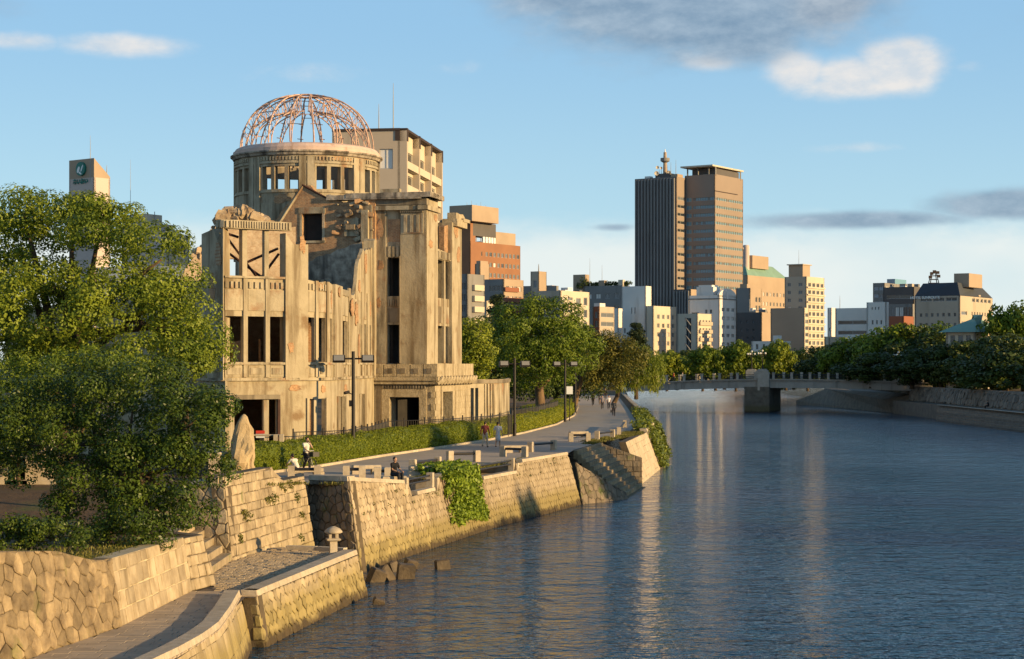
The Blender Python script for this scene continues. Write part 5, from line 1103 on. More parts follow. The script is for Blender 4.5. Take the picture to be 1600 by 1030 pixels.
mb = MB(); mb.add([(p.x, p.y, b1['zt']) for p in q] + [(p.x, p.y, b1['zt'] + h_) for p in ins], [(0, 1, 5, 4), (1, 2, 6, 5), (2, 3, 7, 6), (3, 0, 4, 7), (4, 5, 6, 7)]); mb.build('hip_roof', 'roof_green', b1['root'])
rbox(b1, .1, .9, .15, .55, 3, 8, 'penthouse', 'w_tan')
cpos = b1['A'] + b1['dl'] * b1['tl'] * .5 + b1['dr'] * b1['tr'] * .12; mb = MB(); mb.tube([(cpos.x, cpos.y, b1['zt'] + 2), (cpos.x, cpos.y, b1['zt'] + 11.5), (cpos.x, cpos.y, b1['zt'] + 12)], [1.3, 1.3, 1.0], 14); mb.tube([(cpos.x, cpos.y, b1['zt'] + 10.6), (cpos.x - 2.4, cpos.y - .4, b1['zt'] + 10.6)], .8, 10); mb.build('vent_stack', 'w_pink', b1['root'])
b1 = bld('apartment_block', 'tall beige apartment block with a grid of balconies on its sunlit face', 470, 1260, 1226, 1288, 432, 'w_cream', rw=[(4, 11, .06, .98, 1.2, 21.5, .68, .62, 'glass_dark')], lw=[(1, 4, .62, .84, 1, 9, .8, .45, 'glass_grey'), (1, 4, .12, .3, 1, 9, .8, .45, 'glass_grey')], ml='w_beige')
for r in range(11): face_box(b1, 'r', .02, .99, b1['zt'] - 2.95 - r * 1.845, b1['zt'] - 2.55 - r * 1.845, .35, 'balcony_rail', 'w_cream')
rbox(b1, .1, .75, .1, .5, 0, 3.0, 'lift_house', 'w_tan'); rbox(b1, .05, .8, .05, .55, 3.0, 3.25, 'lift_house_roof', 'w_beige'); mast(b1, .4, .3, 7)
b1 = bld('apartment_block', 'plain blank-sided block joined to the left of the beige apartment block', 462, 1257, 1204, 1264, 481, 'w_cream', rw=[(1, 8, .1, .9, 1, 14, .8, .6, 'glass_dark')], ml='w_tan')
b1 = bld('office_building', 'white office building with a tall blank front and narrow side windows', 480, 1009, 971, 1018, 447, 'w_white', lw=[(2, 3, .36, .66, 12, 20.5, .8, .55, 'glass_grey'), (1, 4, .08, .2, 10, 22, .5, .45, 'glass_dark'), (1, 4, .82, .94, 10, 22, .5, .45, 'glass_dark'), (2, 1, .36, .62, 5.4, 7.2, .3, .9, 'glass_dark')])
bld('office_building', 'sunlit white block with rows of small windows right of the tall white front', 476, 1021, 1009, 1057, 478, 'w_cream', rw=[(4, 5, .1, .95, 1.6, 13, .5, .5, 'glass_grey')])
bld('office_building', 'low white wing on the left of the white office building', 478, 966, 957, 973, 482, 'w_white')
b1 = bld('apartment_block', 'narrow beige block with an outside zigzag stair and pale balconies', 462, 1090, 1058, 1112, 490, 'w_cream', rw=[(4, 5, .08, .95, 1.0, 11, .6, .4, 'glass_dark')], lw=[(1, 1, .42, .7, .8, 12, .9, .95, 'glass_dark')])
for r in range(5):
    face_box(b1, 'r', .08, .96, b1['zt'] - 2.9 - r * 2, b1['zt'] - 2.0 - r * 2, .5, 'balcony', 'w_beige'); p = b1['A'] + b1['dl'] * b1['tl'] * .43; e = b1['A'] + b1['dl'] * b1['tl'] * .69; n = V((b1['dl'].y, -b1['dl'].x, 0)) * .3
    mb = MB(); mb.tube([V((p.x, p.y, b1['zt'] - 1.0 - r * 2.1)) + n, V((e.x, e.y, b1['zt'] - 2.9 - r * 2.1)) + n], .16, 4); mb.build('stair_flight', 'w_grey', b1['root'])
b1 = bld('office_building', 'white building with an arched gable top and a rounded roof box', 478, 1124, 1076, 1150, 461, 'w_white', rw=[(3, 6, .08, .95, 2.6, 16, .62, .4, 'glass_grey')], lw=[(1, 1, .08, .35, 4.2, 8, .9, .9, 'glass_grey'), (2, 1, .5, .8, 3.6, 4.8, .5, .8, 'glass_dark')])
S, L_ = flat(b1['P'], b1['B']); mb = MB(); grid_wall(mb, S, 0, L_, b1['zt'] - .5, b1['zt'] + 1, [], .6, ds=.5, topf=lambda s: b1['zt'] + .3 + 1.5 * math.sin(math.pi * s / L_) ** .7); mb.build('arched_gable', 'w_white', b1['root'])
rbox(b1, .2, .75, .1, .5, 0, 2.2, 'roof_box', 'w_white'); rbox(b1, .26, .69, .12, .48, 2.2, 2.7, 'roof_box_top', 'w_white'); face_box(b1, 'l', 0, 1, b1['zt'] - 1.1, b1['zt'] - .8, .15, 'cornice', 'w_grey'); face_box(b1, 'r', 0, 1, b1['zt'] - 1.1, b1['zt'] - .8, .15, 'cornice', 'w_grey')
b1 = bld('office_building', 'brown-grey stepped building between the arched white one and the beige block', 520, 1172, 1150, 1190, 450, 'w_tan', rw=[(2, 3, .4, .95, 2, 9, .6, .6, 'glass_dark')], ml='w_grey'); rbox(b1, .2, .7, .1, .4, 0, 1.2, 'roof_box', 'w_tan')
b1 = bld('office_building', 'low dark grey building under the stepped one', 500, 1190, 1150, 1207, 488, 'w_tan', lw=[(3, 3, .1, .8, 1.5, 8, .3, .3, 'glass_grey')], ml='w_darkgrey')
b1 = bld('low_building', 'low white house with a few windows behind the bridge trees', 430, 1222, 1174, 1236, 533, 'w_white', lw=[(4, 1, .08, .95, .5, 2.1, .35, .75, 'glass_dark')], rw=[(2, 3, .1, .9, .6, 5, .6, .5, 'glass_grey')]); rbox(b1, .68, .84, .1, .5, 0, 1.3, 'roof_box', 'w_white')
b1 = bld('office_building', 'grey building with a roof garden left of the white office building', 520, 972, 912, 984, 446, 'w_grey', lw=[(4, 2, .02, .98, 1.2, 8, .55, .42, 'glass_grey')])
rbox(b1, -.3, .02, .1, .6, -3, 3.4, 'stair_tower', 'w_tan'); rbox(b1, .35, .5, .2, .5, 0, 1.6, 'roof_box', 'w_tan'); rbox(b1, .88, 1.0, .1, .4, 0, 1.6, 'roof_box', 'w_cream'); mast(b1, .1, .3, 8); mast(b1, .42, .3, 6)
leaf_mesh('roof_garden', [(b1['A'] + b1['dl'] * b1['tl'] * s + b1['dr'] * 2)[:2] + (b1['zt'] + h_, 1.0, 1.0, .7, 60) for s, h_ in [(rnd.uniform(-.12, 1.1), rnd.uniform(.1, .9)) for _ in range(40)]] + [(b1['A'] + b1['dl'] * b1['tl'] * s)[:2] + (b1['zt'] + rnd.uniform(.2, 2.2), 1.1, 1.1, .9, 60) for s in (-.12, -.08, -.02, .03, .05)], .5, 'leaf_shade', b1['root'], 5)
b1 = bld('apartment_block', 'cream apartment block with wide balconies above the round tree', 420, 876, 832, 921, 454, 'w_cream', rw=[(2, 4, .03, .42, .8, 12, .86, .56, 'glass_grey'), (1, 4, .52, .7, .8, 12, .86, .5, 'glass_grey'), (1, 4, .78, .94, .8, 12, .8, .66, 'glass_dark')], lw=[(3, 4, .2, .97, .8, 12, .96, .6, 'glass_dark')], ml='w_beige')
for r in range(3): face_box(b1, 'r', .02, .44, b1['zt'] - 3.0 - r * 2.8, b1['zt'] - 2.1 - r * 2.8, .7, 'balcony', 'w_cream')
b1 = bld('office_building', 'small brown building with three wide window bands', 440, 936, 926, 960, 479, 'w_beige', rw=[(1, 4, .1, .96, .9, 9.5, .95, .52, 'glass_grey')], lw=[(1, 4, .3, .8, .9, 9.5, .9, .7, 'glass_dark')], ml='w_red'); rbox(b1, .1, 1.0, .05, .4, 0, .8, 'roof_box', 'w_white')
b1 = bld('hotel_building', 'red-brown brick hotel with rows of square windows right of the ruined tower', 760, 735, 700, 813, 377, 'w_brown', rw=[(9, 5, .28, .99, 2.6, 24, .62, .42, 'glass_grey'), (1, 5, .2, .24, 2.6, 24, .5, .42, 'glass_dark')])
rbox(b1, .3, 1.0, .0, .10, 0, 7.5, 'roof_box', 'w_brown'); rbox(b1, .5, 1.0, .05, .5, 2.4, 8, 'roof_base', 'w_darkgrey'); rbox(b1, .3, 1.3, -.1, .42, 8, 14.5, 'penthouse', 'w_tan'); rbox(b1, .6, 1, .5, .9, 0, 5, 'roof_box', 'w_tan')
for i in range(7): rbox(b1, .93, .99, .25 + i * .055, .29 + i * .055, -.2, 2.6, 'ventilator', 'sign_white')
for i in range(5): mast(b1, .8, .02 + i * .09, 16 + (i % 2), .2)
b1 = bld('apartment_block', 'grey apartment block with a column of pale balconies beside the ruined tower', 330, 730, 708, 757, 428, 'w_grey', rw=[(1, 8, .3, .8, 1.5, 17, .9, .5, 'glass_dark')], lw=[(2, 8, .55, .95, 1.2, 17, .7, .6, 'glass_grey')])
for r in range(7): face_box(b1, 'r', .28, .84, b1['zt'] - 2.9 - r * 1.94, b1['zt'] - 1.9 - r * 1.94, .6, 'balcony', 'w_cream')
b1 = bld('apartment_block', 'white apartment block half hidden by the dark cedar', 360, 760, 752, 772, 470, 'w_cream', rw=[(1, 4, .2, .9, 1, 9, .8, .4, 'glass_grey')])
b1 = bld('terrace_building', 'stepped building with sloping terraces and planted balconies', 430, 787, 752, 818, 436, 'w_tan', lw=[(3, 3, .35, .95, .8, 9, .92, .5, 'glass_dark')], rw=[(4, 3, .08, .92, 1.0, 8, .7, .5, 'glass_grey')], ml='w_grey')
for r in range(3): face_box(b1, 'r', .0, .7 + .14 * r, b1['zt'] - 2.9 - r * 2.4, b1['zt'] - 1.9 - r * 2.4, .5 + .4 * r, 'terrace', 'w_red')
b1 = bld('round_tower', 'tan rounded stair tower with small marks in front of the brick hotel', 440, 750, 742, 765, 412, 'w_tan'); rbox(b1, .1, .9, .1, .9, 0, .7, 'rounded_top', 'w_tan')
b1 = bld('stair_tower', 'slim tan tower with one window left of the cream apartment block', 600, 842, 829, 854, 424, 'w_tan', lw=[(1, 1, .3, .75, 2.2, 6, .9, .6, 'glass_dark')], ml='w_beige'); mast(b1, .6, .4, 2.5, .25)
bld('low_building', 'dark low building behind the slim tan tower', 610, 862, 806, 868, 446, 'w_tan', lw=[(5, 2, .05, .9, 1.5, 8, .4, .5, 'glass_dark')], ml='w_grey')
# apartment house behind the dome
Y = 264; b1 = bld('apartment_house', 'cream apartment house with balconies rising behind the dome', Y, 625, 519, 682, 203, 'w_cream', th=8, lw=[(1, 2, .86, .94, 9.5, 22, .95, .17, 'glass_grey'), (1, 1, .69, .9, 2.6, 5.6, .95, .95, 'glass_grey'), (1, 1, .3, .6, 2.6, 5.6, .95, .95, 'glass_dark')], rw=[(3, 6, .03, .97, 1.9, 22, .88, .60, 'glass_dark')], ml='w_beige')
for r in range(6): face_box(b1, 'r', .01, .99, b1['zt'] - 5.35 - r * 3.35, b1['zt'] - 4.3 - r * 3.35, .9, 'balcony', 'w_cream')
for i in range(4): face_box(b1, 'r', .0 + i * .325, .025 + i * .325, b1['zt'] - 24, b1['zt'] - .1, 1.0, 'fin', 'w_beige'); face_box(b1, 'r', .0 + i * .325, .03 + i * .325, b1['zt'] - 1.6, b1['zt'] + .25, 1.06, 'fin_cap', 'dark_trim')
face_box(b1, 'l', .93, 1.0, b1['zt'] - 1.5, b1['zt'] + .1, .1, 'corner_cap', 'dark_trim'); face_box(b1, 'l', 0, 1.0, b1['zt'] - .1, b1['zt'] + .25, .2, 'eaves', 'dark_trim'); face_box(b1, 'r', 0, 1.0, b1['zt'] - .1, b1['zt'] + .24, .95, 'eaves', 'dark_trim'); face_box(b1, 'l', .9, .997, b1['zt'] - 16.5, b1['zt'] - 11.5, .05, 'brown_panel', 'w_brown'); mast(b1, .72, .3, 8, .1); mast(b1, .5, .3, 5, .1)
# left: sign tower and the pale building under it
Y = 330; th_ = 38; b1 = bld('sign_tower', 'pink-grey tower with a slanted top and a round green emblem above the camphor tree', Y, 147, 108, 172, 277, 'w_pink', th=th_)
zt_ = b1['zt']; za, zp, zr = ZZ(257, Y + 10), ZZ(247, Y), zt_ + .02
mb = MB(); A, P, B, D = b1['A'], b1['P'], b1['B'], b1['D']
mb.add([(p.x, p.y, zt_) for p in (A, P, B, D)] + [(A.x, A.y, zp), (P.x, P.y, zp), (B.x, B.y, zr + .3), (D.x, D.y, zr + .3)], [(0, 1, 5, 4), (1, 2, 6, 5), (2, 3, 7, 6), (3, 0, 4, 7), (4, 5, 6, 7)]); mb.build('slanted_top', 'w_tan', b1['root'])
def on_left(b_, u, z, out=.12):
    n = V((b_['dl'].y, -b_['dl'].x, 0)); return b_['A'] + b_['dl'] * b_['tl'] * u + n * out + V((0, 0, z))
def face_lathe(b_, u, z, prof, m, name, n=20):
    mb = MB(); c_ = on_left(b_, u, z); d = b_['dl']; nn_ = V((d.y, -d.x, 0)); mb.lathe(prof, (0, 0, 0), n); mb.v = [tuple(c_ + d * p[0] + V((0, 0, 1)) * p[1] + nn_ * p[2]) for p in mb.v]; return mb.build(name, m, b_['root'])
ez = ZZ(266, Y + 4); em = face_lathe(b1, .52, ez, [(.02, .3), (1.25, .3), (1.25, -.2)], 'sign_green', 'emblem')
for du, dz, rx, rz, rot in ((-.5, -.15, .62, .3, 1.1), (.45, 0.05, .7, .16, 1.1), (-.05, -.75, .5, .16, -.5)):
    mb = MB(); mb.lathe([(.01, .1), (1, .1), (1, 0)], (0, 0, 0), 14); c_ = on_left(b1, .52, ez, .36); d = b1['dl']; nn_ = V((d.y, -d.x, 0)); ca, sa = math.cos(rot), math.sin(rot)
    mb.v = [tuple(c_ + d * (du + p[0] * rx * ca - p[1] * rz * sa) + V((0, 0, 1)) * (dz + p[0] * rx * sa + p[1] * rz * ca) + nn_ * p[2]) for p in mb.v]; mb.build('emblem_leaf', 'sign_white', em)
def sign_text(txt, loc, d, h, m, parent, name='lettering', bold=.0):
    cu = bpy.data.curves.new(name, 'FONT'); cu.body = txt; cu.size = h; cu.extrude = .05; cu.offset = bold; cu.align_x = 'CENTER'
    tmp = bpy.data.objects.new(name, cu); col.objects.link(tmp); dg = bpy.context.evaluated_depsgraph_get(); me = bpy.data.meshes.new_from_object(tmp.evaluated_get(dg)); bpy.data.objects.remove(tmp)
    o = bpy.data.objects.new(name, me); col.objects.link(o); me.materials.clear(); me.materials.append(M[m]); o.parent = parent; off = V((0, 0, 0)); p = parent
    while p is not None: off += V(p.location); p = p.parent
    o.location = V(loc) - off; n = V((d.y, -d.x, 0)); o.rotation_euler = Matrix((d, V((0, 0, 1)), n)).transposed().to_euler(); return o
sign_text('あいおい', on_left(b1, .48, ZZ(288.5, Y + 4), .15), b1['dl'], 1.05, 'sign_green', b1['root'], bold=.035); mast(b1, .85, .0, 7.5, .08); mast(b1, .9, .95, 2.5, .1)
b1 = bld('office_building', 'pale building with two square roof openings between the sign tower and the ruin', 280, 262, 190, 296, 365, 'w_cream', th=30, rw=[(2, 1, .1, .95, .9, 3.2, .6, .85, 'glass_dark')], ml='w_pink'); rbox(b1, -.1, .75, .1, .8, 0, 1.6, 'roof_storey', 'w_pink'); rbox(b1, .0, .5, .1, .8, 1.6, 3.2, 'roof_storey', 'w_cream'); mast(b1, -.1, .6, 12, .05)
S, L_ = flat(b1['A'], b1['P'])
b2 = bld('low_building', 'white arcaded building showing through the tree left of the ruin', 255, 292, 150, 318, 415, 'w_white', th=20, lw=[(6, 2, .1, .98, 1.2, 8, .7, .7, 'glass_grey')])
# right bank buildings
b1 = bld('office_building', 'white office building in shade with dark horizontal window bands', 430, 1358, 1305, 1362, 481, 'w_white', lw=[(1, 5, .06, .97, 2.2, 14, .95, .38, 'glass_dark')]); mast(b1, .1, .5, 3)
b1 = bld('office_building', 'taller white office wing with three columns of small windows', 424, 1385, 1354, 1389, 472, 'w_white', lw=[(3, 4, .2, .85, 3.4, 13, .35, .4, 'glass_dark'), (3, 1, .2, .7, 1, 1.8, .3, .8, 'glass_dark')])
bld('office_building', 'narrow sunlit white building beside the beige apartment block', 450, 1299, 1293, 1306, 481, 'w_white', lw=[(1, 4, .3, .8, 4, 14, .6, .3, 'glass_dark')])
bld('low_building', 'pale corrugated block at the foot of the beige apartment block', 420, 1296, 1288, 1318, 526, 'w_cream')
b1 = bld('apartment_tower', 'slim apartment tower with balconies in the far distance', 900, 1382, 1364, 1412, 442, 'w_grey', lw=[(2, 10, .05, .95, 1, 36, .9, .5, 'glass_blue')], rw=[(4, 10, .05, .95, 1, 36, .7, .6, 'w_white')]); rbox(b1, .2, .9, .6, 1.2, -2, 2.5, 'roof_box', 'glass_blue')
b1 = bld('dark_block', 'dark flat office block left of the mansard hotel', 640, 1428, 1380, 1440, 448, 'w_darkgrey', lw=[(1, 2, .1, .98, 2, 8, .98, .4, 'glass_dark')])
bld('grey_block', 'blue-grey panelled block below the dark office block', 560, 1426, 1384, 1432, 475, 'w_grey', lw=[(6, 1, .02, .98, .6, 6, .85, .9, 'glass_grey')])
bld('red_block', 'low red-brown block below the mansard hotel', 500, 1412, 1384, 1428, 494, 'w_red')
b1 = bld('hotel_building', 'beige hotel with a dark mansard roof and a radio mast on the right bank', 400, 1500, 1429, 1551, 462, 'w_beige', lw=[(7, 6, .08, .95, 3.0, 16, .42, .36, 'glass_dark'), (3, 1, .12, .95, .3, 1.2, .9, .9, 'glass_dark')], rw=[(1, 6, .03, .22, 2.6, 16, .9, .36, 'glass_grey'), (8, 6, .32, .96, 2.6, 16, .36, .36, 'glass_dark'), (5, 1, .34, .95, .3, 1.2, .7, .9, 'glass_dark')], ml='w_beige')
A, P, B, D = b1['A'], b1['P'], b1['B'], b1['D']; q = [A, P, B, D]; i_ = 2.2; ins = [A + b1['dl'] * i_ * .5 + b1['dr'] * i_, P - b1['dl'] * i_ * .4 + b1['dr'] * i_ * .4, B - b1['dl'] * i_ - b1['dr'] * i_, D + b1['dl'] * i_ - b1['dr'] * i_]
mb = MB(); mb.add([(p.x, p.y, b1['zt'] + .05) for p in q] + [(p.x, p.y, b1['zt'] + 2.9) for p in ins], [(0, 1, 5, 4), (1, 2, 6, 5), (2, 3, 7, 6), (3, 0, 4, 7), (4, 5, 6, 7)]); mb.build('mansard_roof', 'roof_blue', b1['root'])
sign_text('HOTEL SUNROUTE', on_left(b1, .24, ZZ(468.5, 410), .25), b1['dl'], .78, 'sign_white', b1['root'], bold=.02)
rbox(b1, .72, 1.05, .2, .6, 2.0, 5.0, 'lift_house', 'w_tan')
mp = A + b1['dl'] * b1['tl'] * .28 + b1['dr'] * 4; mb = MB(); z0 = b1['zt'] + 2.6
for dx, dy in ((-1, -1), (1, -1), (1, 1), (-1, 1)): mb.tube([(mp.x + dx * 1.0, mp.y + dy, z0), (mp.x + dx * .5, mp.y + dy * .5, z0 + 2.5)], .1, 4)
for z in (.4, 1.2, 2.0, 2.6): mb.box((mp.x, mp.y, z0 + z), (2.2 - z * .45, 2.2 - z * .45, .14))
mb.build('radio_mast', 'dark_trim', b1['root'])
for dx, z in ((-.9, 1.7), (.9, 1.9), (-.6, 2.5), (.7, 2.7), (0, 2.9)): mb = MB(); mb.box((mp.x + dx, mp.y - .8, z0 + z), (.7, .4, .6)); mb.build('mast_dish', 'dark_trim', b1['root'])
b1 = bld('pavilion', 'house with a wide green hipped roof among the trees on the right bank', 300, 1524, 1478, 1562, 518, 'w_cream', th=30, rw=[(3, 1, .2, .85, .5, 2.6, .6, .9, 'glass_dark')], lw=[(3, 1, .1, .9, .5, 2.4, .6, .9, 'glass_dark')])
A, P, B, D = b1['A'], b1['P'], b1['B'], b1['D']; q = [A - b1['dl'] - b1['dr'], P + b1['dl'] - b1['dr'], B + b1['dl'] + b1['dr'], D - b1['dl'] + b1['dr']]; r0 = (A + D) / 2 + b1['dl'] * 4; r1 = (P + B) / 2 - b1['dl'] * 2.5
mb = MB(); mb.add([(p.x, p.y, b1['zt'] - .1) for p in q] + [(r0.x, r0.y, b1['zt'] + 2.9), (r1.x, r1.y, b1['zt'] + 2.9)], [(0, 1, 5, 4), (1, 2, 5), (2, 3, 4, 5), (3, 0, 4), (3, 2, 1, 0)]); mb.build('hip_roof', 'roof_green', b1['root'])
# ---------------------------------------------------------------- bridge
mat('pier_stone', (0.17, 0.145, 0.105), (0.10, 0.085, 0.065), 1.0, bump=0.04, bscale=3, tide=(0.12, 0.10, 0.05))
def gz(px, py):
    z = 0.0
    for _ in range(8): p = GR(px, py, z); z = zt(p.y)
    return GR(px, py, z)
BX0, BX1 = 20.5, 72.0
def bY(x): return 336 - (x - 20.5) * .345
def bz(x): return lerp_list([(20.5, 1.95), (26, 2.2), (32, 2.45), (38, 2.65), (44, 2.76), (52, 2.76), (60, 2.6), (72, 2.25)], x)
bd = V((1, -.345, 0)).normalized(); bn_ = V((.345, 1, 0)).normalized()
def BP(x, out, z): p = V((x, bY(x), 0)) + bn_ * out; return V((p.x, p.y, z))
br = thing('bridge', 'low grey concrete girder bridge across the river in front of the city', 'bridge', BP(45, 5, -3))
N = 32; xs = [BX0 + (BX1 - BX0) * i / N for i in range(N + 1)]
def sweep(prof, name, m, parent=br):
    mb = MB(); k = len(prof); vs = [BP(x, o, bz(x) + z) for x in xs for o, z in prof]
    mb.add(vs, [(i * k + j, i * k + (j + 1) % k, (i + 1) * k + (j + 1) % k, (i + 1) * k + j) for i in range(N) for j in range(k)] + [tuple(range(k)), tuple(range(N * k + k - 1, N * k - 1, -1))]); return mb.build(name, m, parent, fix=True)
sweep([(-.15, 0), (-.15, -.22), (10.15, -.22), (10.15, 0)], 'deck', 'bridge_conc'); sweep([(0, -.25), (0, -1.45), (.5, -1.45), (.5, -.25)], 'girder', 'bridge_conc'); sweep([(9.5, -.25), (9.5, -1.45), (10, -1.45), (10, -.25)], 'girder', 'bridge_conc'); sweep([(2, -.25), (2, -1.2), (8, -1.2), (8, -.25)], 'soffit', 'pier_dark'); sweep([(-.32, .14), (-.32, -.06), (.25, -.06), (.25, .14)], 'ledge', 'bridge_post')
for i in range(2, 2 * N - 1):
    x = BX0 + (BX1 - BX0) * i / (2 * N); mb = MB(); mb.para(BP(x, -.1, bz(x) - 1.44 if i % 4 == 0 else bz(x) - .5), bd * .12, bn_ * .12, (0, 0, 1.2 if i % 4 == 0 else .3)); mb.build('stiffener', 'bridge_conc', br)
for out in (0, 9.7):
    for i in range(17):
        x = BX0 + 1.2 + i * 3.05; mb = MB(); mb.box(BP(x, out, bz(x) + .65), (.42, .42, 1.05), yaw=-.33, bev=.03); mb.box(BP(x, out, bz(x) + 1.22), (.54, .54, .12), yaw=-.33, bev=.02); mb.build('parapet_post', 'bridge_post', br)
        if i < 16:
            for h_ in (.35, .62, .9): mb = MB(); mb.tube([BP(x + .2, out, bz(x) + h_), BP(x + 2.85, out, bz(x + 3.05) + h_)], .05, 4); mb.build('rail', 'rail_dark', br)
xp = 44.2; mb = MB(); q = [BP(xp - 1.9, .2, -3.6), BP(xp, -1.5, -3.6), BP(xp + 1.3, .2, -3.6), BP(xp + 1.3, 10, -3.6), BP(xp - 1.9, 10, -3.6)]; q = [BP(xp - 3.0, -.2, -3.6), BP(xp + 1.3, -.6, -3.6), BP(xp + 1.3, 10, -3.6), BP(xp - 3.0, 10, -3.6)]
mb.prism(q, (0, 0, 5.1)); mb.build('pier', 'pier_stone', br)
mb = MB(); mb.para(BP(xp - .7, -.45, bz(xp) - 1.9), bd * 2.0, bn_ * .9, (0, 0, 3.2)); mb.build('pier_pilaster', 'bridge_post', br)
for x, out in ((xp, .2), (xp - 3.6, 9.4), (66.6, .2), (63.5, 9.4)):
    mb = MB(); mb.box(BP(x, out, bz(x) + .9), (2.0, 1.1, 1.5), yaw=-.33, bev=.06); mb.box(BP(x, out, bz(x) + 1.75), (1.5, .9, .3), yaw=-.33, bev=.05); mb.build('lamp_plinth', 'bridge_post', br)
def candelabra(p, label):
    root = thing('bridge_lamp', label, 'lamp', p); mb = MB(); mb.tube([p, p + V((0, 0, .4)), p + V((0, 0, 2.0)), p + V((0, 0, 3.1))], [.22, .1, .08, .06], 7); mb.build('pole', 'lamp_dark', root)
    for a in range(5):
        d = V((math.cos(a * 1.257 + .3), math.sin(a * 1.257 + .3), 0)) * (.75 if a else 0); e = p + d + V((0, 0, 2.75 if a else 3.2)); mb = MB(); mb.tube([p + V((0, 0, 2.2)), p + d * .6 + V((0, 0, 2.2)), e], .04, 5); o = mb.build('arm', 'lamp_dark', root)
        mb = MB(); mb.lathe([(.03, -.18), (.16, -.1), (.19, .03), (.12, .16), (.02, .2)], e, 10); mb.build('globe', 'lamp_glass', o, smooth=True)
for (x, out), lb in zip(((xp, .2), (xp - 3.6, 9.4), (66.6, .2), (63.5, 9.4)), ('globe lamp on the near parapet above the bridge pier', 'globe lamp on the far parapet left of the bridge pier', 'globe lamp on the near parapet at the right end of the bridge', 'globe lamp on the far parapet near the right end of the bridge')): candelabra(BP(x, out, bz(x) + 1.9), lb)
# ---------------------------------------------------------------- right bank
stone_wall('right_bank_wall', 'rough stone bank wall in shade along the right side of the river', [(68.0, 318), (68.4, 228)], -.75, lambda s: 1.55, .25, 'random', 1.25, .95, 'far_stone', gap=.03, dep=.16, seed=31, thick=.8, near=lambda c_: c_.y > 240, nmax=260, cap=(.16, .05, 3, 'far_stone'))
stone_wall('right_far_wall', 'low bank wall on the right continuing beyond the bridge', [(80, 480), (68.0, 318)], -3.2, lambda s: .6 + .0055 * s, .35, 'random', 2.2, 1.4, 'far_stone', seed=32, nmax=160, thick=.8)
stone_wall('left_far_wall', 'low bank wall on the left continuing beyond the bridge', [(22, 345), (30, 500)], -3.2, lambda s: 0, .2, 'random', 2.4, 1.4, 'far_stone', seed=33, nmax=120)
rw = thing('river_steps', 'long flight of shaded steps along the water on the right bank', 'steps', (66, 260, -3))
mb = MB(); mb.para((65.7, 225, -3.4), (2.5, 0, 0), (0, 95, 0), (0, 0, 2.64)); mb.build('walkway', 'far_stone', rw); mb = MB(); mb.para((65.2, 225, -.78), (.55, 0, 0), (0, 60, 0), (0, 0, .06)); mb.build('walkway_edge', 'bridge_post', rw)
for i in range(7): mb = MB(); mb.para((65.7 - (i + 1) * .42, 225, -3.4), (.42, 0, 0), (0, 60 - i * 1.6, 0), (0, 0, 2.62 - (i + 1) * .33)); mb.build('step', 'far_stone', rw)
rp = thing('ramp', 'pale boat ramp wall under the right end of the bridge', 'ramp', (66, 345, -3))
mb = MB(); mb.add([(60, 392, -3.3), (67, 322, -3.3), (69.5, 322, -3.3), (72, 392, -3.3), (60, 392, -2.2), (66, 330, -.8), (69.5, 322, .2), (72, 392, .6), (63, 372, .6)], [(0, 1, 5, 8, 4), (4, 8, 7), (8, 5, 6, 7), (1, 2, 6, 5)]); mb.build('ramp_body', 'far_stone', rp, fix=True)
# ---------------------------------------------------------------- stone bench rails on the promenade edge
def post_rail(a, b_, label, h=.62, rail=True, w=.32):
    pa, pb = gz(*a), gz(*b_); root = thing('stone_rail', label, 'railing', (pa + pb) / 2); yaw = math.atan2(pb.y - pa.y, pb.x - pa.x)
    for p in (pa, pb): mb = MB(); mb.box(p + V((0, 0, h / 2 - .03)), (w, w, h + .06), yaw=yaw + .1, bev=.03); mb.build('post', 'granite', root)
    if rail: mb = MB(); mb.tube([pa + V((0, 0, h * .72)), pb + V((0, 0, h * .72))], .075, 8); mb.build('rail', 'rail_dark', root)
for a, b_, lb in (((455, 748), (496, 748), 'stone posts with a dark rail nearest the kneeling man'), ((541, 748), (566, 748), 'short stone post pair left of the seated man'), ((590, 751), (606, 751), 'low stone post pair just left of the seated man'),
                  ((645, 737), (684, 732), 'stone posts with a dark rail behind the near landing'), ((703, 722), (745, 721), 'stone posts with a dark rail above the ivy'), ((786, 713), (820, 714), 'stone posts with a dark rail above the second landing'),
                  ((829, 706), (865, 703), 'stone posts with a dark rail farther along past the second landing'), ((892, 690), (919, 690), 'stone posts with a dark rail at the head of the landing steps'), ((933, 687), (957, 684), 'stone posts with a dark rail on the grass past the landing steps'), ((967, 680), (976, 668), 'last small stone post pair near the ivy-covered bank')): post_rail(a, b_, lb)
for (px, py, lb) in ((478, 747, 'low granite bench between the first stone posts'), (570, 742, 'low granite bench between the short post pairs'), (660, 744, 'granite bench beside the near landing'), (806, 708, 'granite bench above the second landing'), (905, 684, 'granite bench at the head of the landing steps')):
    p = gz(px, py) + V((0, 1.0, 0)); root = thing('stone_bench', lb, 'bench', p)
    mb = MB(); mb.box(p + V((0, 0, .33)), (1.4, .5, .2), yaw=.3, bev=.03); mb.build('seat', 'granite', root)
    for s in (-.5, .5): mb = MB(); mb.box(p + V((s * math.cos(.3), s * math.sin(.3), .10)), (.5, .42, .28), yaw=.3, bev=.02); mb.build('leg', 'granite', root)
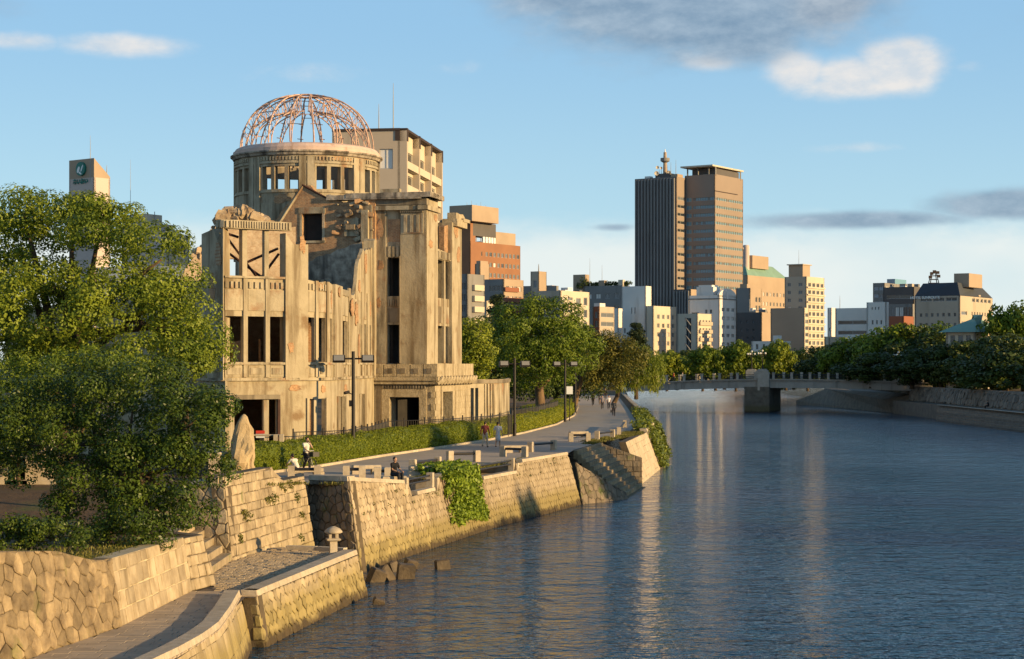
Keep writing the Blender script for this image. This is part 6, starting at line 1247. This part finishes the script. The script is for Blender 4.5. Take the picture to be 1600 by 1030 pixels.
# ---------------------------------------------------------------- stone lantern
lp = GR(521, 868, PZ); ln = thing('stone_lantern', 'small pale stone lantern standing on the corner of the low quay', 'lantern', lp)
mb = MB(); mb.box(lp + V((0, 0, .26)), (.26, .26, .56), bev=.015, yaw=.2); mb.build('post', 'granite', ln); mb = MB(); mb.box(lp + V((0, 0, .585)), (.5, .5, .09), bev=.03, yaw=.2); mb.build('shelf', 'granite', ln)
for sx, sy in ((-1, -1), (1, -1), (1, 1), (-1, 1)): mb = MB(); R_ = Matrix.Rotation(.2, 3, 'Z'); mb.box(lp + R_ @ V((sx * .125, sy * .125, .72)), (.09, .09, .18), yaw=.2); mb.build('light_box_pillar', 'granite', ln)
mb = MB(); mb.lathe([(.02, .80), (.27, .80), (.33, .84), (.32, .88), (.24, .97), (.12, 1.03), (.03, 1.06)], lp, 24); mb.build('cap', 'granite', ln, smooth=True)
# ---------------------------------------------------------------- monument stone
def boulder(name, c_, prof, m, parent, amp=.12, sq=1.0, seed=0, n=22):
    mb = MB(); c_ = V(c_); mb.lathe(prof, c_, n); mb.v = [tuple(V((c_.x + (p[0] - c_.x), c_.y + (p[1] - c_.y) * sq, p[2])) + (V((p[0] - c_.x, p[1] - c_.y, 0))) * amp * (2.2 * noise.noise(V(p) * 1.3 + V((seed, 0, 0))) + .9 * noise.noise(V(p) * 4.1 + V((seed, 3, 0)))) + V((0, 0, amp * .6 * noise.noise(V(p) * 2 + V((0, seed, 0)))))) for p in mb.v]; return mb.build(name, m, parent)
mat('monument', (0.46, 0.36, 0.22), (0.34, 0.25, 0.14), 1.6, bump=0.05, bscale=5)
mc = V((W(381, 87), 87, zt(87))); mo = thing('monument_stone', 'tall pointed natural stone monument between the dark bush and the hedge', 'monument', mc)
boulder('standing_stone', mc + V((0, 0, .35)), [(.02, -.1), (.6, -.05), (.68, .2), (.66, .5), (.63, .8), (.62, 1.1), (.56, 1.4), (.50, 1.7), (.40, 2.0), (.27, 2.3), (.17, 2.55), (.08, 2.72), (.01, 2.78)], 'monument', mo, .26, .6, 3)
boulder('base_rock', mc + V((0, -.3, -.1)), [(.02, -.2), (1.5, -.1), (1.7, .12), (1.45, .38), (.8, .52), (.02, .55)], 'monument', mo, .2, .7, 7, 30)
pp = gz(335, 742); po = thing('stone_pillar', 'square granite pillar at the left of the monument stone', 'pillar', pp); mb = MB(); mb.box(pp + V((0, 0, .45)), (.5, .5, 1.0), bev=.03); mb.build('shaft', 'granite', po); mb = MB(); mb.box(pp + V((0, 0, 1.02)), (.62, .62, .16), bev=.04); mb.build('cap', 'granite', po)
for i, (px, w_, h_, lb) in enumerate(((8, .9, 1.5, 'dark stone block at the left edge behind the bush'), (22, .35, 1.1, 'narrow upright stone slab at the far left behind the bush'), (36, .3, 1.1, 'second narrow upright stone slab behind the bush'), (58, 1.2, 1.7, 'large dappled stone block behind the left of the bush'))):
    p = V((W(px, 72), 72, zt(72))); root = thing('stone_block', lb, 'stone', p); mb = MB(); mb.box(p + V((0, 0, h_ / 2)), (w_, .5, h_), bev=.05); mb.build('slab', 'granite', root); mb = MB(); mb.box(p + V((0, 0, .08)), (w_ + .2, .7, .2), bev=.03); mb.build('plinth', 'granite', root)
# ---------------------------------------------------------------- lamp posts
def lamp(px, Y, ytop, label, yaw=0.1, cam_=False):
    p = V((W(px, Y), Y, 0)); h_ = ZZ(ytop, Y); root = thing('street_lamp', label, 'lamp', p); mb = MB(); mb.tube([p + V((0, 0, -.1)), p + V((0, 0, .9)), p + V((0, 0, .95)), p + V((0, 0, h_))], [.14, .14, .105, .095], 10); mb.build('pole', 'lamp_dark', root)
    d = V((math.cos(yaw), math.sin(yaw), 0)); za = h_ - .42; mb = MB(); mb.tube([p - d * .5 + V((0, 0, za)), p + d * .5 + V((0, 0, za))], .05, 6); mb.build('cross_arm', 'lamp_dark', root)
    for s in (-1, 1):
        c_ = p + d * s * .82 + V((0, 0, za)); n = V((-d.y, d.x, 0)); hs = .36; dp = .3
        mb = MB(); sec = [(-dp, -.12), (-dp * .55, .2), (dp * .55, .2), (dp, -.12), (dp * .7, -.22), (-dp * .7, -.22)]; vs = [c_ + d * e * hs + n * a + V((0, 0, b_)) for e in (-1, 1) for a, b_ in sec]
        mb.add(vs, [(5, 4, 3, 2, 1, 0), tuple(range(6, 12))] + [(j, (j + 1) % 6, 6 + (j + 1) % 6, 6 + j) for j in range(6)]); o = mb.build('lamp_head', 'lamp_dark', root, fix=True)
        mb = MB(); mb.box(c_ + V((0, 0, -.225)), (hs * 1.7, dp * 1.1, .02), yaw=yaw); mb.build('diffuser', 'lamp_glass', o); mb = MB(); mb.box(c_ + V((0, 0, .21)), (hs * 1.8, dp * .9, .02), yaw=yaw); mb.build('top_plate', 'lamp_top', o)
        mb = MB(); mb.add([c_ + d * hs * .8 * e + n * -(dp * .62) + V((0, 0, .19)) for e in (-1, 1)] + [c_ + d * hs * .8 * e + n * -(dp * 1.02) + V((0, 0, -.10)) for e in (1, -1)], [(0, 1, 2, 3)]); mb.build('side_pane', 'lamp_top', o)
    if cam_:
        mb = MB(); c_ = p + V((-.35, -.1, h_ * .62)); mb.tube([c_ - V((.12, .15, .03)), c_ + V((.1, .1, .03))], .09, 8); mb.tube([c_, p + V((0, 0, h_ * .6))], .03, 5); mb.build('camera_housing', 'lamp_dark', root); mb = MB(); mb.box(p + V((-.16, 0, h_ * .52)), (.16, .2, .35)); mb.build('junction_box', 'lamp_dark', root)
lamp(552, 105.4, 549, 'black twin-headed lamp post standing in front of the ruined wing', cam_=True); lamp(804, 141, 560, 'black twin-headed lamp post at the start of the curving hedge', yaw=.15); lamp(883, 176, 562, 'black twin-headed lamp post beside the white notice board', yaw=.2); lamp(899, 206, 566, 'farthest black twin-headed lamp post under the park trees', yaw=.2)
p = V((W(890, 178), 178, 0)); root = thing('notice_board', 'blank white notice board on a post beside the lamp and hedge', 'sign', p); mb = MB(); mb.tube([p, p + V((0, 0, 3.4))], .04, 6); mb.build('post', 'lamp_dark', root); mb = MB(); mb.box(p + V((0, -.06, 2.95)), (.6, .05, .75)); mb.build('panel', 'sign_white', root)
# ---------------------------------------------------------------- fence round the ruin
FP = Poly([(WS(ws(440), 0, -1.6))[:2], (WS(ws(478), 0, -1.7))[:2], (WS(ws(505), 0, -1.8))[:2], (WS(ws(530), 0, -1.9))[:2], LB(-6.5, -.6)[:2], LB(-2.3, 1.9)[:2], LB(4, 2.6)[:2], LB(12, 3.6)[:2], (W(800, 152), 152), (W(840, 165), 165), (W(872, 190), 190)])
fe = thing('iron_fence', 'dark iron fence with upright bars round the foot of the ruin', 'fence', (FP.p[3].x, FP.p[3].y, 0)); s = 0.0
mb = MB(); mb.tube([(0, 0, 0), (0, 0, 1.85)], .045, 6); pm = mb.build('post', 'rail_dark', fe); mb = MB(); mb.tube([(0, 0, .15), (0, 0, 1.65)], .014, 4, cap=False); bm_ = mb.build('bar', 'rail_dark', fe)
for me in (pm.data, bm_.data):
    for v in me.vertices: v.co += V(fe.location)
first = True; rest_ = MB()
nb_ = 0
while s < FP.L:
    p = FP.at(s) - V(fe.location)
    o = pm if first else pm.copy()
    if not first: col.objects.link(o); o.parent = fe
    o.location = (p.x, p.y, 0); q = FP.at(min(FP.L, s + 1.9)) - V(fe.location)
    for h_ in (.15, 1.65): mb = MB(); mb.tube([FP.at(s) + V((0, 0, h_)), FP.at(min(FP.L, s + 1.9)) + V((0, 0, h_))], .025, 4); mb.build('rail', 'rail_dark', fe)
    for k in range(1, 9):
        if nb_ > 290: r_ = p.lerp(q, k / 9) + V(fe.location); rest_.tube([r_ + V((0, 0, .15)), r_ + V((0, 0, 1.65))], .014, 4, cap=False); continue
        b_ = bm_ if nb_ == 0 else bm_.copy(); nb_ += 1
        if b_ is not bm_: col.objects.link(b_); b_.parent = fe
        r_ = p.lerp(q, k / 9); b_.location = (r_.x, r_.y, 0)
    first = False; s += 1.9
if rest_.v: tag(rest_.build('bars', 'rail_dark', fe), kind='stuff')
p = V((W(407, 97), 97, 0)); root = thing('warning_sign', 'small red and white sign on a post beside the monument stone', 'sign', p); mb = MB(); mb.tube([p, p + V((0, 0, 1.9))], .04, 6); mb.build('post', 'lamp_dark', root); mb = MB(); mb.box(p + V((0, -.06, 1.88)), (.46, .03, .16)); mb.build('red_panel', 'sign_red', root); mb = MB(); mb.box(p + V((0, -.06, 1.68)), (.46, .03, .2)); mb.build('white_panel', 'sign_white', root)
p = V((W(431, 96), 96, 0)); root = thing('gate_post', 'pair of pale concrete gate posts with a rail at the hedge end', 'gate', p)
for dx in (0, .3): mb = MB(); mb.box(p + V((dx, 0, .9)), (.22, .25, 1.8), bev=.02); mb.build('post', 'granite', root)
mb = MB(); mb.tube([p + V((-1.8, 0, 1.75)), p + V((.4, 0, 1.75))], .05, 6); mb.build('rail', 'granite', root)
# ---------------------------------------------------------------- concrete blocks in the water
mat('wet_concrete', (0.13, 0.095, 0.055), (0.06, 0.045, 0.03), 2.2, bump=.04, bscale=6, rough=.6)
for i, (px, py, w_, h_, yw, tl, lb) in enumerate(((588, 909, .72, .55, .5, .35, 'largest tilted concrete block in the water below the river wall'), (603, 906, .55, .62, 1.1, -.5, 'pale upright concrete block beside the tilted one'), (634, 904, .85, .62, .2, .1, 'square concrete block with a dark face in the shallow water'), (614, 893, .5, .45, .8, -.3, 'small concrete block behind the others at the wall foot'), (641, 889, .62, .42, .4, .25, 'concrete block touching the foot of the river wall'), (691, 889, .7, .42, .3, -.08, 'lone concrete block farther out in the water'), (592, 944, .5, .22, .2, .3, 'nearly sunken dark block nearest the quay'))):
    p = GR(px, py, WATER); o = MB(); w_ *= .78; h_ *= .8; o.box((0, 0, 0), (w_, w_ * .9, h_ * 1.6), bev=.05); R_ = Matrix.Rotation(yw, 3, 'Z') @ Matrix.Rotation(tl, 3, 'Y') @ Matrix.Rotation(tl * .6, 3, 'X'); o.v = [tuple(R_ @ V(q) * (1 + .08 * noise.noise(V(q) * 3 + V((i, 0, 0)))) + p + V((0, 0, h_ * .35))) for q in o.v]; ob = o.build('concrete_block', 'wet_concrete'); tag(ob, lb, 'block', 'concrete blocks in the water')
# ---------------------------------------------------------------- people
mat('skin', (0.42, 0.24, 0.15), rough=.6); mat('hair', (0.018, 0.014, 0.012), rough=.6)
CL = {}
def cloth(c_):
    k = 'cloth_%02d%02d%02d' % tuple(int(x * 99) for x in c_)
    if k not in M: mat(k, c_, tuple(x * .75 for x in c_), 9, rough=.9, spec=.1)
    return k
def cap(mb, a, b_, r0, r1, n=10):
    a, b_ = V(a), V(b_); d = (b_ - a); L_ = d.length; d = d / max(L_, 1e-6); pts = []; rs = []
    for f in (-.9, -.6, 0): pts.append(a + d * r0 * f); rs.append(r0 * math.sqrt(max(.05, 1 - f * f)))
    for f in (0, .6, .9): pts.append(b_ + d * r1 * f); rs.append(r1 * math.sqrt(max(.05, 1 - f * f)))
    mb.tube(pts, rs, n)
def ell(mb, c_, rx, ry, rz, n=12):
    mb.lathe([(math.sin(t), -math.cos(t)) for t in [.08 + (math.pi - .16) * i / 8 for i in range(9)]], (0, 0, 0), n); k = 9 * n
    mb.v[-k:] = [(c_[0] + p[0] * rx, c_[1] + p[1] * ry, c_[2] + p[2] * rz) for p in mb.v[-k:]]; mb.f += [[len(mb.v) - k + i for i in range(n - 1, -1, -1)], [len(mb.v) - n + i for i in range(n)]]; mb.m += [0, 0]
tsc = bpy.data.scenes.new('workbench')
def tdg():
    vl = tsc.view_layers[0]; vl.update(); return vl.depsgraph
def remesh(mb, name, m, parent, vox):
    me = bpy.data.meshes.new(name); me.from_pydata(mb.v, [], mb.f); t_ = bpy.data.objects.new('tmp', me); tsc.collection.objects.link(t_); md = t_.modifiers.new('r', 'REMESH'); md.mode = 'VOXEL'; md.voxel_size = vox
    sm_ = t_.modifiers.new('s', 'SMOOTH'); sm_.factor = .5; sm_.iterations = 2
    me2 = bpy.data.meshes.new_from_object(t_.evaluated_get(tdg())); bpy.data.objects.remove(t_); me2.name = name; me2.materials.clear(); me2.materials.append(M[m]); me2.polygons.foreach_set('use_smooth', [True] * len(me2.polygons))
    o = bpy.data.objects.new(name, me2); col.objects.link(o); o.parent = parent; return o
def person(label, loc, face, top, bottom, pose='walk', h=1.68, sleeve='short', skirt=None, legs_bare=False, ph=1.0, vox=.022, bag=None, group=None, hair=True):
    """built facing -Y in its own frame, then turned by face"""
    root = thing('person', label, 'person', loc, face, group); k = h / 1.7; root.scale = (k, k, k)
    pel, che, nec = V((0, 0, .93)), V((0, .01, 1.28)), V((0, .01, 1.44)); hd = V((0, -.015, 1.585))
    L = {}
    def leg(s, kn, an): L[s] = (V((s * .095, 0, .90)), V(kn), V(an))
    arms = {}
    if pose in ('walk', 'stand'):
        f = .22 * ph if pose == 'walk' else .02
        leg(-1, (-.10, -f * .6, .49), (-.10, -f * 1.0 + .04, .09)); leg(1, (.10, f * .25 - .04, .49), (.10, f * 1.25, .10 + (.06 if f > .1 else 0)))
        for s in (-1, 1): q = s * f * .8; arms[s] = (V((s * .195, .01, 1.385)), V((s * .25, q * .5 + .03, 1.12)), V((s * .25, q - .06, .88)))
        if pose == 'stand' and ph < 0: arms[1] = (arms[1][0], V((.26, -.1, 1.14)), V((.1, -.26, 1.28)))
    elif pose == 'sit':
        dz = V((0, 0, -.45)); pel, che, nec, hd = pel + dz, che + dz + V((0, -.04, 0)), nec + dz + V((0, -.06, 0)), hd + dz + V((0, -.07, -.01))
        for s in (-1, 1): L[s] = (V((s * .095, 0, .45)), V((s * .12, -.42, .47)), V((s * .11, -.42, .09))); arms[s] = (V((s * .195, -.05, .935)), V((s * .25, -.14, .68)), V((s * .16, -.36, .60)))
    elif pose == 'kneel':
        pel, che, nec, hd = V((0, .12, .32)), V((0, -.06, .62)), V((0, -.14, .76)), V((0, -.20, .89))
        for s in (-1, 1): L[s] = (V((s * .095, .10, .32)), V((s * .13, -.30, .38)), V((s * .12, -.06, .09))); arms[s] = (V((s * .19, -.1, .72)), V((s * .24, -.3, .52)), V((s * .14, -.46, .42)))
    elif pose == 'ride':
        pel, che, nec, hd = V((0, .0, .98)), V((0, -.06, 1.32)), V((0, -.09, 1.48)), V((0, -.12, 1.625)); L[-1] = (V((-.095, 0, .95)), V((-.14, -.20, .58)), V((-.16, -.02, .22))); L[1] = (V((.095, 0, .95)), V((.16, -.08, .52)), V((.26, .02, .09)))
        arms[-1] = (V((-.195, -.06, 1.42)), V((-.27, -.26, 1.2)), V((-.25, -.48, 1.08))); arms[1] = (V((.195, -.06, 1.42)), V((.26, -.18, 1.22)), V((.08, -.24, 1.47)))
    b = MB()
    cap(b, pel, che, .125, .13); cap(b, che + V((-.09, 0, .06)), che + V((.09, 0, .06)), .10, .10); cap(b, nec - V((0, 0, .03)), hd - V((0, 0, .06)), .055, .05); ell(b, hd, .078, .098, .122); ell(b, hd + V((0, -.1, -.01)), .016, .022, .028, 8)
    for s in (-1, 1): ell(b, hd + V((s * .08, .01, -.005)), .014, .026, .034, 8)
    for s in (-1, 1):
        hp, kn, an = L[s]; cap(b, hp, kn, .085, .055); cap(b, kn, an, .056, .037); cap(b, an + V((0, .03, -.045)), an + V((0, -.15, -.06)), .035, .03)
        sh, el_, wr = arms[s]; cap(b, sh, el_, .05, .038); cap(b, el_, wr, .038, .027); d = (wr - el_).normalized(); sd = V((0, 1, 0)).cross(d); sd = sd.normalized() if sd.length > .1 else V((1, 0, 0)); fw_ = d.cross(sd)
        cap(b, wr, wr + d * .075, .03, .036)
        for j, fl in enumerate((.07, .085, .08, .06)): o_ = fw_ * (j - 1.5) * .021; a_ = wr + d * .095 + o_; cap(b, a_, a_ + d * fl * .55, .0115, .011, 6); cap(b, a_ + d * fl * .55, a_ + d * fl * .9 + sd * -.02 * s, .011, .0095, 6)
        a_ = wr + d * .03 - fw_ * .035; cap(b, a_, a_ + d * .05 - fw_ * .03, .0125, .011, 6)
    remesh(b, 'body', 'skin', root, vox * .8)
    t_ = MB(); cap(t_, pel + V((0, 0, .02)), che, .148, .152); cap(t_, che + V((-.10, 0, .06)), che + V((.10, 0, .06)), .115, .115); cap(t_, nec - V((0, 0, .1)), nec - V((0, 0, .03)), .09, .07)
    for s in (-1, 1):
        sh, el_, wr = arms[s]; cap(t_, sh, el_ if sleeve == 'long' else sh.lerp(el_, .7), .066, .056)
        if sleeve == 'long': cap(t_, el_, el_.lerp(wr, .9), .054, .042)
    if skirt: cap(t_, pel + V((0, 0, .05)), pel - V((0, 0, skirt)), .15, .19)
    remesh(t_, 'shirt', cloth(top), root, vox)
    if not legs_bare:
        t_ = MB(); cap(t_, pel + V((-.05, 0, 0)), pel + V((.05, 0, 0)), .125, .125)
        for s in (-1, 1): hp, kn, an = L[s]; cap(t_, hp, kn, .103, .076); cap(t_, kn, kn.lerp(an, .93), .074, .058)
        remesh(t_, 'trousers', cloth(bottom), root, vox)
    t_ = MB()
    for s in (-1, 1): an = L[s][2]; cap(t_, an + V((0, .04, -.05)), an + V((0, -.16, -.06)), .042, .036)
    remesh(t_, 'shoes', cloth((.03, .025, .02)), root, vox)
    if hair:
        t_ = MB(); ell(t_, hd + V((0, .022, .03)), .088, .098, .112); remesh(t_, 'hair', 'hair', root, vox * .7)
    if bag:
        mb = MB(); wr = arms[1][2]; c_ = wr + V((.03, 0, -.32)) if bag == 'hand' else V((.0, .19, 1.2)); mb.box(c_, (.13, .34, .28) if bag == 'hand' else (.3, .16, .42), bev=.03)
        if bag == 'hand': mb.tube([c_ + V((0, -.1, .13)), wr + V((.01, 0, -.06)), c_ + V((0, .1, .13))], .012, 5)
        mb.v = [tuple(p) for p in mb.v]; o = mb.build('bag', cloth((.04, .035, .035)), None, origin=(0, 0, 0)); o.parent = root
    return root
AWAY = math.pi
def at_ground(px, py): p = gz(px, py); return (p.x, p.y, p.z)
person('walker in a maroon jacket and pale trousers beside the hedge', at_ground(758, 699), AWAY - .3, (.24, .07, .06), (.55, .46, .34), sleeve='long')
person('walker in a long pale blue-white tunic and bare legs', at_ground(778, 700), AWAY - .25, (.55, .55, .56), (.1, .1, .1), skirt=.32, legs_bare=True, ph=.7)
bp = V(at_ground(478, 737)); person('cyclist in a white shirt and dark trousers standing over a bicycle', bp, .75, (.72, .68, .60), (.03, .028, .03), pose='ride')
person('man in a white shirt crouching at the near end of the stone rail', at_ground(461, 741), AWAY + .9, (.72, .66, .56), (.05, .05, .06), pose='kneel')
sp_ = gz(614, 757); person('man in a black T-shirt sitting on the bank reading', (sp_.x, sp_.y + .5, zt(sp_.y + .5) - .02), .9, (.02, .02, .022), (.035, .035, .04), pose='sit', legs_bare=False)
sb = V((sp_.x, sp_.y + .55, zt(sp_.y + .5))); root = thing('stone_block', 'granite block the man in black sits on', 'stone', sb); mb = MB(); mb.box(sb + V((0, 0, .16)), (1.1, .45, .36), bev=.03, yaw=.3); mb.build('block', 'granite', root)
grp = (('walker in a dark jacket carrying a bag at the right of the group', 959, 651, (.05, .055, .07), (.03, .03, .04), AWAY, 'long', 'hand'), ('walker in a white top in the middle of the group', 951, 640, (.62, .62, .64), (.04, .045, .07), .1, 'short', 'back'), ('walker in a grey patterned top in the group', 941, 640, (.24, .22, .26), (.05, .05, .06), 0, 'short', None), ('walker in a black suit left of the group', 926.5, 634, (.018, .018, .02), (.018, .018, .02), .1, 'long', None), ('walker in a beige top at the back of the group', 937, 632, (.42, .34, .26), (.2, .17, .14), .2, 'short', None), ('walker in dark clothes behind the white-topped one', 946, 624, (.03, .03, .035), (.03, .03, .03), 0, 'long', None), ('dark-clothed walker alone by the far hedge', 913, 621, (.02, .02, .022), (.02, .02, .022), .3, 'long', None))
for lb, px, py, c1, c2, fc, sl_, bg_ in grp: person(lb, at_ground(px, py), fc, c1, c2, sleeve=sl_, bag=bg_, vox=.03, ph=.8)
for lb, x, out, c1, c2 in (('person in a red top walking on the left part of the bridge', 28.3, 3.0, (.40, .05, .04), (.05, .05, .06)), ('person in a white top walking on the left part of the bridge', 29.8, 3.2, (.65, .62, .58), (.08, .08, .1)), ('person in a white shirt near the right end of the bridge', 60.2, 3.0, (.65, .65, .65), (.05, .05, .06))): person(lb, BP(x, out, bz(x)), 1.57, c1, c2, vox=.035)
person('person in dark clothes sitting on the shaded steps of the right bank', (66.2, 258, -.75 - .04), -1.57, (.015, .015, .018), (.015, .015, .018), pose='sit', vox=.03)
# bicycle
bk_ = thing('bicycle', 'bicycle with a front basket under the cyclist in the white shirt', 'bicycle', bp, .75)
def bp_(mb, name, m, parent=bk_): o = mb.build(name, m, None, origin=(0, 0, 0)); o.parent = parent; return o
for y in (.52, -.54):
    mb = MB(); mb.lathe([(.325 + .022 * math.cos(t), .022 * math.sin(t)) for t in [i * math.pi / 3 for i in range(7)]], (0, 0, 0), 28); mb.v = [(p[2], y + p[0], .345 + p[1]) for p in mb.v]; w_ = bp_(mb, 'wheel', 'rail_dark')
    for i in range(10): a = i * math.pi / 5; mb = MB(); mb.tube([(0, y, .345), (0, y + .31 * math.cos(a), .345 + .31 * math.sin(a))], .006, 4); bp_(mb, 'spoke', 'frame_metal', w_)
mb = MB(); bb, st_, hd_ = (0, .08, .30), (0, .2, .82), (0, -.38, .86)
for a, b_ in ((bb, st_), (bb, hd_), ((0, .17, .7), (0, -.36, .78)), (bb, (0, .52, .345)), ((0, .18, .72), (0, .52, .345)), (hd_, (0, -.54, .345)), (hd_, (0, -.36, 1.02)), ((-.26, -.3, 1.06), (.26, -.3, 1.06))): mb.tube([a, b_], .02, 6)
bp_(mb, 'frame', 'frame_metal'); mb = MB(); mb.box((0, .22, .86), (.15, .26, .07), bev=.03); bp_(mb, 'saddle', 'rail_dark')
for x0, x1, y0, y1 in ((-.2, .2, -.86, -.84), (-.2, .2, -.56, -.54), (-.2, -.18, -.86, -.54), (.18, .2, -.86, -.54)): mb = MB(); mb.para((x0, y0, .78), (x1 - x0, 0, 0), (0, y1 - y0, 0), (0, 0, .24)); bp_(mb, 'basket_side', 'rail_dark')
bpy.data.scenes.remove(tsc)
